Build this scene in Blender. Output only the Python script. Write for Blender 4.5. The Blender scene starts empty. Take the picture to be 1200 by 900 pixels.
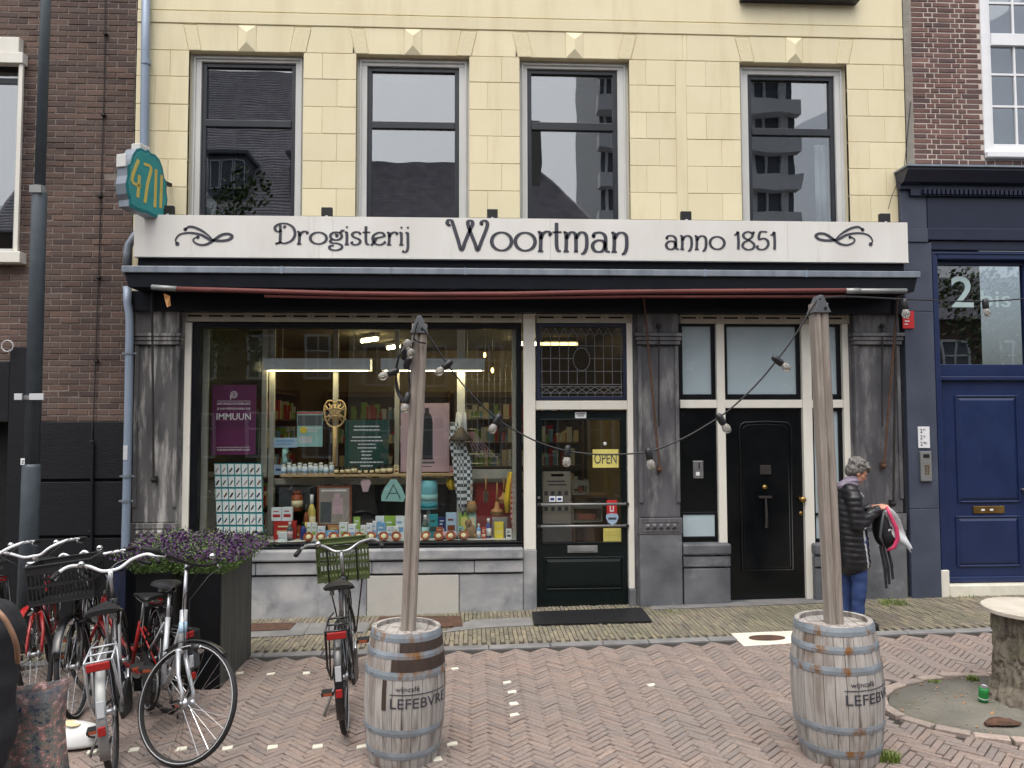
import bpy, math, random
from mathutils import Vector, Matrix
rnd = random.Random(7)
R = math.radians
S = bpy.context.scene
COL = S.collection

# ------------------------------------------------------------------ camera
CAM = Vector((0.0, -8.4, 2.0))
YAW, PITCH, ROLL = R(2.853), R(2.873), R(-0.16)
FPX = 900.0                                   # focal length in pixels of a 1200 x 900 picture
cf = Vector((math.sin(YAW)*math.cos(PITCH), math.cos(YAW)*math.cos(PITCH), math.sin(PITCH)))
r0 = Vector((math.cos(YAW), -math.sin(YAW), 0)); u0 = r0.cross(cf)
cr = r0*math.cos(ROLL)+u0*math.sin(ROLL); cu = -r0*math.sin(ROLL)+u0*math.cos(ROLL)
cd = bpy.data.cameras.new('camera'); cam = bpy.data.objects.new('camera', cd); COL.objects.link(cam)
cam.matrix_world = Matrix(((cr.x, cu.x, -cf.x, CAM.x), (cr.y, cu.y, -cf.y, CAM.y), (cr.z, cu.z, -cf.z, CAM.z), (0, 0, 0, 1)))
cd.sensor_width = 36; cd.lens = FPX/1200*36; cd.clip_end = 500; cd.clip_start = 0.05
S.camera = cam
# ------------------------------------------------------------------ sky, sun, exposure (overcast)
W = bpy.data.worlds.new('World'); S.world = W; W.use_nodes = True
wn = W.node_tree; wn.nodes.clear()
sky = wn.nodes.new('ShaderNodeTexSky'); sky.sky_type = 'NISHITA'; sky.sun_disc = False
SUN_EL, SUN_AZ = R(68), R(200)                # behind the photographer, high
sky.sun_elevation = SUN_EL; sky.sun_rotation = SUN_AZ
sky.air_density = 1.0; sky.dust_density = 6.0; sky.ozone_density = 1.0
hs = wn.nodes.new('ShaderNodeHueSaturation'); hs.inputs['Saturation'].default_value = 0.5
bg = wn.nodes.new('ShaderNodeBackground'); bg.inputs['Strength'].default_value = 0.15
wo = wn.nodes.new('ShaderNodeOutputWorld')
wn.links.new(sky.outputs[0], hs.inputs['Color']); wn.links.new(hs.outputs[0], bg.inputs['Color']); wn.links.new(bg.outputs[0], wo.inputs['Surface'])
sl = bpy.data.lights.new('sun', 'SUN'); sl.energy = 1.1; sl.angle = R(110); sl.color = (1.0, 0.98, 0.95)
sun = bpy.data.objects.new('sun', sl); COL.objects.link(sun)
sd = Vector((math.sin(SUN_AZ)*math.cos(SUN_EL), math.cos(SUN_AZ)*math.cos(SUN_EL), math.sin(SUN_EL)))
sun.rotation_euler = sd.to_track_quat('Z', 'Y').to_euler(); sun.location = (0, -6, 20)
S.view_settings.view_transform = 'Standard'; S.view_settings.look = 'None'
S.view_settings.exposure = 0.72; S.view_settings.gamma = 1.0; S.view_settings.use_curve_mapping = False
S.render.engine = 'CYCLES'
S.cycles.use_denoising = True
S.cycles.max_bounces = 8; S.cycles.transparent_max_bounces = 16; S.cycles.sample_clamp_indirect = 4.0
S.cycles.caustics_reflective = False; S.cycles.caustics_refractive = False

# ------------------------------------------------------------------ measuring: photo pixel -> point at a real depth
def ray(px, py): return cf + cr*((px-600)/FPX) - cu*((py-450)/FPX)
def P(px, py, y=0.0):
    d = ray(px, py); return CAM + d*((y-CAM.y)/d.y)
def FX(px, py, y=0.0): return P(px, py, y).x
def FZ(px, py, y=0.0): return P(px, py, y).z
def rect(px0, py0, px1, py1, y=0.0):
    """an upright rectangle on the plane y, from its pixel box -> x0, x1, z0, z1"""
    my, mx = (py0+py1)/2, (px0+px1)/2
    return FX(px0, my, y), FX(px1, my, y), FZ(mx, py1, y), FZ(mx, py0, y)
GA, GB = -0.031, 0.018
def gz(x, y=0): return GA + GB*x             # the square rises a little to the right
def G(px, py, dz=0.0):
    d = ray(px, py); t = (GA+dz+GB*CAM.x-CAM.z)/(d.z-GB*d.x); return CAM + d*t

# ------------------------------------------------------------------ mesh builder
class MB:
    def __init__(s): s.v = []; s.f = []
    def add(s, vs, fs, m=None):
        b = len(s.v)
        s.v += [tuple(m @ Vector(v)) for v in vs] if m else [tuple(v) for v in vs]
        s.f += [tuple(i+b for i in f) for f in fs]; return s
    def box(s, x0, x1, y0, y1, z0, z1, m=None):
        if x0 > x1: x0, x1 = x1, x0
        if y0 > y1: y0, y1 = y1, y0
        if z0 > z1: z0, z1 = z1, z0
        return s.add([(x0,y0,z0),(x1,y0,z0),(x1,y1,z0),(x0,y1,z0),(x0,y0,z1),(x1,y0,z1),(x1,y1,z1),(x0,y1,z1)],
                     [(0,3,2,1),(4,5,6,7),(0,1,5,4),(1,2,6,5),(2,3,7,6),(3,0,4,7)], m)
    def bar(s, a, b, w, h, up=(0,0,1)):
        a, b = Vector(a), Vector(b); d = (b-a); L = d.length; d.normalize()
        sd_ = d.cross(Vector(up)); 
        if sd_.length < 1e-5: sd_ = Vector((1,0,0))
        sd_.normalize(); u = sd_.cross(d)
        m = Matrix(((sd_.x,d.x,u.x,a.x),(sd_.y,d.y,u.y,a.y),(sd_.z,d.z,u.z,a.z),(0,0,0,1)))
        return s.box(-w/2, w/2, 0, L, -h/2, h/2, m)
    def prism(s, poly, y0, y1, m=None):
        """polygon in x,z (seen from -y counter-clockwise) pushed from y0 (front) to y1"""
        n = len(poly)
        vs = [(x,y0,z) for x,z in poly]+[(x,y1,z) for x,z in poly]
        fs = [tuple(range(n)), tuple(reversed(range(n,2*n)))]+[(i,i+n,(i+1)%n+n,(i+1)%n) for i in range(n)]
        return s.add(vs, fs, m)
    def tube(s, pts, r, n=8, closed=False, cap=True):
        pts = [Vector(p) for p in pts]; k = len(pts); rs = r if hasattr(r, '__len__') else [r]*k
        vs = []; prev = None
        for i, p in enumerate(pts):
            if closed: d = pts[(i+1)%k]-pts[i-1]
            else: d = pts[min(i+1,k-1)]-pts[max(i-1,0)]
            if d.length < 1e-9: d = Vector((0,0,1))
            d.normalize()
            if prev is None:
                a = Vector((0,0,1)) if abs(d.z) < .9 else Vector((1,0,0)); u = d.cross(a).normalized()
            else:
                u = prev - d*prev.dot(d)
                u = u.normalized() if u.length > 1e-6 else d.orthogonal().normalized()
            prev = u; w = d.cross(u)
            for j in range(n):
                t = 2*math.pi*j/n; vs.append(p+(u*math.cos(t)+w*math.sin(t))*rs[i])
        fs = []
        for i in range(k if closed else k-1):
            a, b = i*n, ((i+1)%k)*n
            for j in range(n): fs.append((a+j, a+(j+1)%n, b+(j+1)%n, b+j))
        if cap and not closed: fs += [tuple(reversed(range(n))), tuple(range((k-1)*n, k*n))]
        return s.add(vs, fs)
    def cyl(s, a, b, r, r2=None, n=16): return s.tube([a, b], [r, r if r2 is None else r2], n)
    def lathe(s, prof, c=(0,0,0), n=24, m=None, cap=True):
        """profile of (radius, z) turned round the vertical through c"""
        vs = []; c = Vector(c)
        for r_, z in prof:
            for j in range(n):
                t = 2*math.pi*j/n; vs.append((c.x+r_*math.cos(t), c.y+r_*math.sin(t), c.z+z))
        fs = [(i*n+j, i*n+(j+1)%n, (i+1)*n+(j+1)%n, (i+1)*n+j) for i in range(len(prof)-1) for j in range(n)]
        if cap: fs += [tuple(reversed(range(n))), tuple(range((len(prof)-1)*n, len(prof)*n))]
        return s.add(vs, fs, m)
    def ball(s, c, r, n=12, k=8, m=None):
        rx, ry, rz = r if hasattr(r, '__len__') else (r, r, r); c = Vector(c); vs = [(c.x, c.y, c.z-rz)]
        for i in range(1, k):
            a = math.pi*i/k
            for j in range(n):
                t = 2*math.pi*j/n; vs.append((c.x+rx*math.sin(a)*math.cos(t), c.y+ry*math.sin(a)*math.sin(t), c.z-rz*math.cos(a)))
        vs.append((c.x, c.y, c.z+rz)); e = len(vs)-1
        fs = [(0, 1+(j+1)%n, 1+j) for j in range(n)]
        for i in range(k-2):
            for j in range(n): fs.append((1+i*n+j, 1+i*n+(j+1)%n, 1+(i+1)*n+(j+1)%n, 1+(i+1)*n+j))
        b = 1+(k-2)*n; fs += [(b+j, b+(j+1)%n, e) for j in range(n)]
        return s.add(vs, fs, m)
    def sheet(s, grid):
        """grid[i][j] of points -> one surface"""
        a, b = len(grid), len(grid[0])
        return s.add([p for row in grid for p in row], [(i*b+j, i*b+j+1, (i+1)*b+j+1, (i+1)*b+j) for i in range(a-1) for j in range(b-1)])
    def mesh(s, name, smooth=False):
        me = bpy.data.meshes.new(name); me.from_pydata(s.v, [], s.f); me.update()
        if smooth: me.polygons.foreach_set('use_smooth', [True]*len(me.polygons))
        return me
    def build(s, name, mat, parent=None, smooth=False, bevel=0, thick=0, sub=0):
        return put(name, s.mesh(name, smooth), mat, parent, bevel, thick, sub)

def put(name, me, mat, parent=None, bevel=0, thick=0, sub=0, loc=None):
    if mat is not None and not me.materials: me.materials.append(mat if not isinstance(mat, str) else MAT[mat])
    o = bpy.data.objects.new(name, me); COL.objects.link(o)
    if loc is not None: o.location = loc
    if parent is not None:
        o.parent = parent
        if 'wl' in BASE.get(parent.name, {}): o.matrix_parent_inverse = Matrix.Translation(-Vector(parent.location))
    if thick:
        sm = o.modifiers.new('thick', 'SOLIDIFY'); sm.thickness = thick; sm.offset = 0
    if bevel:
        b = o.modifiers.new('edge', 'BEVEL'); b.width = bevel; b.segments = 2; b.limit_method = 'ANGLE'; b.angle_limit = R(40)
    if sub:
        q = o.modifiers.new('sub', 'SUBSURF'); q.levels = sub; q.render_levels = sub
    return o
BASE = {}
def tag(o, label, cat, group=None, kind=None):
    if label: o['label'] = label
    if cat: o['category'] = cat
    if group: o['group'] = group
    if kind: o['kind'] = kind
    return o
def thing(name, label, cat, loc=(0,0,0), rz=0, group=None, world=True):
    """an Empty at the thing's base; world=True: its parts are given in world coordinates"""
    o = bpy.data.objects.new(name, None); COL.objects.link(o); o.location = loc; o.rotation_euler = (0, 0, rz); o.empty_display_size = .1
    if world: BASE[o.name] = {'wl': 1}
    return tag(o, label, cat, group)
def copy_tree(o, parent=None):
    c = o.copy(); COL.objects.link(c); c.parent = parent
    for ch in list(o.children): copy_tree(ch, c)
    return c
def structure(o): o['kind'] = 'structure'; return o
def stuff(o): o['kind'] = 'stuff'; return o

# ------------------------------------------------------------------ materials
MAT = {}
def lin(c):
    """sRGB 0-255 -> linear"""
    return tuple((x/255/12.92 if x/255 <= .04045 else ((x/255+.055)/1.055)**2.4) for x in c)+(1.0,)
class N:
    def __init__(s, name):
        s.m = bpy.data.materials.new(name); s.m.use_nodes = True; s.t = s.m.node_tree; s.t.nodes.clear(); MAT[name] = s.m
        s.o = s.t.nodes.new('ShaderNodeOutputMaterial')
    def n(s, typ, **kw):
        x = s.t.nodes.new('ShaderNode'+typ)
        for k, v in kw.items():
            if k[0] == '_': setattr(x, k[1:], v)
            else: x.inputs[k.replace('_', ' ')].default_value = v
        return x
    def l(s, a, b): s.t.links.new(a, b)
    def pos(s, stretch=(1,1,1), obj=False):
        if obj: c = s.n('TexCoord').outputs['Object']
        else: c = s.n('NewGeometry').outputs['Position']
        mp = s.n('Mapping', Scale=stretch); s.l(c, mp.inputs['Vector']); return mp.outputs[0]
    def noise(s, scale, stretch=(1,1,1), detail=4, obj=False, rough=.55):
        x = s.n('TexNoise', Scale=scale, Detail=detail, Roughness=rough); s.l(s.pos(stretch, obj), x.inputs['Vector']); return x.outputs['Fac']
    def ramp(s, fac, stops):
        x = s.n('ValToRGB'); s.l(fac, x.inputs[0]); e = x.color_ramp.elements
        while len(e) < len(stops): e.new(.5)
        for q, (p, c) in zip(e, stops):
            q.position = p; q.color = c if len(c) == 4 else tuple(c)+(1,)
        return x.outputs[0]
    def mix(s, fac, a, b, mode='MIX'):
        x = s.n('MixRGB', _blend_type=mode)
        for i, v in ((0, fac), (1, a), (2, b)):
            if hasattr(v, 'is_output'): s.l(v, x.inputs[i])
            else: x.inputs[i].default_value = v if i else v
        return x.outputs[0]
    def math(s, op, a, b=0.0, c=0.0):
        x = s.n('Math', _operation=op)
        for i, v in ((0, a), (1, b), (2, c)):
            if hasattr(v, 'is_output'): s.l(v, x.inputs[i])
            else: x.inputs[i].default_value = v
        return x.outputs[0]
    def rnd(s):
        a = s.n('ObjectInfo').outputs['Random']; b = s.n('NewGeometry').outputs['Random Per Island']
        return s.math('FRACT', s.math('ADD', a, b))
    def vary(s, col, amount):
        """lighter / darker from piece to piece"""
        k = s.math('MULTIPLY_ADD', s.rnd(), 2*amount, 1-amount)
        h = s.n('HueSaturation'); s.l(k, h.inputs['Value'])
        if hasattr(col, 'is_output'): s.l(col, h.inputs['Color'])
        else: h.inputs['Color'].default_value = col
        return h.outputs[0]
    def bsdf(s, col, rough=.6, metal=0.0, bump=None, bstr=.3, bdist=.01, spec=.5, coat=0, normal=None):
        b = s.n('BsdfPrincipled'); b.inputs['Metallic'].default_value = metal
        for k, v in (('Base Color', col), ('Roughness', rough)):
            if hasattr(v, 'is_output'): s.l(v, b.inputs[k])
            else: b.inputs[k].default_value = v
        b.inputs['Specular IOR Level'].default_value = spec; b.inputs['Coat Weight'].default_value = coat
        if bump is not None:
            x = s.n('Bump', Strength=bstr, Distance=bdist); s.l(bump, x.inputs['Height']); s.l(x.outputs[0], b.inputs['Normal'])
        s.l(b.outputs[0], s.o.inputs['Surface']); return b
def mat(name, c1, c2=None, rough=.6, metal=0, scale=6, stretch=(1,1,1), bump=.15, bscale=60, bdist=.004, var=0, stain=None, spec=.5, coat=0, obj=False, rvar=.12):
    """two tones broken up by noise, a stain of its own colour (rgb, scale, low, high, stretch), fine relief"""
    n = N(name); c1 = lin(c1); c2 = lin(c2) if c2 else tuple(x*.78 for x in c1[:3])+(1,)
    f = n.noise(scale, stretch, 5, obj)
    col = n.ramp(f, [(.32, c1), (.68, c2)])
    if stain:
        sc, ss, lo, hi = stain[:4]; st = stain[4] if len(stain) > 4 else (1,1,1)
        k = n.ramp(n.noise(ss, st, 6, obj, .65), [(lo, (0,0,0,1)), (hi, (1,1,1,1))]); col = n.mix(k, col, lin(sc))
    if var: col = n.vary(col, var)
    rg = n.math('MULTIPLY_ADD', n.noise(scale*2.3, stretch, 3, obj), rvar*2, max(.02, rough-rvar))
    n.bsdf(col, rg, metal, n.noise(bscale, stretch, 3, obj) if bump else None, bump, bdist, spec, coat)
    return MAT[name]
def glass(name, tint=(1,1,1,1), f0=.05, rough=0.0, wave=0):
    n = N(name); g = n.n('BsdfGlossy', Roughness=rough)
    if wave:
        bp_ = n.n('Bump', Strength=1.0, Distance=wave); n.l(n.noise(2.2, (1,1,1), 1), bp_.inputs['Height']); n.l(bp_.outputs[0], g.inputs['Normal'])
    t = n.n('BsdfTransparent', Color=tint)
    lw = n.n('LayerWeight', Blend=.5); k = n.math('POWER', lw.outputs['Facing'], 5.0)
    k = n.math('MULTIPLY', k, 1-f0); k = n.math('ADD', k, f0)
    m = n.n('MixShader'); n.l(k, m.inputs[0]); n.l(t.outputs[0], m.inputs[1]); n.l(g.outputs[0], m.inputs[2]); n.l(m.outputs[0], n.o.inputs['Surface'])
    return MAT[name]
def emit(name, c, s):
    n = N(name); e = n.n('Emission', Color=lin(c), Strength=s); n.l(e.outputs[0], n.o.inputs['Surface']); return MAT[name]

mat('plaster_yellow', (224,215,182), (220,210,175), rough=.75, scale=2.2, bump=.12, bscale=35, stain=((202,188,150), 1.6, .50, .80, (1.6,1,.22)), var=.045)
mat('plaster_rough', (222,213,180), (214,204,169), rough=.85, scale=40, bump=.5, bscale=75, bdist=.008)
mat('frame_grey', (204,205,202), (192,193,190), rough=.5, scale=5, stretch=(1,1,.3), bump=.05)
mat('frame_cream', (224,222,212), (213,210,199), rough=.45, scale=4, stretch=(1,1,.4), bump=.05, stain=((170,166,150), 5, .66, .85))
mat('sash_dark', (40,44,50), (32,36,42), rough=.35, bump=.05)
mat('paint_black', (9,12,17), (13,16,21), rough=.36, scale=3, bump=.04, spec=.3)
mat('paint_green_black', (8,18,19), (11,23,23), rough=.3, scale=3, bump=.05, bscale=25, spec=.35)
mat('paint_gloss_black', (5,9,11), (8,12,14), rough=.22, scale=3, bump=.04, bscale=12, spec=.4)
mat('paint_navy', (30,45,84), (25,39,74), rough=.34, scale=2.5, bump=.08, bscale=20, stain=((44,58,94), 9, .62, .8, (1,1,.3)))
mat('paint_navy_dark', (28,36,60), (23,31,52), rough=.4, scale=2.5, bump=.04)
mat('bluestone', (108,110,114), (76,79,84), rough=.6, scale=3, bump=.15, bscale=50, stain=((142,144,148), 2.6, .54, .8), var=.06)
mat('bluestone_navy', (70,77,93), (57,64,80), rough=.55, scale=3, bump=.1, stain=((88,92,104), 4, .66, .8))
mat('plinth_stone', (172,172,171), (128,131,135), rough=.62, scale=2.4, stretch=(1,1,1.6), bump=.2, bscale=55, stain=((92,96,103), 2.2, .52, .74, (1,1,.7)), var=.05)
mat('plinth_plain', (186,184,176), (172,170,163), rough=.7, scale=2, bump=.15, bscale=80)
mat('flagstone', (130,129,127), (106,106,106), rough=.7, scale=5, bump=.3, bscale=60, var=.08)
mat('pillar_worn', (66,66,68), (98,97,96), rough=.7, scale=5, stretch=(1,1,.25), bump=.35, bscale=45, stain=((168,166,162), 5.0, .48, .62, (1.6,1,.22)))
mat('pillar_dark', (62,62,66), (92,92,95), rough=.6, scale=4, stretch=(1,1,.4), bump=.25, bscale=40, stain=((140,139,138), 4.5, .50, .75, (1.4,1,.35)))
mat('zinc', (142,150,160), (118,127,137), rough=.42, metal=.35, scale=7, stretch=(1,1,.2), bump=.06, stain=((92,98,106), 6, .6, .8, (1,1,.2)))
mat('zinc_blue', (140,154,172), (124,138,156), rough=.45, metal=.2, scale=6, stretch=(1,1,.2), bump=.05)
mat('post_grey', (74,84,91), (64,73,80), rough=.5, scale=8, bump=.12, bscale=90, stain=((98,106,110), 14, .68, .8))
mat('steel', (176,178,180), (150,152,155), rough=.32, metal=.85, bump=.03)
mat('steel_dull', (150,152,150), (128,130,130), rough=.5, metal=.5, bump=.06)
mat('chrome', (205,206,208), (180,182,184), rough=.16, metal=1.0, bump=.02)
mat('brass', (176,146,88), (140,112,64), rough=.3, metal=.9, bump=.05)
mat('iron', (28,27,28), (44,38,35), rough=.7, scale=20, bump=.4, bscale=90)
mat('rust', (96,66,48), (62,48,40), rough=.85, scale=18, bump=.5, bscale=80)
mat('sign_white', (222,221,216), (210,208,202), rough=.55, scale=2, stretch=(1,1,.5), bump=.06, stain=((184,180,168), 2.6, .6, .85, (2.4,1,.22)))
mat('letter_dark', (50,52,62), (62,64,74), rough=.6, bump=.05)
mat('fascia_black', (13,16,24), (17,20,29), rough=.4, scale=3, bump=.06, spec=.25)
mat('awning_red', (112,58,54), (90,48,46), rough=.75, scale=6, stretch=(.3,1,1), bump=.3, bscale=40, stain=((140,82,76), 5, .58, .8, (.25,1,1)))
mat('vent_beige', (176,172,156), (156,152,138), rough=.55, bump=.06)
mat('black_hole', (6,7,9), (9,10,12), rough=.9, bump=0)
mat('mortar_left', (136,126,118), (112,102,95), rough=.95, scale=12, bump=.5, bscale=90)
mat('mortar_right', (204,194,184), (184,174,165), rough=.95, scale=12, bump=.4, bscale=90)
mat('cement', (150,146,136), (128,124,116), rough=.95, scale=9, bump=.6, bscale=50)
def brick_mat(name, cols, bump=.6, soot=None):
    n = N(name); k = n.ramp(n.rnd(), [(i/(len(cols)-1), lin(c)) for i, c in enumerate(cols)])
    f = n.noise(45, (1,1,1), 4); k = n.mix(.45, k, n.ramp(f, [(.3, (.35,.33,.32,1)), (.7, (.75,.74,.73,1))]), 'OVERLAY')
    if soot:
        g = n.ramp(n.noise(soot[1], (1,1,1), 4), [(.42, (0,0,0,1)), (.7, (1,1,1,1))]); k = n.mix(g, k, n.mix(.55, k, lin(soot[0])))
    n.bsdf(k, .88, 0, n.noise(110, (1,1,1), 4), bump, .004, .3)
brick_mat('brick_brown', [(90,75,69),(103,86,79),(84,70,66),(110,90,81),(96,81,75),(80,68,65),(105,92,86)], soot=((44,38,38), .9))
brick_mat('brick_red', [(108,82,77),(120,92,86),(100,78,75),(132,104,96),(92,76,76),(114,88,83)], soot=((60,50,52), 1.6))
brick_mat('clinker', [(134,120,112),(126,115,109),(140,124,115),(124,114,109),(133,122,115),(137,122,113),(119,110,106),(144,130,121)], bump=.5, soot=((120,116,112), .8))
brick_mat('paving_yellow', [(132,126,108),(120,115,100),(140,132,112),(112,109,98),(126,118,104),(118,110,100),(104,100,92)], bump=.5, soot=((100,102,82), .9))
brick_mat('edge_brick', [(150,138,130),(136,126,118),(160,146,136),(128,120,114)])
mat('joint_sand', (58,54,50), (42,39,36), rough=1, scale=30, bump=.5, bscale=120)
mat('wood_grey', (158,149,140), (126,117,109), rough=.8, scale=7, stretch=(8,8,.5), bump=.5, bscale=30, stain=((98,84,74), 8, .6, .8, (3,3,.3)))
mat('wood_inside', (178,150,112), (150,122,88), rough=.7, scale=6, stretch=(.5,6,6), bump=.2)
glass('glass_window', (.80,.84,.86,1), f0=.19, wave=.0007)
glass('glass_shop', (.93,.95,.94,1), f0=.055, wave=.0005)
glass('glass_door', (.80,.82,.80,1), f0=.05)
mat('frosted', (172,188,194), (158,175,182), rough=.25, scale=1.1, bump=.03, spec=.6)
mat('lead', (120,122,126), (96,98,102), rough=.5, metal=.4, bump=.1)
mat('rubber', (17,17,18), (24,24,25), rough=.7, bump=.2, bscale=120)
mat('plastic_black', (19,20,22), (26,27,30), rough=.45, bump=.06)
mat('plastic_white', (220,222,222), (208,210,210), rough=.4, bump=.03)
mat('paper_white', (226,228,228), (216,219,220), rough=.6, bump=.02)
def flat(name, c, rough=.55, metal=0, bump=.04): return mat(name, c, tuple(int(x*.92) for x in c), rough=rough, metal=metal, bump=bump)
for nm, c in dict(purple_poster=(92,18,74), purple_dark=(58,14,52), text_white=(232,228,232), pale_grey=(196,200,204), box_blue=(112,164,208), box_white=(222,228,232), box_red=(176,42,40),
                  box_green=(142,180,72), box_teal=(20,140,150), box_yellow=(228,204,40), box_navy=(34,52,120), amber=(120,58,20), jar_brown=(150,74,40), label_cream=(226,212,170), dark_jar=(40,34,20),
                  board_green=(22,66,58), poster_pink=(190,160,168), bottle_black=(26,26,30), terracotta=(170,84,52), cloth_yellow=(226,190,40), cloth_grey=(78,82,86), cloth_red=(176,36,48),
                  brush_wood=(178,128,74), bristle=(140,110,70), bristle_dark=(70,56,44), display_red=(150,20,20), aqua=(110,180,190), mint=(150,196,192), card_grey=(150,140,132), card_yellow=(214,204,112),
                  sticker_red=(196,40,44), sticker_blue=(170,196,220), teal_sign=(20,116,122), teal_light=(54,146,146), gold=(206,186,96), green_lime=(96,150,40), white_stone=(226,222,206), navy_panel=(24,34,62), cloth_white=(214,214,212), wall_shop=(170,150,108), cane=(206,176,126), shelf_brown=(110,82,50),
                  display_floor=(206,206,200), panel_grey=(168,166,156), skin=(206,152,126), hair_grey=(104,100,98), coat_black=(22,22,26), jeans=(36,54,98), scarf=(128,118,134), pink=(206,60,104), crate_green=(72,88,44), red_paint=(176,34,36), dark_red=(104,30,36), tan_leather=(178,124,84), tan_dull=(150,116,92), hi_vis=(200,220,20), can_green=(40,140,70), reflector=(156,24,22), silver=(190,194,198), bulb_cream=(232,222,196)).items(): flat(nm, c)
emit('tube_light', (255,234,180), 18.0)
emit('bulb_far', (255,214,120), 6.0)
# ================================================================== the square: sheets, clinkers, pavement
YK = G(600, 757).y                              # line of the grey kerb strip
def plane_sheet(name, x0, x1, y0, y1, dz, m, parent=None, nx=2):
    b = MB(); b.add([(x0,y0,gz(x0)+dz),(x1,y0,gz(x1)+dz),(x1,y1,gz(x1)+dz),(x0,y1,gz(x0)+dz)], [(0,1,2,3)]); return b.build(name, m, parent)
structure(plane_sheet('ground', -150, 150, -200, 60, -0.06, 'joint_sand'))
# --- tree pit on the right
PITC = G(1206, 826); PITR = (G(1041, 826)-PITC).length; PITQ = .62      # an oval, flatter towards the houses
def pit_d(x, y): return math.hypot(x-PITC.x, (y-PITC.y)/PITQ)
# --- street in herringbone, laid at 45 degrees
street = structure(plane_sheet('street', -14, 14, -16, YK-.055, -0.014, 'joint_sand'))
def brick_mesh(name, L, w, h, bev=.004, seed=0):
    q = random.Random(seed); b = MB(); e = bev
    j = lambda: q.uniform(-.0015, .0015)
    x, y = L/2, w/2
    vs = [(-x,-y,-h),(x,-y,-h),(x,y,-h),(-x,y,-h)] + [(-x+j(),-y+j(),-e),(x+j(),-y+j(),-e),(x+j(),y+j(),-e),(-x+j(),y+j(),-e)] + [(-x+e,-y+e,j()),(x-e,-y+e,j()),(x-e,y-e,j()),(-x+e,y-e,j())]
    fs = [(0,1,5,4),(1,2,6,5),(2,3,7,6),(3,0,4,7),(4,5,9,8),(5,6,10,9),(6,7,11,10),(7,4,8,11),(8,9,10,11)]
    b.add(vs, fs); return b
CL, CW = .180, .0470
cl_var = [brick_mesh('clinker', CL-.006, CW-.006, .03, .0035, k) for k in range(6)]
cl_me = [b.mesh('clinker') for b in cl_var]
for me in cl_me: me.materials.append(MAT['clinker'])
spots = []
c45 = math.cos(R(45))
ox, oy = 0.5, -3.0
for a in range(-215, 216):
    for k in range(-60, 61):
        bx_, by_ = a*CW+k*CL, a*CW-k*CL
        for (mx, my, rot) in ((bx_+CL/2, by_+CW/2, 0), (bx_+CL+CW/2, by_+CW-CL/2, 90)):
            wx, wy = ox+(mx-my)*c45, oy+(mx+my)*c45
            if not (-8.5 < wx < 9 and -8.2 < wy < YK-.14): continue
            if pit_d(wx, wy) < PITR+.10+.05*abs(wy-PITC.y)/PITR: continue
            spots.append((wx, wy, rot+45))
def seen_px(p):
    d = Vector(p)-CAM; z = d.dot(cf)
    return (600+FPX*d.dot(cr)/z, 450-FPX*d.dot(cu)/z, z) if z > .1 else (-999, -999, 1)
vis = []
for s_ in spots:
    px, py, z = seen_px((s_[0], s_[1], gz(s_[0])))
    vis.append((0 if (5 < px < 1195 and py < 897 and not (px < 290 and py > 640)) else 1, z))
order = sorted(range(len(spots)), key=lambda i: vis[i])
rest = MB()
for n_, i in enumerate(order):
    wx, wy, rot = spots[i]; tz = rnd.gauss(0, .0012)
    if n_ < 300:
        o = put('clinker', cl_me[rnd.randrange(6)], None, street, loc=(wx, wy, gz(wx)+tz)); o.rotation_euler = (rnd.gauss(0,.005), -GB+rnd.gauss(0,.005), R(rot+rnd.choice((0,180))+rnd.gauss(0,.5)))
    else:
        b = cl_var[rnd.randrange(6)]; m = Matrix.Translation((wx, wy, gz(wx)+tz)) @ Matrix.Rotation(R(rot+rnd.gauss(0,.5)), 4, 'Z')
        rest.add(b.v, b.f, m)
stuff(rest.build('clinkers_beyond', 'clinker', street))
# white marker stones let into the clinkers
for px, py in [(317,790),(359,789),(533,784),(594,800),(600,811),(602,825),(603,838),(319,876),(372,875),(424,875),(530,872),(157,879),(213,878),(266,877),(108,881),(763,803),(281,789),(512,890)]:
    p = G(px, py); b = MB(); q = .027 if py > 780 else .02
    b.add([(p.x-q*rnd.uniform(.7,1.2), p.y-q*1.3, gz(p.x)+.0045), (p.x+q*1.3, p.y-q*.5*rnd.uniform(.5,1.5), gz(p.x)+.0045), (p.x+q*rnd.uniform(.7,1.1), p.y+q*1.3, gz(p.x)+.0045), (p.x-q*1.2, p.y+q*rnd.uniform(.3,1), gz(p.x)+.0045)], [(0,1,2,3)])
    base = list(b.v); b.v += [(x,y,z-.03) for x,y,z in base]; b.f += [(i,i+4,(i+1)%4+4,(i+1)%4)[::-1] for i in range(4)]
    b.build('marker_stone', 'white_stone', street)
# --- kerb strip of grey stones
kerb = structure(plane_sheet('kerb', -14, 14, YK-.14, YK+.06, -0.0165, 'joint_sand'))
x = -7.0
while x < 9:
    L = rnd.uniform(.42, .56)
    b = brick_mesh('kerb_stone', L-.008, .115, .05, .006, rnd.randrange(99)); o = b.build('kerb_stone', 'flagstone', kerb); o.location = (x+L/2, YK, gz(x+L/2)+.004+rnd.gauss(0,.001)); o.rotation_euler = (0, -GB, rnd.gauss(0,.004)); x += L
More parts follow.
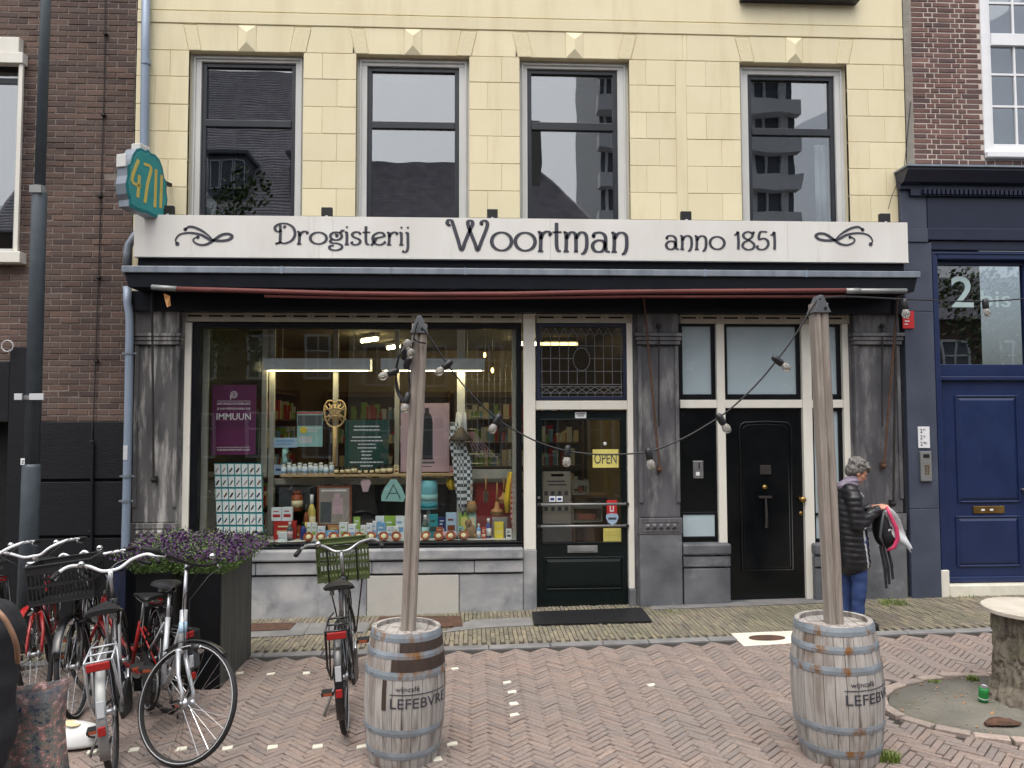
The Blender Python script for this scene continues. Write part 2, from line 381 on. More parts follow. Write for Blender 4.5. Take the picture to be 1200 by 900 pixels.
# --- pavement of narrow yellow bricks, ends to the houses
pave = structure(plane_sheet('pavement', -14, 14, YK-.0, 0.6, -0.0185, 'joint_sand'))
pv = [brick_mesh('paving_brick', .160-.006, .043-.005, .03, .003, 40+k) for k in range(5)]
pm = MB(); y = YK+.165; row = 0; i0 = 0
for i in range(int(16/.043)):
    x = -7+i*.043; y = YK+.065+(.08 if i % 2 else .0)
    while y < .05:
        b = pv[rnd.randrange(5)]; m = Matrix.Translation((x, y+.08, gz(x)+rnd.gauss(0,.002))) @ Matrix.Rotation(R(90+rnd.gauss(0,1)), 4, 'Z') @ Matrix.Rotation(rnd.gauss(0,.008), 4, 'X')
        pm.add(b.v, b.f, m); y += .16
stuff(pm.build('paving_bricks', 'paving_yellow', pave))
# flagstones, cellar hatches, doormat along the front of the shop
def flat_slab(name, pts, h, m, parent, base=.0):
    b = MB(); n = len(pts); b.add([(p.x, p.y, gz(p.x)+base+h) for p in pts]+[(p.x, p.y, gz(p.x)-.03) for p in pts], [tuple(range(n)), tuple(reversed(range(n,2*n)))]+[(i, i+n, (i+1)%n+n, (i+1)%n)[::-1] for i in range(n)])
    return b.build(name, m, parent, bevel=.003)
def slab_px(name, quad, h, m, parent): return flat_slab(name, [G(*q) for q in quad], h, m, parent)
for quad in ([(286,748),(354,745),(364,731),(288,731)],[(356,744),(388,743),(396,731),(366,731)],[(390,742),(428,741),(434,730),(397,731)],[(518,742),(560,737),(552,729),(548,729)]):
    slab_px('flagstone', quad, .007, 'flagstone', pave)
for quad in ([(288,741),(339,739),(347,731),(288,732)],[(432,739),(542,735),(540,723),(446,724)]):
    o = slab_px('cellar_hatch', quad, .013, 'rust', pave)
slab_px('flagstone', [(553,737),(625,733),(622,724),(552,727)], .006, 'flagstone', pave)
slab_px('flagstone', [(764,715),(990,706),(990,699),(764,708)], .007, 'flagstone', pave)
mat_o = slab_px('doormat', [(626,734),(764,730),(752,714),(623,719)], .02, 'coat_black', None); tag(mat_o, 'black ribbed doormat on the paving before the half-glazed shop door', 'doormat')
# white utility cover with an oval lid
uc = thing('utility_cover', 'white painted square cover with oval rusty lid in the pavement', 'utility cover', G(896,749))
slab_px('plate', [(872,758),(935,754),(928,740),(857,743)], .006, 'white_stone', uc)
c_ = G(899, 748.5); b = MB(); a_ = (G(921,748.5)-c_).length
b.add([(c_.x+a_*math.cos(t*.2618), c_.y+.085*math.sin(t*.2618), gz(c_.x)+.0105) for t in range(24)], [tuple(range(24))]); b.build('lid', 'rust', uc, thick=.004)
# tree pit: ring of edge bricks and trodden earth
mat('pit_earth', (120,117,108), (98,96,88), rough=1, scale=3, bump=.6, bscale=90, stain=((92,94,72), 3.2, .56, .76), var=0)
pit = structure(MB().lathe([(.0,-.002),(PITR*.5,-.003),(PITR-.005,-.006),(PITR-.004,-.05)], (0,0,0), 64, Matrix.Translation((PITC.x, PITC.y, gz(PITC.x))) @ Matrix.Rotation(-math.atan(GB),4,'Y') @ Matrix.Diagonal((1,PITQ,1,1)), cap=False).build('tree_pit', 'pit_earth', None, smooth=True))
em = brick_mesh('edge_brick', .195, .075, .04, .005, 3).mesh('edge_brick'); em.materials.append(MAT['edge_brick'])
t = 0.0
while t < 2*math.pi-.05:
    ax_, ay_ = PITR+.04, PITR*PITQ+.04; xx, yy = PITC.x+ax_*math.cos(t), PITC.y+ay_*math.sin(t); tx, ty = -ax_*math.sin(t), ay_*math.cos(t); t += .2/math.hypot(tx, ty)
    if seen_px((xx,yy,0))[0] > 1260: continue
    o = put('edge_brick', em, None, pit, loc=(xx, yy, gz(xx)+.012+rnd.gauss(0,.003))); o.rotation_euler = (0, -GB, math.atan2(ty, tx)+rnd.gauss(0,.02))

# leaf litter and grit lying about
q = random.Random(21); lt = MB(); gr_ = MB()
for k in range(420):
    if k < 300: a_ = q.uniform(0,6.28); r_ = PITR*math.sqrt(q.random())*.97; x_, y_ = PITC.x+r_*math.cos(a_), PITC.y+r_*PITQ*math.sin(a_); dz = -.001
    else: x_, y_ = q.uniform(-4.5,5.5), q.uniform(-4.2,YK-.1); dz = .004
    z_ = gz(x_)+dz
    if k % 5 and k < 300: s_ = q.uniform(.003,.009); gr_.ball((x_,y_,z_), (s_,s_*q.uniform(.6,1),s_*.6), 6, 4)
    else:
        s_ = q.uniform(.008,.02) if k < 300 else q.uniform(.005,.011); d = q.uniform(0,6.28); u = Vector((math.cos(d),math.sin(d),q.uniform(-.3,.3)))*s_; v = Vector((-math.sin(d),math.cos(d),q.uniform(-.4,.4)))*s_*.5; c = Vector((x_,y_,z_+.004)); lt.add([c-u, c+v, c+u, c-v], [(0,1,2,3)])
stuff(lt.build('leaf_litter', 'brush_wood', pit)); stuff(gr_.build('grit', 'cement', pit))

# ================================================================== the drugstore
shop = thing('drugstore', 'pale yellow plastered drugstore with dark shopfront and four upper windows', 'shop', (0.5, 0, gz(.5)))
def rpart(name, r, y0, y1, m, bevel=.003, parent=None):
    x0, x1, z0, z1 = r; return MB().box(x0, x1, y0, y1, z0, z1).build(name, m, parent or shop, bevel=bevel)
XL, XR = FX(159, 120), FX(1061, 150)
ZTOP = 8.2
WIN = [(220,60,355,235,73,346,140,148,32,(215,236,279,300,340,365)), (417,63,550,430,78,538,142,150,35,(410,432,474,494,535,559)),
       (609,66,738,618,81,724,143,152,38,(600,624,663,683,724,746)), (868,76,994,877,88,979,150,158,45,(861,883,921,940,979,1000))]
wins = []
ZSILL = FZ(600, 262)
ROWZ = [FZ(600, y) for y in (36, 67, 97, 129, 160, 192, 224, 256)]      # joints between the courses
for w in WIN:
    x0, x1 = FX(w[0], 150), FX(w[2], 150); wins.append((x0, x1, ROWZ[1]))
# backing wall: piers, lintel band, wall above
JY = .007
edges = [XL]+[e for w in wins for e in w[:2]]+[XR]
wall = MB()
for i in range(0, len(edges), 2): wall.box(edges[i]+.0, edges[i+1], JY, .34, 3.42, ROWZ[1]-.001)
wall.box(XL, XR, JY, .34, ROWZ[1], ZTOP)
wall.build('plaster_wall', 'plaster_yellow', shop)
bk = MB()
for i in range(0, len(edges), 2):
    segs = [(edges[i], edges[i+1])]
    if i == 6: xa, xb = FX(792,150), FX(805,150); segs = [(edges[i], xa), (xb, edges[i+1])]; rpart('plain_strip', (xa+.004, xb-.004, ZSILL-.1, ROWZ[1]-.006), 0.0, .05, 'plaster_yellow')
    for (a, c) in segs:
        for r_ in range(1, 7):
            z1, z0 = ROWZ[r_]-.0028, ROWZ[r_+1]+.0028
            k = .64 if (r_+i//2) % 2 else .36
            m_ = a+(c-a)*k; g = .002
            if c-a < .3: parts = [(a, c)]
            else: parts = [(a, m_), (m_, c)]
            for (p0, p1) in parts:
                rpart('plaster_block', (p0+(g if p0 > a else 0), p1-(g if p1 < c else 0), z0, z1), rnd.uniform(-.002,.0015), .05, 'plaster_yellow', .004)
# lintel course with stippled springers and diamond keystones
zl0, zl1 = ROWZ[1]+.004, ROWZ[0]-.006
xprev = XL
for wi, w in enumerate(WIN):
    q = [FX(p, 45) for p in w[9]]
    sp = (q[1]-q[0])*.28
    if wi == 3:
        xm = FX(805,45); rpart('plaster_block', (xprev, xm-.004, zl0, zl1), 0, .05, 'plaster_yellow', .004); xprev = xm
    b = MB(); b.prism([(xprev, zl0), (q[0]+sp+.002, zl0), (q[0]-.006, zl1), (xprev, zl1)], 0.0, .05); b.build('plaster_block', 'plaster_yellow', shop, bevel=.004)
    b = MB(); b.prism([(q[0]+sp+.008, zl0), (q[1]+.0, zl0), (q[1]-sp, zl1-.02), (q[0]+.004, zl1-.02)], -.006, .05); b.build('springer_stone', 'plaster_rough', shop, bevel=.004)
    b = MB(); b.prism([(q[1]+.006, zl0), (q[2]-.006, zl0), (q[2]-.006, zl1), (q[1]-sp+.006, zl1)], 0.001, .05); b.build('lintel_block', 'plaster_yellow', shop, bevel=.003)
    # keystone: four-sided point
    kx, kz = (q[2]+q[3])/2, (zl0+zl1)/2; b = MB()
    b.add([(q[2],0,zl0),(q[3],0,zl0),(q[3],0,zl1),(q[2],0,zl1),(kx,-.034,kz+.055),(kx,-.034,kz-.055),(q[2],.05,zl0),(q[3],.05,zl0),(q[3],.05,zl1),(q[2],.05,zl1)],
          [(0,1,5),(1,2,4,5),(2,3,4),(3,0,5,4),(0,6,7,1),(1,7,8,2),(2,8,9,3),(3,9,6,0)]); b.build('keystone', 'plaster_yellow', shop)
    b = MB(); b.prism([(q[3]+.006, zl0), (q[4]-.006, zl0), (q[4]+sp-.006, zl1), (q[3]+.006, zl1)], 0.001, .05); b.build('lintel_block', 'plaster_yellow', shop, bevel=.003)
    b = MB(); b.prism([(q[4]+.0, zl0), (q[5]-sp-.008, zl0), (q[5]-.004, zl1-.02), (q[4]+sp, zl1-.02)], -.006, .05); b.build('springer_stone', 'plaster_rough', shop, bevel=.004)
    xprev = None
    nx = FX(WIN[wi+1][9][0], 45) if wi < 3 else XR
    # rest of this course up to the next springer
    b = MB()
    if wi in (0, 1):
        nsp = (FX(WIN[wi+1][9][1],45)-nx)*.28
        b.prism([(q[5]-sp-.002, zl0), (nx+nsp+.002, zl0), (nx-.006, zl1), (q[5]+.006, zl1)], 0.0, .05)
        b.build('plaster_block', 'plaster_yellow', shop, bevel=.004); xprev = nx+nsp-.02
    elif wi == 2:
        xm = FX(800,45); b.prism([(q[5]-sp-.002, zl0), (xm-.0035, zl0), (xm-.0035, zl1), (q[5]+.006, zl1)], 0.0, .05); b.build('plaster_block', 'plaster_yellow', shop, bevel=.004); xprev = xm+.0035
    else:
        b.prism([(q[5]-sp-.002, zl0), (XR, zl0), (XR, zl1), (q[5]+.006, zl1)], 0.0, .05); b.build('plaster_block', 'plaster_yellow', shop, bevel=.004)
rpart('string_course', (XL, XR, ROWZ[0]+.004, FZ(600,22)), -.008, .05, 'plaster_yellow', .005)
rpart('upper_plaster', (XL, XR, FZ(600,22)+.012, ZTOP-.01), -.002, .05, 'plaster_yellow', .004)
rpart('window_sill', rect(866, -16, 1002, 5), -.11, .05, 'sash_dark', .006)
# upper windows
for w, (x0, x1, zt) in zip(WIN, wins):
    yf = .085
    sx0, sx1 = FX(w[3], 150, yf), FX(w[5], 150, yf); st = FZ((w[3]+w[5])/2, w[4], yf); zb = ZSILL-.12
    b = MB(); b.box(x0, sx0, yf, .3, zb, st); b.box(sx1, x1, yf, .3, zb, st); b.box(x0, x1, yf, .3, st, zt)
    win = b.build('window', 'frame_grey', shop, bevel=.004)
    b = MB(); e = .022
    b.box(x0+.03, x0+.05, yf-.02, yf+.01, zb, zt-.03); b.box(x1-.05, x1-.03, yf-.02, yf+.01, zb, zt-.03); b.box(x0+.0505, x1-.0505, yf-.02, yf+.01, zt-.05, zt-.03); b.build('frame_moulding', 'frame_grey', win, bevel=.004)
    tz0, tz1 = FZ((w[3]+w[5])/2, w[7], yf), FZ((w[3]+w[5])/2, w[6], yf); s_ = .05
    b = MB(); b.box(sx0, sx0+s_, yf+.03, yf+.09, zb, st); b.box(sx1-s_, sx1, yf+.03, yf+.09, zb, st); b.box(sx0+s_, sx1-s_, yf+.03, yf+.09, st-s_, st); b.box(sx0+s_, sx1-s_, yf+.015, yf+.1, tz0, tz1); b.build('sash', 'sash_dark', win, bevel=.004)
    tilt = rnd.uniform(-.004, .004)
    b = MB(); b.box(sx0+s_, sx1-s_, yf+.06+tilt, yf+.068+tilt, tz1, st-s_); b.build('pane', 'glass_window', win)
    b = MB(); b.box(sx0+s_, sx1-s_, yf+.045, yf+.053, zb, tz0); b.build('pane', 'glass_window', win)
# dark rooms behind the upper windows
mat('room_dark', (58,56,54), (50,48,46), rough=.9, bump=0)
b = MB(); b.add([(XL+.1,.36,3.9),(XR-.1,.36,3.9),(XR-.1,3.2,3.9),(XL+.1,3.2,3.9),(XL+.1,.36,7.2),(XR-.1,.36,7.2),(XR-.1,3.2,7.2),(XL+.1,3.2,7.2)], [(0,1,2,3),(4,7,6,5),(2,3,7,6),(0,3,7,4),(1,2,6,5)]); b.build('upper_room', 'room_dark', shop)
def curtain(x0, x1, y, z0, z1, m, name='curtain', folds=7, depth=.03):
    n = folds*6; g = [[(x0+(x1-x0)*i/n, y+depth*math.sin(i/6*2*math.pi)*(.6+.4*math.sin(i*.7)), z) for i in range(n+1)] for z in (z0, z1)]
    b = MB(); b.sheet(g); return b.build(name, m, shop, smooth=True, thick=.003)
curtain(FX(955,200,.3), FX(980,200,.3), .3, ZSILL-.1, FZ(970,170,.3), 'cloth_white', folds=4)
b = MB(); b.add([P(240,222,.3), P(254,238,.3)+Vector((0,0,.0)), P(252,262,.3), P(238,262,.3)], [(3,2,1,0)]); b.build('curtain', 'cloth_white', shop, thick=.004)
# --- cornice over the shopfront, gutter, beam
YS = -.30
ZS0, ZS1 = FZ(610, 303, YS), FZ(610, 256, YS)
sx0, sx1 = FX(157, 276, YS), FX(1064, 283, YS)
b = MB(); b.box(sx0+.02, sx1-.02, YS+.06, .0-.02, ZS0-.13, ZS0+.1); b.build('cornice_core', 'fascia_black', shop)
YG = -.47
gx0, gx1 = FX(142, 318, YG), FX(1079, 322, YG); zg1, zg0 = FZ(600, 314.5, YG), FZ(600, 322, YG)
b = MB(); b.box(gx0, gx1, YG, -.28, zg0, zg1)
b.build('gutter', 'zinc', shop, bevel=.006)
b = MB()
for px in (330, 545, 826, 945): xx = FX(px, 318, YG); b.box(xx-.012, xx+.012, YG-.004, -.3, zg0-.002, zg1+.003)
b.build('gutter_joint', 'zinc_blue', shop)
zs2 = FZ(600, 339, -.44)
b = MB(); b.prism([(gx0+.02, zg0-.001), (gx0+.06, zs2), (gx1-.06, zs2), (gx1-.02, zg0-.001)], -.44, -.06); b.build('soffit_box', 'fascia_black', shop, bevel=.006)
zb1 = FZ(600, 366, -.1)
b = MB(); b.box(FX(154,355,-.1), FX(1061,355,-.1), -.1, .14, zb1, zs2+.02); bm = b.build('beam', 'fascia_black', shop, bevel=.004)
b = MB()
for (a, c) in ((232, 606), (634, 735), (806, 992)): b.box(FX(a,360,-.1), FX(c,360,-.1), -.112, -.098, FZ(600,361.5,-.1), FZ(600,360,-.1))
b.build('beam_moulding', 'fascia_black', shop)
# --- pillars
def pillar(pa, pb, ptop, pbase, m, band=None, yf=-.04, cap=(390, 404), zlow=None):
    x0, x1 = FX(pa, 450, yf), FX(pb, 450, yf); zt = FZ((pa+pb)/2, ptop, yf); zb = gz(x0)-.05
    zc0, zc1 = FZ((pa+pb)/2, cap[1], yf), FZ((pa+pb)/2, cap[0], yf)
    zd1, zd0 = FZ((pa+pb)/2, band[0], yf), FZ((pa+pb)/2, band[1], yf)
    o = MB(); o.box(x0, x1, yf, .16, zc1, zt); pl = o.build('pillar', m, shop, bevel=.006)
    b = MB(); b.box(x0-.0, x1+.0, yf+.02, .16, zd1, zc0); b.build('shaft', m, pl, bevel=.012)
    fw = .045; b = MB()                       # raised chamfered margin round the shaft
    b.box(x0+.001, x0+fw, yf, yf+.03, zd1+.16, zc0-.005); b.box(x1-fw, x1-.001, yf, yf+.03, zd1+.16, zc0-.005); b.build('shaft_margin', m, pl, bevel=.01)
    b = MB()
    for k in range(3): e = .012+.012*k; z_ = zc0+(zc1-zc0)*k/3; b.box(x0-e, x1+e, yf-e-.01, .15, z_+.001, z_+(zc1-zc0)/3-.004)
    b.build('capital', m, pl, bevel=.006)
    b = MB(); b.box(x0-.012, x1+.012, yf-.018, .16, zd0, zd1-.001); base = b.build('base_band', m, pl, bevel=.006)
    h = (zd1-zd0); n = 5; wd = (x1-x0-.09)/n
    b = MB(); b.box(x0+.035, x1-.035, yf-.026, yf-.017, zd0+h*.18, zd0+h*.24); b.box(x0+.035, x1-.035, yf-.026, yf-.017, zd1-h*.26, zd1-h*.2); b.build('band_fillet', m, pl)
    for k in range(n):
        cx = x0+.045+wd*(k+.5); cz = zd0+h*.5; s_ = min(wd*.42, h*.24); b = MB()
        b.add([(cx-s_,yf-.019,cz-s_),(cx+s_,yf-.019,cz-s_),(cx+s_,yf-.019,cz+s_),(cx-s_,yf-.019,cz+s_),(cx,yf-.05,cz)], [(0,1,4),(1,2,4),(2,3,4),(3,0,4)]); b.build('diamond_boss', m, pl)
    b = MB(); b.box(x0-.004, x1+.004, yf-.012, .16, zb, zd0-.002); b.build('plinth', 'bluestone' if m != 'pillar_worn' else m, pl, bevel=.006)
    return pl
pillar(157, 209, 363, 645, 'pillar_worn', (613, 636))
pillar(748, 796, 365, 712, 'pillar_dark', (607, 626))
pillar(1002, 1056, 363, 705, 'pillar_dark', (602, 622))
# jambs beside the pillars, dark
b = MB(); 
def jamb(pa, pb, pt, pbm, y0, y1, m='bluestone'): rpart('jamb', (FX(pa,500,y0), FX(pb,500,y0), gz(0)-.08, FZ(pa,pt,y0)), y0, y1, m, .004)
jamb(210, 215, 366, 650, .03, .16, 'pillar_worn')
jamb(742.5, 748, 366, 712, .03, .16, 'pillar_dark')
jamb(996.5, 1001.5, 366, 705, .03, .16, 'pillar_dark')
# --- cream timber framing
YC = .03
def cream(pa, pb, pt, pbm, y0=YC, y1=.15, nm='mullion'):
    return rpart(nm, rect(pa, pt, pb, pbm, y0), y0, y1, 'frame_cream', .004)
ZV1, ZV0 = FZ(600, 366, YC), FZ(600, 378, YC)
cream(214.5, 222.5, 378, 633); 
def vent(pa, pb):
    x0, x1 = FX(pa,372,YC), FX(pb,372,YC)
    o = rpart('vent_strip', (x0, x1, ZV0, ZV1-.002), YC-.005, .15, 'vent_beige', .002)
    n = max(2, int((x1-x0)/.225)); st = (x1-x0-.03)/n; b = MB(); h = ZV1-ZV0
    for i in range(n):
        xx = x0+.02+st*i; b.box(xx, xx+st*.66, YC-.008, YC-.004, ZV0+h*.44, ZV0+h*.60); b.box(xx, xx+st*.66, YC-.008, YC-.004, ZV0+h*.82, ZV0+h*.94); b.box(xx+st*.81, xx+st*.86, YC-.008, YC-.004, ZV0+h*.48, ZV0+h*.57)
    b.build('vent_slots', 'black_hole', o)
vent(218, 612); vent(629, 741); vent(797, 995)
xm0, xm1 = FX(613.5,500,YC), FX(627.5,500,YC)
rpart('mullion', (xm0, xm1, FZ(620,644,YC), ZV1), YC-.012, .15, 'frame_cream', .006)
rpart('mullion_base', (xm0-.01, xm1+.005, gz(xm0)-.05, FZ(620,644,YC)-.001), YC-.03, .16, 'plinth_stone', .006)
xd0, xd1 = FX(735.5,500,YC), FX(742.3,500,YC)
rpart('mullion', (xd0, xd1, FZ(738,690,YC), ZV0-.002), YC, .16, 'frame_cream', .006)
rpart('mullion_base', (xd0, xd1+.01, gz(xd0)-.05, FZ(738,690,YC)-.001), YC-.02, .16, 'bluestone', .006)
rpart('transom', (xm1+.001, xd0-.001, FZ(680,480,YC), FZ(680,469.5,YC)), YC+.012, .15, 'frame_cream', .005)
# --- shop window
sw = rect(223, 379, 611.5, 636, YC+.03)
b = MB(); fx0, fx1, fz0, fz1 = sw; t = .075; yb = YC+.02
b.box(fx0, fx0+t+.01, yb, .16, fz0, fz1); b.box(fx1-.06, fx1, yb, .16, fz0, fz1); b.box(fx0+t+.01, fx1-.06, yb, .16, fz1-.055, fz1)
shopwin = b.build('shop_window', 'paint_black', shop, bevel=.006)
GY = .10
MB().box(fx0+t, fx1-.05, GY, GY+.008, fz0-.01, fz1-.05).build('pane', 'glass_shop', shopwin)
b = MB(); zz = FZ(450, 636, YC); b.box(fx0, fx1, yb-.01, .16, zz-.028, zz); b.box(fx0-.03, fx1+.0, yb-.035, .16, zz-.085, zz-.032); b.build('window_sill', 'paint_black', shopwin, bevel=.006)
# stone plinth under it
zp = [FZ(450, y, -.02) for y in (645.5, 656, 658, 672, 674, 727)]
xp0 = FX(209, 690, -.02); xp1 = xm0-.012
rpart('plinth_cap', (xp0, xp1, zp[1], zp[0]+.02), -.075, .16, 'plinth_stone', .018)
xs = [xp0, FX(430,690,-.02), FX(538,690,-.02), xp1]
xs2 = [xp0, FX(300,690,-.02), FX(436,690,-.02), FX(556,690,-.02), xp1]
for i in range(len(xs2)-1): rpart('plinth_course', (xs2[i]+.003, xs2[i+1]-.003, zp[3], zp[2]-.002), -.045, .16, 'plinth_stone', .008)
for i, m in enumerate(('plinth_stone', 'plinth_plain', 'plinth_stone')): rpart('plinth_slab', (xs[i]+.003, xs[i+1]-.003, gz(xs[i])-.06, zp[4]-.004), -.02 if i != 1 else -.035, .16, m, .006)
# --- shop door with leaded transom
def leaded(r, y, parent):
    x0, x1, z0, z1 = r; w = x1-x0; h = z1-z0
    b = MB(); t = .045; b.box(x0, x0+t, y, y+.05, z0, z1); b.box(x1-t, x1, y, y+.05, z0, z1); b.box(x0+t, x1-t, y, y+.05, z0, z0+t); b.box(x0+t, x1-t, y, y+.05, z1-t, z1)
    fr = b.build('transom_window', 'paint_navy_dark', parent, bevel=.005)
    ax0, ax1, az0, az1 = x0+t, x1-t, z0+t, z1-t; W_, H_ = ax1-ax0, az1-az0
    MB().box(ax0, ax1, y+.028, y+.033, az0, az1).build('pane', 'glass_leaded', fr)
    b = MB(); yy = y+.024; rr = .0042
    L = lambda pts, cl=False: b.tube([(ax0+W_*u, yy, az0+H_*v) for u, v in pts], rr, 5, cl)
    v0, v1 = .17, .90; n = 9; cx, cy, ra, rb_ = .5, .535, .1, .165
    L([(.0,v0),(1,v0)]); L([(.0,.14),(1,.14)]); L([(0,.045),(1,.045)]); L([(.02,0),(.02,1)]); L([(.98,0),(.98,1)])
    for v in (.36, .545, .73):
        if abs(v-cy) < rb_*.9: k = ra*math.sqrt(max(0, 1-((v-cy)/rb_)**2)); L([(0,v),(cx-k,v)]); L([(cx+k,v),(1,v)])
        else: L([(0,v),(1,v)])
    for i in range(1, n):
        u = .02+.96*i/n
        if abs(u-cx) < ra: k = rb_*math.sqrt(max(0, 1-((u-cx)/ra)**2)); L([(u,v0),(u,cy-k)]); L([(u,cy+k),(u,v1-.03)])
        else: L([(u,v0),(u,v1-.03)])
        L([(u,0),(u,.045)])
    L([(cx+ra*math.cos(a*.2618), cy+rb_*math.sin(a*.2618)) for a in range(24)], True)
    for i in range(n):
        u = .02+.96*(i+.5)/n; hw = .48/n
        L([(u-hw,v1-.03),(u-hw*.6,v1),(u,v1+.012),(u+hw*.6,v1),(u+hw,v1-.03)]); L([(u-hw,v1-.03),(u-hw*.3,v1+.05),(u,.985)]); L([(u+hw,v1-.03),(u+hw*.3,v1+.05),(u,.985)])
        L([(u-hw,.05),(u+hw,.135)]); L([(u-hw,.135),(u+hw,.05)])
    b.build('lead_cames', 'lead', fr)
glass('glass_leaded', (.34,.32,.28,1), f0=.06, rough=.08)
tr = rect(628.5, 378.5, 735, 469, YC+.02)
leaded(tr, YC+.02, shop)
YD = .09
dx0, dx1, dz1 = xm1+.003, xd0-.003, FZ(682, 481, YD); dz0 = FZ(684, 711, YD)
def hole_frame(b, o, h, y0, y1):
    (x0,x1,z0,z1), (a0,a1,c0,c1) = o, h
    b.box(x0, a0, y0, y1, z0, z1); b.box(a1, x1, y0, y1, z0, z1); b.box(a0, a1, y0, y1, z0, c0); b.box(a0, a1, y0, y1, c1, z1)
gl = rect(635, 492, 728, 636, YD)
b = MB(); hole_frame(b, (dx0,dx1,dz0,dz1), gl, YD, YD+.05)
door = b.build('shop_door', 'paint_green_black', shop)
b = MB(); g0 = (gl[0]-.012, gl[1]+.012, gl[2]-.012, gl[3]+.012); hole_frame(b, g0, (gl[0]+.004,gl[1]-.004,gl[2]+.004,gl[3]-.004), YD-.01, YD+.03); b.build('glazing_bead', 'paint_green_black', door, bevel=.004)
MB().box(gl[0], gl[1], YD+.022, YD+.029, gl[2], gl[3]).build('pane', 'glass_door', door)
def panel(parent, r, y, m, fw=.03, d=.014, nm='panel'):
    """a raised-and-fielded panel: moulding round a sunk field with a bevelled centre"""
    x0, x1, z0, z1 = r; b = MB(); hole_frame(b, r, (x0+fw,x1-fw,z0+fw,z1-fw), y-d, y+.004)
    o = b.build(nm, m, parent, bevel=d*.7)
    e = fw+.035; b = MB()
    b.add([(x0+fw,y-.001,z0+fw),(x1-fw,y-.001,z0+fw),(x1-fw,y-.001,z1-fw),(x0+fw,y-.001,z1-fw),(x0+e,y-d*.9,z0+e),(x1-e,y-d*.9,z0+e),(x1-e,y-d*.9,z1-e),(x0+e,y-d*.9,z1-e)],
          [(0,1,5,4),(1,2,6,5),(2,3,7,6),(3,0,4,7),(4,5,6,7)]); b.build('field', m, parent)
    return o
panel(door, rect(637, 652, 731, 691, YD), YD, 'paint_green_black', .022, .016)
for py in (591, 616.5):
    z_ = FZ(684, py, YD-.06); b = MB(); b.tube([(FX(630,py,YD-.06),YD-.06,z_),(FX(737,py,YD-.06),YD-.06,z_)], .014, 10); pb = b.build('push_bar', 'steel_dull', door, smooth=True)
    b = MB()
    for px in (632, 735): xx = FX(px,py,YD-.06); b.cyl((xx,YD,z_),(xx,YD-.075,z_),.02,.018,12)
    b.build('bar_mount', 'iron', door)
r_ = rect(665, 639, 700, 647.5, YD); MB().box(r_[0], r_[1], YD-.014, YD, r_[2], r_[3]).box(r_[0]+.03, r_[1]-.03, YD-.02, YD-.0145, r_[2]+.015, r_[3]-.015).build('letterbox', 'steel_dull', door, bevel=.004)
MB().cyl((FX(631.5,583,YD),YD,FZ(631,583,YD)),(FX(631.5,583,YD),YD-.02,FZ(631,583,YD)),.016,.014,12).build('lock', 'steel', door)
rpart('door_sill', (dx0-.01, dx1+.01, gz(.8)-.06, dz0-.004), .0, .2, 'cement', .006)
# --- house door set to the right of the middle pillar
def col_frame(pa, pb): 
    xa, xb = FX(pa,500,YC), FX(pb,500,YC); rpart('mullion', (xa, xb, gz(xa)-.05, ZV0-.002), YC, .15, 'frame_cream', .005); return xa, xb
a0 = (FX(796.3,500,YC), FX(797.6,500,YC))
a1 = col_frame(841, 850.5); a2 = col_frame(941.5, 952.5); a3 = col_frame(989.5, 996.5)
ztr0, ztr1 = FZ(895, 478, YC), FZ(895, 468.5, YC)
for (xa, xb) in ((a0[1], a1[0]), (a1[1], a2[0]), (a2[1], a3[0])):
    rpart('transom', (xa+.001, xb-.001, ztr0, ztr1), YC+.008, .15, 'frame_cream', .004)
    b = MB(); r_ = (xa, xb, ztr1+.001, ZV0-.003); t = .05; hole_frame(b, r_, (xa+t*.9, xb-t*.9, ztr1+t*1.3, ZV0-t*.6), YC+.045, YC+.1)
    w_ = b.build('fanlight', 'paint_black', shop, bevel=.005)
    MB().box(xa+t*.9, xb-t*.9, YC+.07, YC+.078, ztr1+t*1.3, ZV0-t*.6).build('pane', 'frosted', w_)
# side panel with a low pane, left of the door
zpl = FZ(820, 637, YC)
sp_ = MB().box(a0[1]-.02, a1[0], YC+.05, YC+.1, zpl, ztr0-.001).build('side_panel', 'paint_gloss_black', shop)
r_ = rect(800.5, 603, 837.5, 628.5, YC+.04); b = MB(); hole_frame(b, (r_[0]-.03,r_[1]+.03,r_[2]-.03,r_[3]+.03), r_, YC+.03, YC+.06); b.build('frame', 'paint_black', sp_, bevel=.006)
MB().box(r_[0], r_[1], YC+.04, YC+.047, r_[2], r_[3]).build('pane', 'frosted', sp_)
# narrow window right of the door
b = MB(); ro = (a2[1], a3[0], FZ(970,637,YC), ztr0-.001); zr = FZ(965,603,YC); hole_frame(b, ro, (ro[0]+.035, ro[1]-.045, ro[2]+.05, ro[3]-.035), YC+.045, YC+.1); b.box(ro[0]+.035, ro[1]-.045, YC+.045, YC+.09, zr-.012, zr+.012)
w_ = b.build('side_window', 'paint_black', shop, bevel=.005); MB().box(ro[0]+.035, ro[1]-.045, YC+.07, YC+.077, ro[2]+.05, ro[3]-.035).build('pane', 'frosted', w_)
# stone bases under both
for (xa, xb, px) in ((a0[0], a1[1]+.01, 822), (a2[0]+.06, a3[1]+.03, 968)):
    z_ = [FZ(px, y, -.03) for y in (637, 650, 652, 664, 666)]
    rpart('base_cap', (xa, xb, z_[1], z_[0]), -.07, .12, 'bluestone', .02); rpart('base_course', (xa+.005, xb-.005, z_[3], z_[2]), -.05, .12, 'bluestone', .008); rpart('base_slab', (xa+.008, xb-.008, gz(xa)-.05, z_[4]), -.04, .12, 'bluestone', .008)
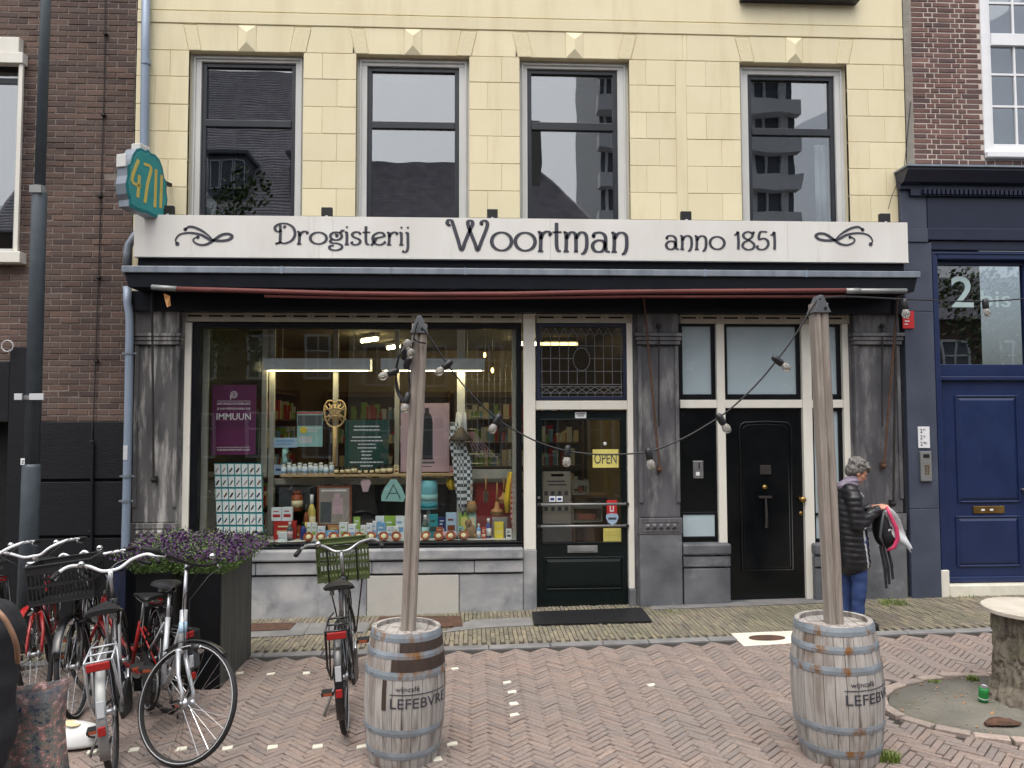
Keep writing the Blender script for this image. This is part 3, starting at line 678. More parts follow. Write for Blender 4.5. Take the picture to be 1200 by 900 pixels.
# the glossy black house door
hz0 = gz(2.9)+.012
hd = MB().box(a1[1]+.002, a2[0]-.002, YC+.05, YC+.1, hz0, ztr0-.002).build('house_door', 'paint_gloss_black', shop)
rpart('door_sill', (a1[1]-.02, a2[0]+.02, gz(2.9)-.05, hz0-.003), -.0, .14, 'bluestone', .005)
r_ = rect(868, 494, 928, 668, YC+.05); yd = YC+.05
def arch_path(x0, x1, z0, z1, k, rise): return [(x0,z0),(x1,z0),(x1,z1-rise-k),(x1-k*.4,z1-rise-k*.2),(x1-k,z1-rise*.6),((x0+x1)/2,z1),(x0+k,z1-rise*.6),(x0+k*.4,z1-rise-k*.2),(x0,z1-rise-k)]
b = MB(); b.tube([(x, yd-.004, z) for x, z in arch_path(r_[0], r_[1], r_[2], r_[3], .05, .02)], .013, 8, True); b.build('panel_moulding', 'paint_gloss_black', hd, smooth=True)
b = MB(); b.tube([(x, yd-.001, z) for x, z in arch_path(r_[0]+.03, r_[1]-.03, r_[2]+.03, r_[3]-.03, .05, .02)], .006, 6, True); b.build('inner_moulding', 'paint_gloss_black', hd, smooth=True)
b = MB(); rr = rect(890, 545, 903, 556, yd); b.box(rr[0], rr[1], yd-.02, yd, rr[2], rr[3]); b.build('peephole_plate', 'iron', hd, bevel=.005)
c_ = P(896, 571, yd); MB().lathe([(.028,0),(.03,.008),(.016,.016),(.012,.02)], (0,0,0), 16, Matrix.Translation(c_) @ Matrix.Rotation(R(90),4,'X')).build('lock', 'brass', hd, smooth=True)
rr = rect(889, 581, 904, 618, yd); b = MB(); b.box(rr[0], rr[1], yd-.025, yd, rr[3]-.025, rr[3]); b.tube([(sum(rr[:2])/2, yd-.03, rr[3]-.03), (sum(rr[:2])/2, yd-.045, rr[2]+.1), (sum(rr[:2])/2, yd-.03, rr[2])], [.012,.016,.02], 8); b.build('knocker', 'iron', hd, smooth=False)
c_ = P(938.5, 585, yd); MB().lathe([(.024,0),(.024,.006),(.011,.012),(.011,.035),(.03,.045),(.036,.06),(.03,.076),(.01,.082)], (0,0,0), 20, Matrix.Translation(c_) @ Matrix.Rotation(R(90),4,'X')).build('knob', 'brass', hd, smooth=True)
c_ = P(938.5, 601.5, yd); MB().lathe([(.024,0),(.022,.01),(.006,.014)], (0,0,0), 16, Matrix.Translation(c_) @ Matrix.Rotation(R(90),4,'X')).build('keyhole_plate', 'brass', hd, smooth=True)
# ================================================================== lettering drawn with a broad pen
def spline(pts, closed=False, k=6):
    pts = [Vector(p) for p in pts]; n = len(pts)
    if n < 3 and not closed: return [pts[0].lerp(pts[-1], i/4) for i in range(5)]
    out = []
    for i in range(n if closed else n-1):
        g = lambda j: pts[j % n] if closed else pts[max(0, min(n-1, j))]
        a, b, c, d = g(i-1), g(i), g(i+1), g(i+2)
        for t in range(k):
            t /= k; out.append(.5*((2*b)+(c-a)*t+(2*a-5*b+4*c-d)*t*t+(3*b-a-3*c+d)*t**3))
    if not closed: out.append(pts[-1])
    return out
def pen(mb, pts, fn, w0, w1, closed=False, th=.003, taper=0, k=6):
    """a ribbon of changing width (w0 across, w1 upright) on the surface fn(u, v, out)"""
    q = spline([(p[0], p[1], 0) for p in pts], closed, k); n = len(q); vs = []
    for i, p in enumerate(q):
        d = (q[(i+1) % n]-q[i-1]) if closed else (q[min(i+1,n-1)]-q[max(i-1,0)])
        d = d.normalized() if d.length > 1e-9 else Vector((1,0,0)); w = (w0+(w1-w0)*abs(d.y)**1.2)/2
        if taper and not closed: w *= min(1, .35+.65*min(i, n-1-i)/max(1, n*taper))
        nn = Vector((-d.y, d.x, 0)); a, c = p+nn*w, p-nn*w
        for s_, o_ in ((a, th), (c, th), (c, 0), (a, 0)): vs.append(fn(s_.x, s_.y, o_))
    fs = []
    for i in range(n if closed else n-1):
        a, b = i*4, ((i+1) % n)*4
        for j in range(4): fs.append((a+j, b+j, b+(j+1) % 4, a+(j+1) % 4)[::-1])
    if not closed: fs += [(0,1,2,3), tuple(reversed(range((n-1)*4, n*4)))]
    mb.add(vs, fs)
def dotp(mb, u, v, r, fn, th=.003, n=12):
    vs = [fn(u+r*math.cos(2*math.pi*i/n), v+r*math.sin(2*math.pi*i/n), th) for i in range(n)]+[fn(u+r*math.cos(2*math.pi*i/n), v+r*math.sin(2*math.pi*i/n), 0) for i in range(n)]
    mb.add(vs, [tuple(range(n))]+[(i, i+n, (i+1) % n+n, (i+1) % n) for i in range(n)])
def circ(cx, cy, rx, ry, a0=0, a1=360, n=12, rot=0):
    m = n if abs(a1-a0) < 360 else n-1; out = []
    for i in range(n): a = R(a0+(a1-a0)*i/m*(m/(n-1) if abs(a1-a0) < 360 else (n-1)/n)); out.append((cx+rx*math.cos(a), cy+ry*math.sin(a)))
    return out
# strokes per letter in units of the x-height: ('p', points) open, ('c', points) closed, ('d', x, y, r) dot ; last entry: advance
arc = lambda cx, cy, rx, ry, a0, a1, n=9: [(cx+rx*math.cos(R(a0+(a1-a0)*i/(n-1))), cy+ry*math.sin(R(a0+(a1-a0)*i/(n-1)))) for i in range(n)]
GL = {
 'o': ([('c', arc(.52,.5,.47,.47,0,330,12))], 1.12),
 'r': ([('p', [(.12,1.02),(.14,.5),(.12,.02)]), ('p', [(0,.0),(.26,.0)]), ('p', [(0,1.0),(.13,1.03)]), ('p', [(.14,.62),(.24,.9),(.42,1.04),(.58,.98),(.6,.86)]), ('d', .57,.86,.075)], .72),
 'i': ([('p', [(.12,1.02),(.13,.5),(.12,.02)]), ('p', [(0,1.0),(.13,1.03)]), ('p', [(0,.0),(.26,.0)]), ('d', .13,1.42,.09)], .36),
 'j': ([('p', [(.14,1.02),(.15,.4),(.15,-.2),(.08,-.5),(-.08,-.58),(-.16,-.48)]), ('p', [(.0,1.0),(.14,1.03)]), ('d', .15,1.42,.09), ('d', -.13,-.46,.06)], .4),
 's': ([('p', [(.56,.86),(.46,1.0),(.28,1.03),(.12,.93),(.08,.77),(.2,.6),(.44,.46),(.55,.28),(.47,.08),(.27,-.02),(.08,.06),(.05,.22)]), ('d', .08,.2,.07), ('d', .54,.85,.06)], .7),
 't': ([('p', [(.18,1.5),(.17,.9),(.18,.3),(.24,.06),(.38,.02)]), ('p', [(-.02,1.0),(.42,1.02)])], .5),
 'e': ([('p', [(.12,.5),(.7,.68),(.74,.82),(.62,.98),(.42,1.0),(.2,.86),(.08,.6),(.1,.3),(.26,.06),(.5,.0),(.72,.12),(.82,.28)]), ('p', [(-.02,-.06),(.14,.2),(.3,.5)])], .9),
 'g': ([('c', arc(.42,.68,.33,.32,0,330,11)), ('p', [(.66,.92),(.78,1.14),(.9,1.1)]), ('p', [(.2,.42),(.08,.26),(.2,.12),(.5,.08),(.74,-.06),(.74,-.3),(.5,-.46),(.2,-.44),(.04,-.3),(.1,-.12),(.3,-.08)]), ('p', [(.36,.86),(.5,.74),(.4,.6)])], .92),
 'a': ([('p', [(.12,.78),(.2,.96),(.42,1.02),(.62,.94),(.72,.74),(.72,.3),(.76,.06),(.92,.0)]), ('c', [(.68,.42),(.56,.58),(.34,.6),(.14,.46),(.1,.24),(.22,.04),(.44,.0),(.62,.12)]), ('d', .15,.8,.09)], 1.0),
 'n': ([('p', [(.12,1.02),(.14,.5),(.12,.02)]), ('p', [(0,1.0),(.13,1.03)]), ('p', [(0,.0),(.26,.0)]), ('p', [(.14,.66),(.3,.94),(.52,1.02),(.7,.88),(.74,.6),(.72,.2),(.62,-.06),(.5,-.12)]), ('d', .53,-.1,.05)], .94),
 'm': ([('p', [(.12,1.02),(.14,.5),(.12,.02)]), ('p', [(0,1.0),(.13,1.03)]), ('p', [(0,.0),(.26,.0)]), ('p', [(.14,.66),(.28,.94),(.44,1.02),(.58,.88),(.6,.5),(.6,.0)]), ('p', [(.6,.66),(.74,.94),(.92,1.02),(1.08,.88),(1.12,.6),(1.1,.2),(.98,-.06),(.84,-.12)]), ('p', [(.5,.0),(.7,.0)])], 1.3),
 'D': ([('p', [(.3,1.55),(.32,.9),(.3,.1)]), ('p', [(.05,.02),(.3,.1),(.6,.06),(.98,.3),(1.16,.8),(1.04,1.36),(.66,1.66),(.24,1.62),(0,1.36),(.06,1.08),(.24,1.0),(.38,1.14)]), ('p', [(.5,1.3),(.6,1.5)]), ('p', [(.04,.0),(.4,.14)])], 1.28),
 'W': ([('p', [(.1,1.3),(.0,1.42),(.06,1.58),(.2,1.56),(.28,1.36),(.5,.6),(.68,.02),(.86,.5),(1.08,1.1),(1.2,1.4),(1.14,1.56),(1.0,1.54),(.98,1.36),(1.12,.9),(1.32,.36),(1.44,.02),(1.62,.5),(1.84,1.12),(1.9,1.42),(1.78,1.58),(1.62,1.5),(1.62,1.36)]), ('d', .12,1.32,.06), ('d', 1.64,1.38,.06)], 2.05),
 '1': ([('p', [(.2,1.36),(.22,.6),(.2,.0)]), ('p', [(-.02,1.1),(.1,1.16),(.2,1.36)])], .42),
 '8': ([('c', [(.36,.72),(.12,.92),(.1,1.18),(.34,1.36),(.6,1.22),(.58,.98),(.36,.72),(.1,.5),(.04,.2),(.3,-.02),(.6,.06),(.7,.34),(.56,.58)]), ('p', [(.6,1.2),(.72,1.36)])], .84),
 '5': ([('p', [(.62,1.36),(.22,1.34),(.14,.8),(.4,.86),(.62,.7),(.66,.36),(.48,.06),(.2,.0),(.02,.14),(.06,.28)]), ('d', .08,.27,.06)], .82),
}
# ---- the long white sign
sign = thing('shop_sign', 'long white sign board lettered Drogisterij Woortman anno 1851 over the shopfront', 'sign', ((sx0+sx1)/2, YS, ZS0))
sm_ = MB()
jx = [sx0, FX(390,280,YS), FX(645,280,YS), FX(923,280,YS), sx1]
SKEW = (FZ(1063,305.5,YS)-FZ(158,299.7,YS))/(sx1-sx0)
for i in range(4):
    b = MB(); b.box(jx[i]+(.0008 if i else 0), jx[i+1]-(.0008 if i < 3 else 0), YS, YS+.06, ZS0, ZS1); b.build('sign_board', 'sign_white', sign, bevel=.0015)
b = MB(); b.box(sx0-.004, sx1+.004, YS-.003, YS+.07, ZS0-.012, ZS0-.001); b.build('bottom_trim', 'sign_white', sign)
fsign = lambda u, v, o: (u, YS-.0015-o, v)
def write(text, px0, px1, pbase, pxh, w0, w1, space=.55):
    x0, x1 = FX(px0, pbase, YS), FX(px1, pbase, YS); zb = FZ((px0+px1)/2, pbase, YS); xh = pxh*abs(FZ(600,280,YS)-FZ(600,281,YS))
    adv = sum(GL[c][1] if c != ' ' else space for c in text)-.1; sc = (x1-x0)/adv; x = x0
    for c in text:
        if c == ' ': x += space*sc; continue
        b = MB(); T = lambda u, v, o, x=x: fsign(x+u*sc, zb+v*xh, o)
        for st in GL[c][0]:
            if st[0] == 'd': dotp(b, x+st[1]*sc, zb+st[2]*xh, st[3]*xh, fsign)
            else: pen(b, [(x+p[0]*sc, zb+p[1]*xh) for p in st[1]], fsign, w0, w1, st[0] == 'c')
        b.build('letter', 'letter_dark', sign); x += GL[c][1]*sc
write('Drogisterij', 322, 481, 286.5, 14.2, .014, .030)
write('Woortman', 524, 737, 294.5, 22.4, .018, .040)
write('anno', 779, 849.5, 292.3, 15.8, .014, .030)
write('1851', 861, 910, 292.3, 15.4, .014, .030)
def flourish(px, mirror):
    b = MB(); s_ = -1 if mirror else 1; f = lambda x, y: (FX(px+s_*x, 280, YS), FZ(px, 278+y, YS))
    L = lambda pts, a, c: pen(b, [f(*p) for p in pts], fsign, a, c, taper=.3)
    L([(-32,8),(-33,3),(-28,-3),(-17,-5),(-4,-3),(6,2),(16,4),(28,3),(33,-1),(29,-4),(21,-3),(12,3),(4,8),(-4,9),(-11,6),(-12,2),(-6,-1)], .026, .034)
    L([(-22,-8),(-18,-12),(-10,-11),(0,-6),(9,1)], .024, .03)
    dotp(b, *f(-31,8), .022, fsign); dotp(b, *f(-7,0), .018, fsign); dotp(b, *f(-22,-9), .02, fsign)
    b.build('flourish', 'letter_dark', sign)
flourish(239, False); flourish(989, True)
# ---- floodlights standing on the sign
for i, (px, lab) in enumerate([(197,'small black floodlight half hidden behind the teal hanging sign'),(383,'small black floodlight on the sign between first and second upper windows'),(577,'small black floodlight on the sign above the word Woortman'),(804,'small black floodlight on the sign above the word anno'),(1037,'small black floodlight on the sign above the right-hand flourish')]):
    yy = -.2; pz = ZS1; c = FX(px, 250, yy); t = thing('floodlight', lab, 'floodlight', (c, yy, pz), 0, 'floodlights along the sign board')
    b = MB(); b.box(c-.058, c+.058, yy-.012, yy+.045, pz+.012, pz+.125); b.build('housing', 'plastic_black', t, bevel=.006)
    b = MB(); b.box(c-.012, c+.012, yy-.016, yy-.0125, pz+.02, pz+.034); b.build('maker_plate', 'pale_grey', t)
    b = MB(); b.box(c-.02, c+.02, yy, yy+.035, pz-.03, pz+.0115); b.build('foot', 'iron', t)
b = MB(); b.tube([P(1041,245,-.19), P(1045,230,-.1), P(1060,195,-.02), P(1064,120,.0)+Vector((.02,-.02,0))], .004, 5); tag(b.build('cable', 'plastic_black', None), 'thin black cable rising from the rightmost floodlight to the cement joint', 'cable')
# ---- rolled-up red awning with its arms
aw = thing('awning', 'faded red rolled-up awning tube under the shop cornice', 'awning', (FX(600,345,-.49), -.49, FZ(600,345,-.49)))
ya = -.49
b = MB(); pts = [(203,338.5),(300,341),(400,344),(500,345),(600,344.5),(700,342.5),(800,341.5),(900,341),(995,340.5)]
b.tube([P(px,py,ya) for px,py in pts], .025, 10); b.build('cloth_roll', 'awning_red', aw, smooth=True)
b = MB(); b.tube([P(px,py,ya+.02) for px,py in [(310,347),(450,349.5),(600,349),(752,347.5),(990,347.5)]], .017, 8); b.build('front_bar', 'awning_red', aw, smooth=True)
b = MB(); b.tube([P(178,336.5,ya), P(207,338.5,ya)], .028, 10); b.tube([P(991,341,ya), P(1062,341,ya)], .028, 10); b.tube([P(991,341,ya), P(1008,341,ya)], .031, 10); b.build('roller_end', 'steel_dull', aw, smooth=True)
b = MB(); p = P(196,345,ya); q = P(199,359,ya)
b.add([P(192,344,ya-.04), P(199,347,ya-.05), P(200,358,ya-.03), P(196,360,ya-.04), P(193,350,ya-.02)], [(0,4,3,2,1)]); b.build('torn_flap', 'brush_wood', aw, thick=.004)
def arm(name, px0, y0p, px1, y1p, yy, m='iron', r=.013):
    b = MB(); b.tube([P(px0,y0p,yy), P(px1,y1p,-.1)], r, 8); e = P(px1,y1p,-.09); b.ball(e, .03, 10, 6); b.box(e.x-.02, e.x+.02, e.y, e.y+.06, e.z-.035, e.z+.035); b.build(name, m, aw, smooth=False)
arm('arm', 178, 341, 180, 562, -.14); arm('arm', 754, 345, 773, 550, -.14, 'rust'); arm('arm', 1052, 345, 1036, 546, -.14, 'rust'); arm('arm', 1050, 345, 1047, 590, -.14)
for (px, a, c) in ((772,382,500),(1034,382,500)):
    b = MB(); b.tube([P(px,a,-.07), P(px,c,-.07)], .009, 6); b.ball(P(px,a,-.07), .028, 8, 6); b.build('slide_rail', 'iron', aw)
# ---- zinc downpipe beside the shop
dp = thing('downpipe', 'grey zinc downpipe bending round the sign at the brick corner', 'downpipe', (FX(150,640,-.08), -.08, gz(-4)))
b = MB(); b.tube([P(171.5,-60,-.07), P(170.5,60,-.07), P(169,180,-.07), P(168,262,-.07)], .045, 14); b.build('upper_pipe', 'zinc_blue', dp, smooth=True)
b = MB(); b.tube([P(171,70,-.07), P(171,76,-.07)], .052, 14); b.build('collar', 'zinc_blue', dp)
yp = -.13
b = MB(); b.tube([P(165,268,-.12), P(158,277,-.125), P(151,287,yp), P(149.5,297,yp), P(149.5,312,yp)], .043, 14); b.build('elbow', 'zinc', dp, smooth=True)
b = MB(); b.tube([P(149,336,yp), P(149.5,355,yp), P(151.5,368,yp), P(152,380,yp), P(150.5,480,yp), P(148.5,580,yp), P(147,640,yp), P(145.5,745,yp)], .042, 14); b.build('lower_pipe', 'zinc_blue', dp, smooth=True)
for px, py in ((151.5,414),(149,558),(148,587)):
    b = MB(); b.tube([P(px,py-1.5,yp), P(px-.1,py+1.5,yp)], .05, 14); c = P(px,py,yp); b.box(c.x-.075, c.x+.075, yp-.006, yp+.006, c.z-.008, c.z+.008); b.build('bracket', 'zinc', dp)
b = MB(); c = P(149,533,yp); b.box(c.x-.022, c.x+.022, yp-.0445, yp-.0405, c.z-.05, c.z+.1); b.build('peeling_sticker', 'pale_grey', dp)
# ---- teal 4711 hanging sign
HS = thing('hanging_sign', 'double-sided teal shield sign numbered 4711 hanging at the brick corner', 'hanging sign', tuple(P(167,215,-.3)))
yo = -.62                                           # the sign stands out from the wall, its face turned to the right
xs_ = FX(165, 215, -.35)
def shield(sc=1.0):
    o = [(0,.43),(.05,.40),(.12,.41),(.2,.37),(.26,.28),(.29,.17),(.34,.12),(.335,.0),(.36,-.1),(.34,-.22),(.3,-.28),(.3,-.36),(.2,-.38),(.1,-.385),(0,-.37)]
    p = [(u*sc, v*sc) for u, v in o]+[(-u*sc, v*sc) for u, v in reversed(o[1:-1])]
    return p
YAWS = R(72)
hm = Matrix.Translation(P(167,216,-.42)) @ Matrix.Rotation(YAWS, 4, 'Z') @ Matrix.Scale(.84, 4)
def hpart(nm, poly, y0, y1, m, bevel=0):
    b = MB(); b.prism(poly[::-1], y0, y1, hm); return b.build(nm, m, HS, bevel=bevel)
hpart('body', shield(), -.07, .07, 'zinc', .004)
hpart('face_rim', shield(.985), -.078, -.0705, 'teal_sign', .003); hpart('face', shield(.90), -.083, -.0785, 'teal_light', .002); hpart('face', shield(.985), .0705, .078, 'teal_sign', .003)
b = MB(); fh = lambda u, v, o: tuple(hm @ Vector((u, -.0835-o, v)))
for x_, pts in ((-.27, [(.10,.24),(.0,-.04),(.15,-.07)]), (-.27, [(.12,.06),(.10,-.22)]), (-.08, [(-.0,.22),(.12,.21),(.07,.0),(.03,-.25)]), (.11, [(.02,.22),(.01,-.26)]), (.21, [(.02,.18),(.01,-.24)])):
    pen(b, [(x_+u, v) for u, v in pts], fh, .035, .046, k=4)
b.build('numerals', 'gold', HS)
for z_ in (.12, -.2): MB().box(.1, .5, -.02, .02, z_, z_+.04, hm).build('wall_bracket', 'iron', HS)
for q_ in ((-.13, .05, -.066, .066, .38, .47), (-.36, -.34, -.068, .068, .10, .26)): MB().box(*q_, hm).build('end_plate', 'frame_grey', HS, bevel=.01)
# ---- red notice between the shop and the navy front, thin cables of the facade
r_ = rect(1057.5, 364.5, 1071, 385, -.085); b = MB(); b.box(r_[0], r_[1], -.09, -.082, r_[2], r_[3]); nt = b.build('red_notice', 'sticker_red', None, bevel=.002); tag(nt, 'small red enamel notice on the dark pilaster by the awning end', 'notice')
b = MB()
for k, w_ in enumerate((.7,.5,.62,.4)): z_ = r_[3]-.05-.035*k; b.box(r_[0]+.02, r_[0]+.02+(r_[1]-r_[0]-.04)*w_, -.0925, -.0902, z_, z_+.012)
b.build('notice_text', 'text_white', nt)

# ================================================================== brick house on the left
left = thing('brown_brick_house', 'dark brown brick house with black plinth left of the drugstore', 'house', (-5, 0, gz(-5)))
LX0, LX1 = -7.6, XL-.012
zbk = FZ(100, 494); 
wx0, wx1, wz0, wz1 = FX(-60,180), FX(21,180), FZ(10,297), FZ(10,62)      # window opening upstairs
def wall_bricks(parent, name, x0, x1, z0, z1, L, H, mats, mortar, jt=.010, holes=(), bond='running', maxparts=300, y=0.0, key=None):
    b = MB(); 
    # mortar bed as strips around the holes
    hs_ = sorted(holes)
    if not hs_: b.box(x0, x1, y+.006, y+.3, z0, z1)
    for (hx0,hx1,hz0,hz1) in hs_:
        b.box(x0, x1, y+.006, y+.3, hz1, z1); b.box(x0, x1, y+.006, y+.3, z0, hz0)
        if hx0 > x0: b.box(x0, hx0, y+.006, y+.3, hz0, hz1)
        b.box(hx1, x1, y+.006, y+.3, hz0, hz1)
    b.build('mortar', mortar, parent)
    mesh = {}
    def bmesh_(l):
        k = round(l, 3)
        if k not in mesh:
            q = MB(); e = .004; hh = (H-jt)/2; ll = k/2
            q.add([(-ll,.012,-hh),(ll,.012,-hh),(ll,.012,hh),(-ll,.012,hh),(-ll,e,-hh),(ll,e,-hh),(ll,e,hh),(-ll,e,hh),(-ll+e,0,-hh+e),(ll-e,0,-hh+e),(ll-e,0,hh-e),(-ll+e,0,hh-e)],
                  [(0,1,5,4),(1,2,6,5),(2,3,7,6),(3,0,4,7),(4,5,9,8),(5,6,10,9),(6,7,11,10),(7,4,8,11),(8,9,10,11)])
            m_ = q.mesh(name); m_.materials.append(MAT[mats]); mesh[k] = (q, m_)
        return mesh[k]
    rows = int((z1-z0)/H); out = []
    for r_ in range(rows):
        z = z0+H*(r_+.5); x = x0+jt/2; i = r_ % 2
        first = True
        while x < x1-.03:
            if bond == 'running': l = L-jt if not (first and r_ % 2) else L/2-jt
            else: l = (L-jt) if (i % 2 == 0) else (L/2-jt); i += 1
            if first and bond != 'running' and r_ % 2: l = L*.75-jt; i = 1
            first = False; l = min(l, x1-x-jt/2)
            if x1-x-l-jt < .05: l = x1-x-jt/2
            cx = x+l/2; ok = not any(cx+l/2 > a and cx-l/2 < c and z+H/2 > d_ and z-H/2 < e_ for a, c, d_, e_ in holes)
            if not ok:
                for a, c, d_, e_ in holes:
                    if cx-l/2 < a < cx+l/2 and z+H/2 > d_ and z-H/2 < e_ and a-cx+l/2 > .04: out.append(((a-.004+cx-l/2)/2, z, a-.004-cx+l/2))
                    if cx-l/2 < c < cx+l/2 and z+H/2 > d_ and z-H/2 < e_ and cx+l/2-c > .04:
                        out.append((c+.004+(cx+l/2-c)/2, z, cx+l/2-c-.008))
            else: out.append((cx, z, l))
            x += l+jt
    px = lambda o: seen_px((o[0], y, o[1]))
    vis_ = lambda o: (0 if (0 < px(o)[0] < 1200 and -4 < px(o)[1] < 900) else 1, px(o)[2])
    out.sort(key=vis_); rest = MB()
    for k, (cx, z, l) in enumerate(out):
        q, m_ = bmesh_(l); yy = y+rnd.gauss(0,.0018)
        if k < maxparts and vis_((cx,z,l))[0] == 0:
            o = put(name, m_, None, parent, loc=(cx, yy, z+rnd.gauss(0,.0008)))
        else: rest.add(q.v, q.f, Matrix.Translation((cx, yy, z)))
    if rest.v: stuff(rest.build(name+'s_beyond', mats, parent))
wall_bricks(left, 'brick', LX0, LX1, zbk, 8.0, .212, .0655, 'brick_brown', 'mortar_left', .011, [(wx0, wx1, wz0, wz1)])
# upstairs window: white frame with a roller box
b = MB(); b.box(wx0, wx1-.0, .04, .12, wz1-.1, wz1); b.box(wx1-.05, wx1, .04, .12, wz0, wz1-.1); b.box(wx0, wx1, .04, .12, wz0, wz0+.06); lw_ = b.build('window', 'frame_grey', left, bevel=.004)
r_ = rect(-60, 44, 24, 62, -.06); b = MB(); b.box(r_[0], r_[1], -.09, .0, r_[2], r_[3]); b.box(r_[0], r_[1]+.05, -.1, .0, r_[2]-.12, r_[2]-.001); b.build('roller_box', 'frame_cream', lw_, bevel=.006)
b = MB(); gx = FX(22,180,-.07); b.box(gx-.02, gx+.02, -.08, -.05, wz0-.02, r_[2]-.1); b.build('guide_rail', 'frame_cream', lw_)
b = MB(); b.box(wx0-.05, wx1+.12, -.12, .03, wz0-.12, wz0-.002); b.build('sill', 'frame_cream', lw_, bevel=.006)
b = MB(); b.box(wx0, wx1-.05, .07, .078, wz0+.06, wz1-.1); b.build('pane', 'glass_window', lw_)
b = MB(); zt_ = FZ(5,95,.06); b.box(wx0, wx1-.05, .055, .069, zt_-.03, zt_+.03); b.build('sash_rail', 'sash_dark', lw_)
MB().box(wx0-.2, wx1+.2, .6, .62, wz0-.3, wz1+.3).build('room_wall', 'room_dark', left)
# black plinth of scored panels with a doorway at its left end
dx_ = FX(44, 560); zq = [zbk-.004, FZ(95,561), FZ(95,564.5), FZ(95,627), FZ(95,630.5), gz(-4.4)-.06]
mat('plinth_black', (14,16,20), (20,22,27), spec=.3, rough=.55, scale=6, stretch=(.4,1,4), bump=.5, bscale=50, bdist=.006)
mid = FX(110, 560)
for (za, zb_) in ((zq[1], zq[0]), (zq[3], zq[2]), (zq[5], zq[4])):
    for (xa, xb) in ((dx_, mid-.002), (mid+.002, LX1)): rpart('plinth_panel', (xa, xb, za, zb_), -.03, .2, 'plinth_black', .006, left)
rpart('plinth_back', (dx_+.001, LX1-.001, zq[5], zq[0]-.002), .01, .22, 'black_hole', 0, left)
z_l = FZ(20, 407); xj0 = FX(10, 520)
rpart('door_frame', (xj0, dx_-.002, gz(-5)-.05, z_l-.001), -.02, .25, 'plinth_black', .006, left)
rpart('door_head', (LX0, xj0-.001, FZ(5,424), zbk-.002), -.02, .25, 'plinth_black', .006, left)
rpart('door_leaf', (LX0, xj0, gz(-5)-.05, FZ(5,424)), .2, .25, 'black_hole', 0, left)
# note: bricks run down to the door head beside the frame
wall_bricks(left, 'brick', xj0, dx_-.003, z_l, zbk-.001, .212, .0655, 'brick_brown', 'mortar_left', .009, maxparts=40) if z_l < zbk-.1 else None
b = MB(); b.tube([(FX(124.5,-40),-.015,FZ(124,-40)), (FX(123,100),-.015,FZ(122,100)), (FX(117,300),-.015,FZ(117,300)), (FX(111,485),-.02,FZ(111,485)), (FX(109,520),-.045,FZ(109,520))], .006, 5); cb = b.build('wall_cable', 'iron', left)
b = MB(); b.tube([P(109,520,-.045), P(108,560,-.045), P(107,660,-.045)], .016, 8); b.build('cable_pipe', 'plinth_black', left)
b = MB()
for px, py in ((124,40),(121.5,135),(117,230),(115.5,325),(113.5,423),(109,517),(109,546),(107,622)): c = P(px,py,-.02); b.box(c.x-.02, c.x+.02, -.05, .0, c.z-.01, c.z+.01)
b.build('cable_clip', 'iron', left)
b = MB(); c = P(6,405,-.1); b.tube([(c.x+.06*math.cos(a*.5236), -.06, c.z+.06*math.sin(a*.5236)) for a in range(12)], .006, 6, True); tag(b.build('wire_loop', 'pale_grey', None), 'loop of pale wire on the brown brick wall above the dark doorway', 'wire')

# ================================================================== brick house with the navy front, right
right = thing('navy_front_house', 'red brick house with navy blue door front right of the drugstore', 'house', (6, 0, gz(6)))
RX0, RX1 = XR+.012, 8.6
zc = FZ(1130, 205)
rx0, rx1, rz0, rz1 = FX(1151,100), 7.4, FZ(1170,186), 7.9
xcem = FX(1068.5, 100)
b = MB(); n_ = 20
b.add([(x_+(rnd.uniform(-.012,.012) if i_ else 0), y_, zc+(8-zc)*k/n_) for k in range(n_+1) for i_, (x_, y_) in enumerate(((RX0-.008,-.008),(xcem+.004,-.008),(xcem+.004,.05)))], [(k*3+a, k*3+a+1, k*3+a+4, k*3+a+3) for k in range(n_) for a in range(2)])
b.build('cement_joint', 'cement', right)
wall_bricks(right, 'brick', xcem+.006, RX1, zc, 7.95, .212, .0595, 'brick_red', 'mortar_right', .0125, [(rx0, rx1, rz0, rz1)], bond='flemish')
mat('frame_white', (232,234,236), (224,226,229), rough=.4, bump=.03)
b = MB(); fw = .085; b.box(rx0, rx0+fw, -.01, .12, rz0+.0, rz1); b.box(rx0+fw, rx1, -.01, .12, rz0, rz0+.13); b.box(rx1-fw, rx1, -.01, .12, rz0+.13, rz1); rw = b.build('window', 'frame_white', right, bevel=.006)
b = MB(); b.box(rx0-.0, rx1, -.06, .02, rz0-.0, rz0+.07); b.build('sill', 'frame_white', rw, bevel=.008)
gx0_ = rx0+fw; b = MB(); zz_ = [FZ(1180, y) for y in (161, 123.5, 86, 50, 42, 2, -40)]
zb_ = rz0+.13
b.box(gx0_, gx0_+.045, .02, .07, zb_, rz1); b.box(gx0_+.045, rx1-fw, .02, .07, zb_, zb_+.05); b.box(gx0_+.045, rx1-fw, .0, .07, zz_[3]-.03, zz_[4]+.03); b.build('sash', 'frame_white', rw, bevel=.004)
b = MB(); barw = .024
for x_ in [gx0_+.045+.285*k for k in range(1, 4)]: b.box(x_-barw/2, x_+barw/2, .025, .062, zb_+.05, zz_[3]-.03); b.box(x_-barw/2, x_+barw/2, .025, .062, zz_[4]+.03, rz1)
for z_ in (zz_[1], zz_[2], zz_[5], zz_[6]): b.box(gx0_+.045, rx1-fw, .028, .06, z_-barw/2, z_+barw/2)
b.build('glazing_bars', 'frame_white', rw)
MB().box(gx0_, rx1-fw, .042, .048, zb_, rz1).build('pane', 'glass_window', rw)
mat('blind_grey', (150,152,160), (142,144,152), rough=.8, bump=0)
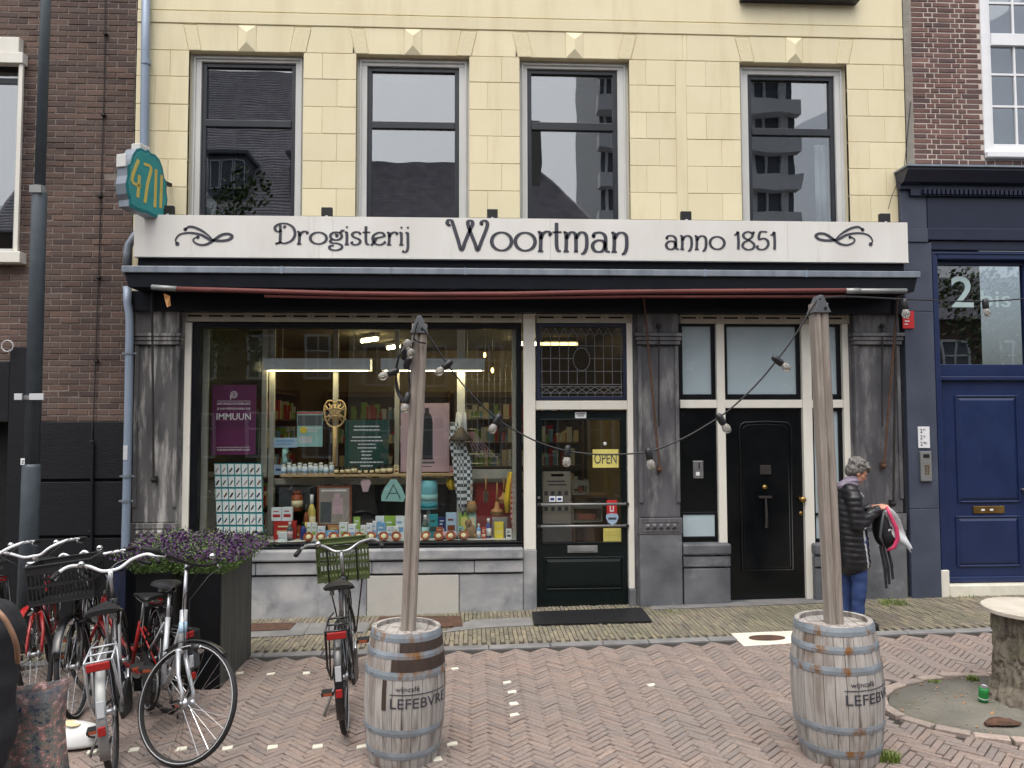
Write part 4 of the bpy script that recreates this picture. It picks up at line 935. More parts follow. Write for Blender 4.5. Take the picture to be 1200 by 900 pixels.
MB().box(gx0_, rx1-fw, .16, .17, zb_, rz1).build('blind', 'blind_grey', rw)
# navy cornice with dentils
cx0 = FX(1062, 215, -.22)
b = MB(); prof = [(-.26, zc+.0), (-.26, zc-.03), (-.20, zc-.10), (-.17, zc-.14), (-.1, zc-.155), (-.1, zc-.2), (-.03,zc-.2), (.0,zc)]
n_ = len(prof)
def along(b, prof, x0, x1):
    n = len(prof); b.add([(x0,y_,z_) for y_, z_ in prof]+[(x1,y_,z_) for y_, z_ in prof], [(i, (i+1)%n, (i+1)%n+n, i+n) for i in range(n)]+[tuple(reversed(range(n))), tuple(range(n,2*n))])
along(b, prof, cx0, RX1); b.build('cornice', 'paint_navy_dark', right)
MB().box(cx0-.015, RX1, -.285, .0, zc+.001, zc+.022).build('cornice_capping', 'zinc', right)
dzz = FZ(1140, 237, -.1); k = 0; x_ = FX(1083,236,-.1); dm = MB().box(-.016,.016,-.03,.0,-.028,.028).mesh('dentil'); dm.materials.append(MAT['paint_navy_dark'])
while x_ < 7.2: put('dentil', dm, None, right, loc=(x_, -.1, zc-.235)); x_ += .0525
MB().box(cx0+.12, RX1, -.1, .0, zc-.275, zc-.201).build('dentil_band', 'paint_navy_dark', right)
MB().box(FX(1087,250,-.06), RX1, -.06, .0, FZ(1140,268,-.06), zc-.276).build('frieze', 'paint_navy_dark', right, bevel=.004)
b = MB(); b.box(FX(1087,275,-.08), RX1, -.085, .0, FZ(1140,282,-.06), FZ(1140,268,-.06)-.001); b.box(FX(1090,290,-.05), RX1, -.05, .0, FZ(1140,293,-.05), FZ(1140,282,-.06)-.001); b.build('architrave', 'paint_navy_dark', right, bevel=.006)
# bluestone pilaster in two lengths
pxa, pxb = FX(1063.5,500,-.07), FX(1098,500,-.07)
zj = [gz(5)-.05, FZ(1085,596,-.07), FZ(1085,365,-.07), FZ(1085,284,-.07)]
for k in range(3): rpart('pilaster_stone', (pxa, pxb, zj[k]+.002, zj[k+1]-.002), -.07, .05, 'bluestone_navy', .005, right)
rpart('pilaster_band', (pxa-.005, FX(1087,276,-.07)-.002, zj[3], FZ(1085,268,-.07)), -.085, .0, 'bluestone_navy', .006, right)
rpart('pilaster_head', (pxa, FX(1087,250,-.07)-.002, FZ(1085,268,-.07)+.002, zc-.2), -.06, .0, 'bluestone_navy', .006, right)
rpart('side_strip', (RX0-.005, pxa-.003, gz(5)-.05, zc-.16), .0, .1, 'pillar_dark', 0, right)
# navy doorway: casing, fanlight, door
ycs = -.03
kx0 = pxb+.002; kx1 = FX(1105,500,ycs); ztop = FZ(1140,294,ycs); YN = .06
b = MB(); b.box(kx0, kx1, ycs, .14, FZ(1100,668,ycs), ztop); b.box(kx1, RX1-.5, ycs, .14, FZ(1140,304,ycs), ztop); b.build('door_casing', 'paint_navy', right, bevel=.012)
b = MB(); b.box(kx0+.02, kx0+.04, ycs-.012, ycs+.01, FZ(1100,668,ycs)+.002, ztop-.02); b.box(kx0+.0405, RX1-.5, ycs-.012, ycs+.01, ztop-.04, ztop-.02); b.build('casing_bead', 'paint_navy', right, bevel=.005)
rpart('casing_foot', (kx0-.002, kx1+.012, gz(5.2)-.05, FZ(1100,668,ycs)-.001), ycs-.02, .14, 'frame_cream', .008, right)
xe = kx1+1.12
zfl0, zfl1 = FZ(1150,441,YN), FZ(1140,304,ycs)-.001
b = MB(); g_ = rect(1103, 311, 1196, 427, YN); gr = (kx1+.01, kx1+1.06, g_[2], g_[3]); hole_frame(b, (kx1+.001, xe, zfl0, zfl1), gr, YN, YN+.06); fl = b.build('fanlight', 'paint_navy', right, bevel=.008)
MB().box(gr[0], gr[1], YN+.03, YN+.036, gr[2], gr[3]).build('pane', 'glass_window', fl)
rpart('transom', (kx1+.001, xe, FZ(1150,446,YN), zfl0-.001), YN-.035, YN+.06, 'paint_navy', .01, right)
zd0_ = FZ(1150, 683, YN); zd1_ = FZ(1150,446,YN)-.002
nd = MB().box(kx1+.003, xe, YN+.01, YN+.06, zd0_, zd1_).build('navy_door', 'paint_navy', right, bevel=.004)
panel(nd, rect(1120, 463, 1194, 589, YN+.01), YN+.01, 'paint_navy', .025, .018)
panel(nd, rect(1120, 604, 1196, 664, YN+.01), YN+.01, 'paint_navy', .025, .018)
r_ = rect(1140.5, 593, 1177, 601.5, YN); b = MB(); b.box(r_[0], r_[1], YN-.005, YN+.012, r_[2], r_[3]); lb = b.build('letterbox', 'brass', nd, bevel=.003)
b = MB(); b.box(r_[0]+.09, r_[0]+.13, YN-.007, YN-.0045, r_[2]+.03, r_[2]+.05); b.box(r_[0]+.19, r_[0]+.23, YN-.007, YN-.0045, r_[2]+.03, r_[2]+.05); b.build('letterbox_label', 'paper_white', nd)
c_ = P(1198.5, 574, YN); MB().lathe([(.02,0),(.012,.01),(.012,.03),(.03,.045),(.026,.06),(.008,.066)], (0,0,0), 16, Matrix.Translation(c_) @ Matrix.Rotation(R(90),4,'X')).build('knob', 'steel', nd, smooth=True)
r_ = rect(1110, 672, 1210, 681, YN); MB().box(kx1+.004, xe, YN-.012, YN+.011, zd0_+.01, zd0_+.07).build('weather_bar', 'paint_navy', nd, bevel=.008)
rpart('doorstep', (kx1+.012, xe+.1, gz(6)-.05, zd0_-.002), -.06, .2, 'white_stone', .008, right)
rpart('casing_far', (xe+.001, xe+.12, gz(6.5), ztop), ycs, .14, 'paint_navy', .008, right); rpart('wall_far', (xe+.121, RX1, gz(6.5), ztop), .0, .14, 'bluestone_navy', .006, right)
# hall behind the fanlight
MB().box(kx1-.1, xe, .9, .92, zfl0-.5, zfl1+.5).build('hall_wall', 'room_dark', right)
# text helper: a font outline as mesh
def text_mesh(body, h, extrude=.0, align='LEFT', bold=False):
    cu_ = bpy.data.curves.new('t', 'FONT'); cu_.body = body; cu_.size = h*1.37; cu_.extrude = extrude; cu_.align_x = align; cu_.resolution_u = 3; cu_.offset = (h*.012 if bold else 0)
    o = bpy.data.objects.new('t', cu_); COL.objects.link(o); me = bpy.data.meshes.new_from_object(o.evaluated_get(bpy.context.evaluated_depsgraph_get()))
    bpy.data.objects.remove(o); bpy.data.curves.remove(cu_); return me
def sign_text(name, body, h, x, y, z, m, parent, width=None, align='LEFT', bold=False, rz=0, th=.001):
    """upright lettering of capital height h, its lower left (or centre) at x, z on the plane y, facing -y"""
    me = text_mesh(body, h, th, align, bold); xs_ = [v.co.x for v in me.vertices]
    k = width/(max(xs_)-min(xs_)) if width and xs_ else 1
    for v in me.vertices: v.co = Vector((v.co.x*k, -v.co.z, v.co.y))
    if rz: me.transform(Matrix.Rotation(rz, 4, 'Z'))
    me.transform(Matrix.Translation((x, y-th, z)))
    me.materials.clear(); me.materials.append(MAT[m]); return put(name, me, None, parent)
mat('etched', (170,190,190), (160,182,184), rough=.6, bump=0)
sign_text('house_number', '2', FZ(1125,322,YN+.02)-FZ(1125,359.5,YN+.02), FX(1113.5,340,YN+.02), YN+.028, FZ(1125,359.5,YN+.02), 'etched', fl, width=FX(1140,340,YN+.02)-FX(1114,340,YN+.02), bold=True)
sign_text('house_number_suffix', 'bis', FZ(1160,339,YN+.02)-FZ(1160,359.5,YN+.02), FX(1148,350,YN+.02), YN+.028, FZ(1160,359.5,YN+.02), 'etched', fl, width=FX(1183,350,YN+.02)-FX(1148,350,YN+.02), bold=True)
# number plate and intercom on the pilaster
r_ = rect(1076, 500, 1089.5, 525, -.08); npl = MB().box(r_[0], r_[1], -.082, -.0715, r_[2], r_[3]).build('number_plate', 'paper_white', None, bevel=.002); tag(npl, 'white plate numbered 2 H, 2 A, 2 bis on the dark pilaster', 'number plate')
for k, (a_, s_) in enumerate((('2','H'),('2','A'),('2','Bis'))):
    z_ = r_[3]-.072*(k+1)+.005; sign_text('number', a_, .045, r_[0]+.02, -.0825, z_, 'letter_dark', npl); sign_text('number_suffix', s_, .024, r_[0]+.058, -.0825, z_+.022, 'letter_dark', npl)
r_ = rect(1078.5, 529, 1091.5, 564, -.09); ic = MB().box(r_[0], r_[1], -.1, -.0715, r_[2], r_[3]).build('intercom', 'steel_dull', None, bevel=.006); tag(ic, 'brushed metal intercom under the number plate beside the navy door', 'intercom')
MB().box(r_[0]+.03, r_[1]-.025, -.104, -.1003, r_[3]-.07, r_[3]-.03).build('camera_window', 'plastic_black', ic, bevel=.002)
for k in range(4):
    for j in (0, 1): MB().box(r_[0]+.045+.03*j, r_[0]+.065+.03*j, -.105, -.1003, r_[2]+.08+.027*k, r_[2]+.095+.027*k).build('button', 'brass', ic)
r_ = rect(812, 540, 824, 560.5, .07); ic2 = MB().box(r_[0], r_[1], .06, .0795, r_[2], r_[3]).build('door_intercom', 'steel', None, bevel=.004); tag(ic2, 'small steel intercom on the black panel left of the black house door', 'intercom')
MB().box(r_[0]+.06, r_[0]+.075, .0565, .0595, r_[3]-.09, r_[3]-.02).build('speaker_slot', 'plastic_black', ic2); MB().box(r_[0]+.03, r_[0]+.07, .0545, .0595, r_[2]+.03, r_[2]+.07).build('button', 'paper_white', ic2)
# ================================================================== inside the shop
IX0, IX1, IY0, IY1, IZ0, IZ1 = fx0-.02, xd1+.1, .165, 4.6, .02, 3.22
def face(name, vs, m): b = MB(); b.add(vs, [(0,1,2,3)]); return b.build(name, m, shop, thick=.004)
mat('shop_floor', (96,78,58), (80,64,48), rough=.5, scale=5, bump=.1)
mat('shop_ceiling', (150,140,110), (138,128,100), rough=.9, bump=0)
face('shop_floor', [(IX0,IY0,IZ0),(IX1,IY0,IZ0),(IX1,IY1,IZ0),(IX0,IY1,IZ0)], 'shop_floor')
face('shop_ceiling', [(IX0,IY0,IZ1),(IX0,IY1,IZ1),(IX1,IY1,IZ1),(IX1,IY0,IZ1)], 'shop_ceiling')
face('shop_wall', [(IX0,IY1,IZ0),(IX1,IY1,IZ0),(IX1,IY1,IZ1),(IX0,IY1,IZ1)], 'wall_shop')
face('shop_wall', [(IX0,IY0,IZ0),(IX0,IY1,IZ0),(IX0,IY1,IZ1),(IX0,IY0,IZ1)], 'wall_shop')
face('shop_wall', [(IX1,IY1,IZ0),(IX1,IY0,IZ0),(IX1,IY0,IZ1),(IX1,IY1,IZ1)], 'wall_shop')
# stock shelves along the back and left walls
def stock_shelf(label, x0, y0, w, rz, rows=6, seed=1):
    q = random.Random(seed); t = thing('stock_shelf', label, 'shelf', (x0, y0, IZ0), rz, 'stock shelves inside the shop', world=False)
    H_ = 2.5
    for s_ in (0, w): MB().box(s_-.015, s_+.015, 0, .3, 0, H_).build('side', 'shelf_brown', t)
    MB().box(.016, w-.016, .28, .3, 0, H_).build('back_panel', 'shelf_brown', t)
    for r_ in range(rows+1): z = .1+(H_-.2)*r_/rows; MB().box(.016, w-.016, .0, .279, z, z+.02).build('shelf_board', 'shelf_brown', t)
    for nm, m in (('white_packets','box_white'),('green_packets','box_green'),('red_packets','box_red'),('yellow_packets','label_cream'),('blue_packets','box_blue')):
        b = MB()
        for r_ in range(rows):
            z = .122+(H_-.2)*r_/rows
            for k in range(int(w*5)):
                xx = .04+q.random()*(w-.16); ww = q.uniform(.04,.1); hh = q.uniform(.1,.28); dd = q.uniform(.02,.08); b.box(xx, xx+ww, dd, dd+.08+q.random()*.08, z, z+hh)
        o = b.build(nm, m, t); o['kind'] = 'stuff'
    return t
stock_shelf('tall brown stock shelf full of packets at the back behind the green board', -2.4, 4.2, 2.0, 0, seed=2)
stock_shelf('tall brown stock shelf full of packets at the back behind the pink poster', -.3, 4.2, 2.1, 0, seed=3)
stock_shelf('tall brown stock shelf along the shop side wall behind the purple poster', IX0+.35, 1.4, 2.4, R(90), seed=4)
ct = thing('shop_counter', 'wooden counter seen dimly through the glass of the shop door', 'counter', (1.2, 2.4, IZ0))
MB().box(.5, 1.9, 2.3, 2.7, IZ0, .95).build('carcass', 'shelf_brown', ct); MB().box(.46, 1.94, 2.25, 2.75, .951, .99).build('worktop', 'wood_inside', ct, bevel=.005)
# ceiling tubes and two small bulbs
def ceil_tube(label, a, c):
    m_ = (a+c)/2; t = thing('ceiling_light', label, 'ceiling light', tuple(m_), 0, 'tubes on the shop ceiling'); b = MB(); b.tube([a, c], .022, 8); b.build('tube', 'tube_light', t); b = MB(); b.bar(a+Vector((0,0,.05)), c+Vector((0,0,.05)), .09, .04); b.build('housing', 'plastic_white', t)
ceil_tube('short lit tube on the ceiling above the left display lamp', Vector((-1.55,2.3,IZ1-.09)), Vector((-1.3,2.0,IZ1-.09)))
ceil_tube('lit tube on the shop ceiling deep behind the left display lamp', Vector((-1.3,3.3,IZ1-.09)), Vector((-1.1,3.0,IZ1-.09)))
ceil_tube('lit tube on the shop ceiling towards the door', Vector((.6,2.6,IZ1-.09)), Vector((1.5,2.6,IZ1-.09)))
for px, py, lab in ((568,416,'small warm bulb glowing inside above the right display lamp'),(577,434,'small warm bulb glowing inside beside the wire grid')):
    c = P(px,py,1.6); t = thing('pendant_bulb', lab, 'bulb', tuple(c), 0, 'warm bulbs inside the shop'); MB().ball(c, (.018,.018,.035), 8, 6).build('bulb', 'bulb_far', t); b = MB(); b.tube([c+Vector((0,0,.035)), (c.x,c.y,IZ1)], .004, 5); b.build('cord', 'plastic_black', t)
# display lamps hung in the window: grey reflectors lit from below
for px0, px1, lab in ((308,434,'long grey reflector lamp on the left at the top of the shop window'),(446,568,'long grey reflector lamp behind the wooden pole at the window top')):
    yl = .42; r_ = rect(px0, 420, px1, 436, yl); t = thing('display_lamp', lab, 'lamp', ((r_[0]+r_[1])/2, yl, r_[2]), 0, 'reflector lamps in the shop window')
    b = MB(); prof = [(yl, r_[2]+.02), (yl-.0, r_[3]), (yl+.16, r_[3]+.01), (yl+.16, r_[2]+.02), (yl+.15, r_[2]+.02), (yl+.15, r_[3]-.01), (yl+.01, r_[3]-.02), (yl+.01, r_[2]+.02)]
    along(b, prof, r_[0], r_[1]); b.build('reflector', 'pale_grey', t)
    b = MB(); b.tube([(r_[0]+.04, yl+.07, r_[2]+.035), (r_[1]-.04, yl+.07, r_[2]+.035)], .02, 8); b.build('tube', 'tube_light', t)
    b = MB()
    for x_ in (r_[0]+.2, r_[1]-.2): b.cyl((x_, yl+.08, r_[3]), (x_, yl+.08, IZ1), .003, None, 5)
    b.build('wire', 'steel', t)
# ------------------------------------------------ window display: platform, posts, back screen (part of the shop)
DZ = FZ(450, 633, .22)
MB().box(fx0+.02, fx1-.01, .115, .85, DZ-.04, DZ).build('display_floor', 'display_floor', shop)
MB().box(fx0+.02, fx1-.01, .83, .85, IZ0, DZ-.041).build('display_front', 'panel_grey', shop)
YB = .62
def post(pa, pb, pt, pbm, y=YB, m='panel_grey', d=.05): rpart('display_post', rect(pa, pt, pb, pbm, y), y, y+d, m, .003)
post(232, 242.5, 384, 640, .2); post(306.5, 312.5, 384, 560, .5); post(314.5, 321, 384, 632, .58); post(390, 396, 384, 552, .64); post(462.5, 468, 384, 552, .64); post(535.5, 545, 384, 632, .6, 'frame_cream'); post(600.5, 606, 384, 636, .18)
rpart('display_rail', rect(232, 553, 309, 558.5, .45), .45, .5, 'panel_grey', .003); rpart('display_panel', rect(243, 559, 308, 634, .52), .52, .535, 'panel_grey', .002)
rpart('display_rail', rect(321, 560, 600, 567, .63), .63, .67, 'panel_grey', .003)
rpart('back_panel', rect(322, 568, 535, 634, .8), .8, .815, 'plinth_black', .0)
rpart('display_rail', rect(545, 550, 600, 561, .5), .5, .53, 'panel_grey', .003)
# reeded glass panel behind the purple poster
b = MB(); r_ = rect(242, 386, 307, 553, .5); n_ = 46
g_ = [[(r_[0]+(r_[1]-r_[0])*i/(n_*2), .505+(.005 if i % 2 else 0), z) for i in range(n_*2+1)] for z in (r_[2], r_[3])]
b.sheet(g_); glass('glass_reeded', (.42,.46,.34,1), f0=.08, rough=.2); b.build('reeded_panel', 'glass_reeded', shop, thick=.003)
r_ = rect(328, 555, 534, 559.5, .42); rpart('display_shelf', (r_[0], r_[1], FZ(430,558.5,.42), FZ(430,555.8,.42)), .42, .62, 'wood_inside', .002); SHZ = FZ(430,555.8,.42)
rpart('display_panel', rect(557, 566, 600, 640, .6), .6, .612, 'display_red', 0)
# ------------------------------------------------ goods in the window, each a thing of its own
def board(name, label, cat, px0, py0, px1, py1, y, m, d=.012, group=None):
    r_ = rect(px0, py0, px1, py1, y); o = MB().box(r_[0], r_[1], y, y+d, r_[2], r_[3]).build(name, m, None, bevel=.001); tag(o, label, cat, group); return o, r_
def strips(parent, r_, y, rows, m, nm='print', th=.0012):
    """flat printed bars: rows of (u0, u1, v0, v1) in the board's own proportions"""
    b = MB()
    for u0_, u1_, v0_, v1_ in rows: b.box(r_[0]+(r_[1]-r_[0])*u0_, r_[0]+(r_[1]-r_[0])*u1_, y-th, y-.0002, r_[2]+(r_[3]-r_[2])*v0_, r_[2]+(r_[3]-r_[2])*v1_)
    o = b.build(nm, m, parent); return o
po, r_ = board('poster', 'purple poster reading IMMUUN SYSTEEM at the left of the shop window', 'poster', 248, 451, 299.5, 533, .3, 'purple_poster')
w_, h_ = r_[1]-r_[0], r_[3]-r_[2]; cx_ = (r_[0]+r_[1])/2; U = lambda f: r_[2]+h_*f
for body, f, hh, wd, bold in (('HET ENIGE SYSTEEM DAT',.715,.03,.76,True),('JE KAN VERTROUWEN, IS JE',.645,.03,.76,True),('IMMUUN',.5,.1,.78,True),('THEHEALTHFACTORY.COM',.06,.025,.74,True)):
    sign_text('lettering', body, hh*h_, cx_, .2995, U(f), 'text_white', po, width=wd*w_, align='CENTER', bold=bold)
sign_text('lettering', 'SYSTEEM', .08*h_, cx_, .2995, U(.39), 'purple_dark', po, width=.78*w_, align='CENTER')
b = MB(); b.tube([(cx_+.035*math.cos(a*.5236), .298, U(.86)+.035*math.sin(a*.5236)) for a in range(12)], .004, 5, True); b.tube([(cx_+.018*math.cos(a*.5236), .298, U(.86)+.018*math.sin(a*.5236)) for a in range(12)], .004, 5, True); b.box(cx_-.039, cx_-.031, .296, .2995, U(.79), U(.86)); b.build('emblem', 'text_white', po)
strips(po, r_, .3, [(.12,.88,.765,.77),(.12,.88,.105,.11)], 'text_white', 'rule')
# rack of carded tweezers and files
rk = thing('card_rack', 'blue rack of small white carded tweezers and files in the shop window', 'display rack', tuple(P(280,628,.25)))
ya_, yb_ = .36, .22
def rack_pt(u, v, o=0): a = P(251+56*u+2*v*0, 543, ya_); c = P(255+54*u, 634, yb_); p = a.lerp(c, v); return (p.x, p.y-o, p.z)
b = MB(); b.add([rack_pt(0,0), rack_pt(1,0), rack_pt(1,1), rack_pt(0,1)], [(3,2,1,0)]); b.build('back_board', 'box_teal', rk, thick=.01)
for rw_ in range(6):
    for cl_ in range(7):
        u0_, u1_, v0_, v1_ = (cl_+.08)/7, (cl_+.9)/7, (rw_+.06)/6.2, (rw_+.9)/6.2
        b = MB(); b.add([rack_pt(u0_,v0_,.012), rack_pt(u1_,v0_,.012), rack_pt(u1_,v1_,.014), rack_pt(u0_,v1_,.014)], [(3,2,1,0)]); b.build('card', 'paper_white', rk, thick=.002)
        b = MB(); k = rnd.uniform(-.12,.12); b.tube([rack_pt((u0_+u1_)/2-.03+k*.1, v1_-.03, .018), rack_pt((u0_+u1_)/2+.03+k*.1, v0_+.05, .018)], rnd.uniform(.004,.009), 5); b.build('tool', rnd.choice(['dark_jar','cloth_grey','amber','poster_pink','plastic_black','box_navy']), rk)
# magazine, note, beater, board, pink poster
mg, r_ = board('magazine_cover', 'pale green magazine cover with yellow round seal behind the shop window', 'poster', 348, 482.5, 378, 523.5, .55, 'mint')
strips(mg, r_, .55, [(.02,.98,.94,.99)], 'box_red', 'title_bar'); strips(mg, r_, .55, [(.02,.98,.6,.9)], 'cloth_grey', 'picture'); strips(mg, r_, .55, [(.3,.9,.5,.55),(.3,.8,.42,.47),(.1,.6,.1,.3)], 'pale_grey', 'text')
b = MB(); b.lathe([(.0,0),(.04,0),(.04,.002),(0,.002)], (0,0,0), 20, Matrix.Translation((r_[0]+.075,.549,r_[2]+.48*(r_[3]-r_[2]))) @ Matrix.Rotation(R(90),4,'X'), cap=False); b.build('seal', 'box_yellow', mg)
nt, r_ = board('paper_note', 'pale blue paper note left of the magazine cover in the window', 'note', 320.5, 513, 348, 524.5, .55, 'sticker_blue', .004); strips(nt, r_, .55, [(.1,.9,.6,.75),(.1,.8,.3,.42)], 'box_blue', 'text')
nt, r_ = board('price_card', 'pale blue card standing on the shelf left of the white bottles', 'card', 320.5, 544.5, 334, 556.5, .6, 'sticker_blue', .004); strips(nt, r_, .6, [(.2,.8,.4,.6)], 'box_navy', 'text')
b = MB(); c = P(334, 535, .58); b.tube([c+Vector((0,0,-.08)), c+Vector((.0,0,-.03)), c+Vector((-.01,0,.02)), c+Vector((.01,0,.08))], [.045,.03,.026,.04], 8); b.ball(c+Vector((.012,0,.1)), .03, 8, 6); tag(b.build('pale_figurine', 'mint', None, smooth=True), 'pale mint figurine on the window shelf under the paper note', 'figurine')
cb_ = thing('carpet_beater', 'woven cane carpet beater hanging in the middle of the shop window', 'carpet beater', tuple(P(392,549,.56)))
c = P(392.5, 484, .56); pxm = (P(393,484,.56)-P(392,484,.56)).length
b = MB(); outl = [(0,-17),(6,-15),(10,-10),(12,-2),(12,8),(8,14),(3,14),(0,11),(-3,14),(-8,14),(-12,8),(-12,-2),(-10,-10),(-6,-15)]
L = lambda pts, r=1.1, cl=False: b.tube([(c.x+u*pxm, .56+rnd.uniform(-.004,.004), c.z+v*pxm) for u, v in pts], r*pxm, 6, cl)
sp = spline([(u,v,0) for u, v in outl], True, 3); L([(p.x,p.y) for p in sp], 1.25, True)
for k in (-8,-3,3,8): L([(k-6,-12+abs(k)*.4),(k*.5,0),(k+4,12-abs(k)*.3)]); L([(-k+6,-12+abs(k)*.4),(-k*.5,0),(-k-4,12-abs(k)*.3)])
for k in (-5,4): L([(-11,k),(0,k+2),(11,k)])
b.build('woven_head', 'cane', cb_, smooth=True); b = MB(); b.tube([(c.x,.56,c.z-16*pxm), (c.x,.56,c.z-64*pxm)], [2.4*pxm, 2.0*pxm], 8); b.build('handle', 'cane', cb_, smooth=True)
gb, r_ = board('text_board', 'dark green board with lines of white lettering in the shop window', 'board', 404, 492, 455.5, 552, .52, 'board_green')
q = random.Random(5); rows = []
for k in range(12):
    if k in (2,): continue
    wd = q.uniform(.22,.8); u = .5-wd/2
    while u < .5+wd/2: d_ = q.uniform(.03,.09); rows.append((u, min(u+d_, .5+wd/2), .86-k*.07, .884-k*.07)); u += d_+.012
strips(gb, r_, .52, rows, 'text_white', 'lettering')
pk, r_ = board('pink_poster', 'dusty pink poster with a black bottle behind the wooden pole', 'poster', 469.5, 472.5, 526.5, 553, .56, 'poster_pink')
b = MB(); X_ = lambda u: r_[0]+(r_[1]-r_[0])*u; Z_ = lambda v: r_[2]+(r_[3]-r_[2])*v
b.prism([(X_(.44),Z_(.18)),(X_(.66),Z_(.18)),(X_(.66),Z_(.72)),(X_(.63),Z_(.82)),(X_(.58),Z_(.86)),(X_(.58),Z_(.93)),(X_(.5),Z_(.93)),(X_(.5),Z_(.86)),(X_(.45),Z_(.82)),(X_(.44),Z_(.72))], .557, .5598); b.build('bottle_picture', 'bottle_black', pk)
strips(pk, r_, .56, [(.3,.7,.12,.15),(.38,.64,.07,.085)], 'cloth_grey', 'lettering')
# bottles on the shelf
def lathe_thing(name, label, cat, parts, loc, group=None, n=14):
    t = thing(name, label, cat, loc, 0, group, world=False)
    for nm, prof, m in parts: MB().lathe(prof, (0,0,0), n).build(nm, m, t, smooth=True)
    return t
wb = None; G_ = 'white pill bottles lined up on the window shelf'
ORD = ['first','second','third','fourth','fifth','sixth','seventh','eighth','ninth','tenth','eleventh','twelfth','thirteenth']
lab_w = 'first white pill bottle from the left in the row on the window shelf'
for k in range(10):
    px = 333+6.2*k; back = k % 2; c = P(px, 556, .5+.05*back); loc = (c.x, .47+.06*back, SHZ)
    if wb is None: wb = lathe_thing('pill_bottle', lab_w, 'bottle', [('body', [(.026,0),(.029,.004),(.029,.075),(.02,.088)], 'box_white'), ('label', [(.0295,.015),(.0295,.06)], 'sticker_blue'), ('cap', [(.021,.0885),(.022,.11),(.02,.112)], 'plastic_white')], loc, G_)
    else: t = copy_tree(wb); t['label'] = lab_w.replace('first', ORD[k]); t.location = loc; t.scale = (1,1,rnd.uniform(.94,1.08)) if not back else (1.05,1.05,1.15)
G_ = 'dark jars lined up on the window shelf'; dj = None
for k in range(10):
    px = 394.5+6.9*k; c = P(px, 556, .5); loc = (c.x, .47+.02*(k % 2), SHZ); s_ = (1,.95,1.1,1.25,.8,.82,.85,1.05,1.25,1.3)[k]
    if dj is None: dj = lathe_thing('brown_jar', 'first dark jar from the left in the row under the green board', 'jar', [('body', [(.024,0),(.027,.004),(.027,.06),(.018,.07)], 'dark_jar'), ('label', [(.0275,.014),(.0275,.05)], 'label_cream'), ('cap', [(.02,.0705),(.02,.09)], 'plastic_black')], loc, G_)
    else: t = copy_tree(dj); t['label'] = 'first dark jar from the left in the row under the green board'.replace('first', ORD[k]); t.location = loc; t.scale = (s_,s_,s_)
# cartons and small goods on the display floor: (label, colour, pixel box, depth y, second colour)
def carton(label, m, px0, py0, px1, py1, y, m2='box_blue', name='carton', d=.05, sit=True, bands=((.12,.88,.3,.55),), cat='box'):
    r_ = rect(px0, py0, px1, py1, y); z0 = DZ+.001 if sit else r_[2]
    t = thing(name, label, cat, ((r_[0]+r_[1])/2, y, z0)); MB().box(r_[0], r_[1], y, y+d, z0, r_[3]).build('box', m, t, bevel=.0015)
    r2 = (r_[0], r_[1], z0, r_[3]); strips(t, r2, y, bands, m2, 'printed_panel'); return t
c1 = [('white carton with red mark, left one standing on the red box','box_white',318,595,330,610.5,.34,'box_red',False),('white carton with red mark, right one standing on the red box','box_white',330.6,594.5,342.5,610.5,.34,'box_red',False),
      ('bright red box under the two white cartons in the window','box_red',320.5,611,347,630,.33,'label_cream',True),('small white card box at the window sill left of the terracotta dishes','box_white',326,624,336,636,.2,'pale_grey',True),
      ('tall white carton left in the pair beside the blue bottle','box_white',359.5,613,364.8,630,.3,'box_green',True),('tall white carton right in the pair beside the blue bottle','box_white',365.2,613,371,630,.3,'box_green',True),
      ('low white carton right of the tall pair under the framed picture','box_white',372,617,380.5,630,.28,'box_blue',True),('tall white carton with green dots behind the bicycle handlebar','box_white',397.5,612.5,407,630,.28,'box_green',True),
      ('white carton standing just right of the one with green dots','box_white',408,614.5,416.5,630,.28,'box_blue',True),('white carton behind the right handlebar grip, leftmost of three','box_white',422.5,616,428.5,631,.26,'box_green',True),
      ('white carton behind the right handlebar grip, middle of three','box_white',429,613.5,436,631,.27,'box_blue',True),('narrow pale carton at the left end of the blue cartons','box_white',436.5,611,441,630,.3,'box_blue',True),
      ('light blue carton in the group left of the wooden pole','box_blue',441.5,613,452,630,.27,'box_white',True),('tall white and blue carton behind the light blue one','box_white',440,605,450,629,.36,'box_blue',True),
      ('green topped carton in the blue group left of the wooden pole','box_green',450.5,605,463,629,.36,'box_white',True),('small white carton before the green topped one','box_white',453,617,460,631,.26,'box_blue',True),
      ('white carton with blue edge touching the wooden pole','box_white',463.5,605,474,629,.35,'box_blue',True),('small pale carton in front beside the wooden pole','box_white',460.5,617,467,631,.26,'box_green',True),
      ('teal carton right of the wooden pole','box_teal',502.5,603,513,630,.33,'board_green',True),('carton picturing a face on blue, right of the teal carton','sticker_blue',522.5,601,535,626,.36,'amber',True),
      ('bright yellow pack in a grey tray near the window corner','box_yellow',579.5,612,590,629,.26,'card_yellow',True)]
for lab, m, a, b_, c, d, y, m2, sit in c1: carton(lab, m, a, b_, c, d, y, m2, sit=sit, bands=((.15,.85,.28,.5),(.2,.7,.68,.76)))
tr_, r_ = board('grey_tray', 'grey metal tray behind the yellow pack in the window corner', 'tray', 577, 606, 594.5, 629, .34, 'steel_dull', .02)
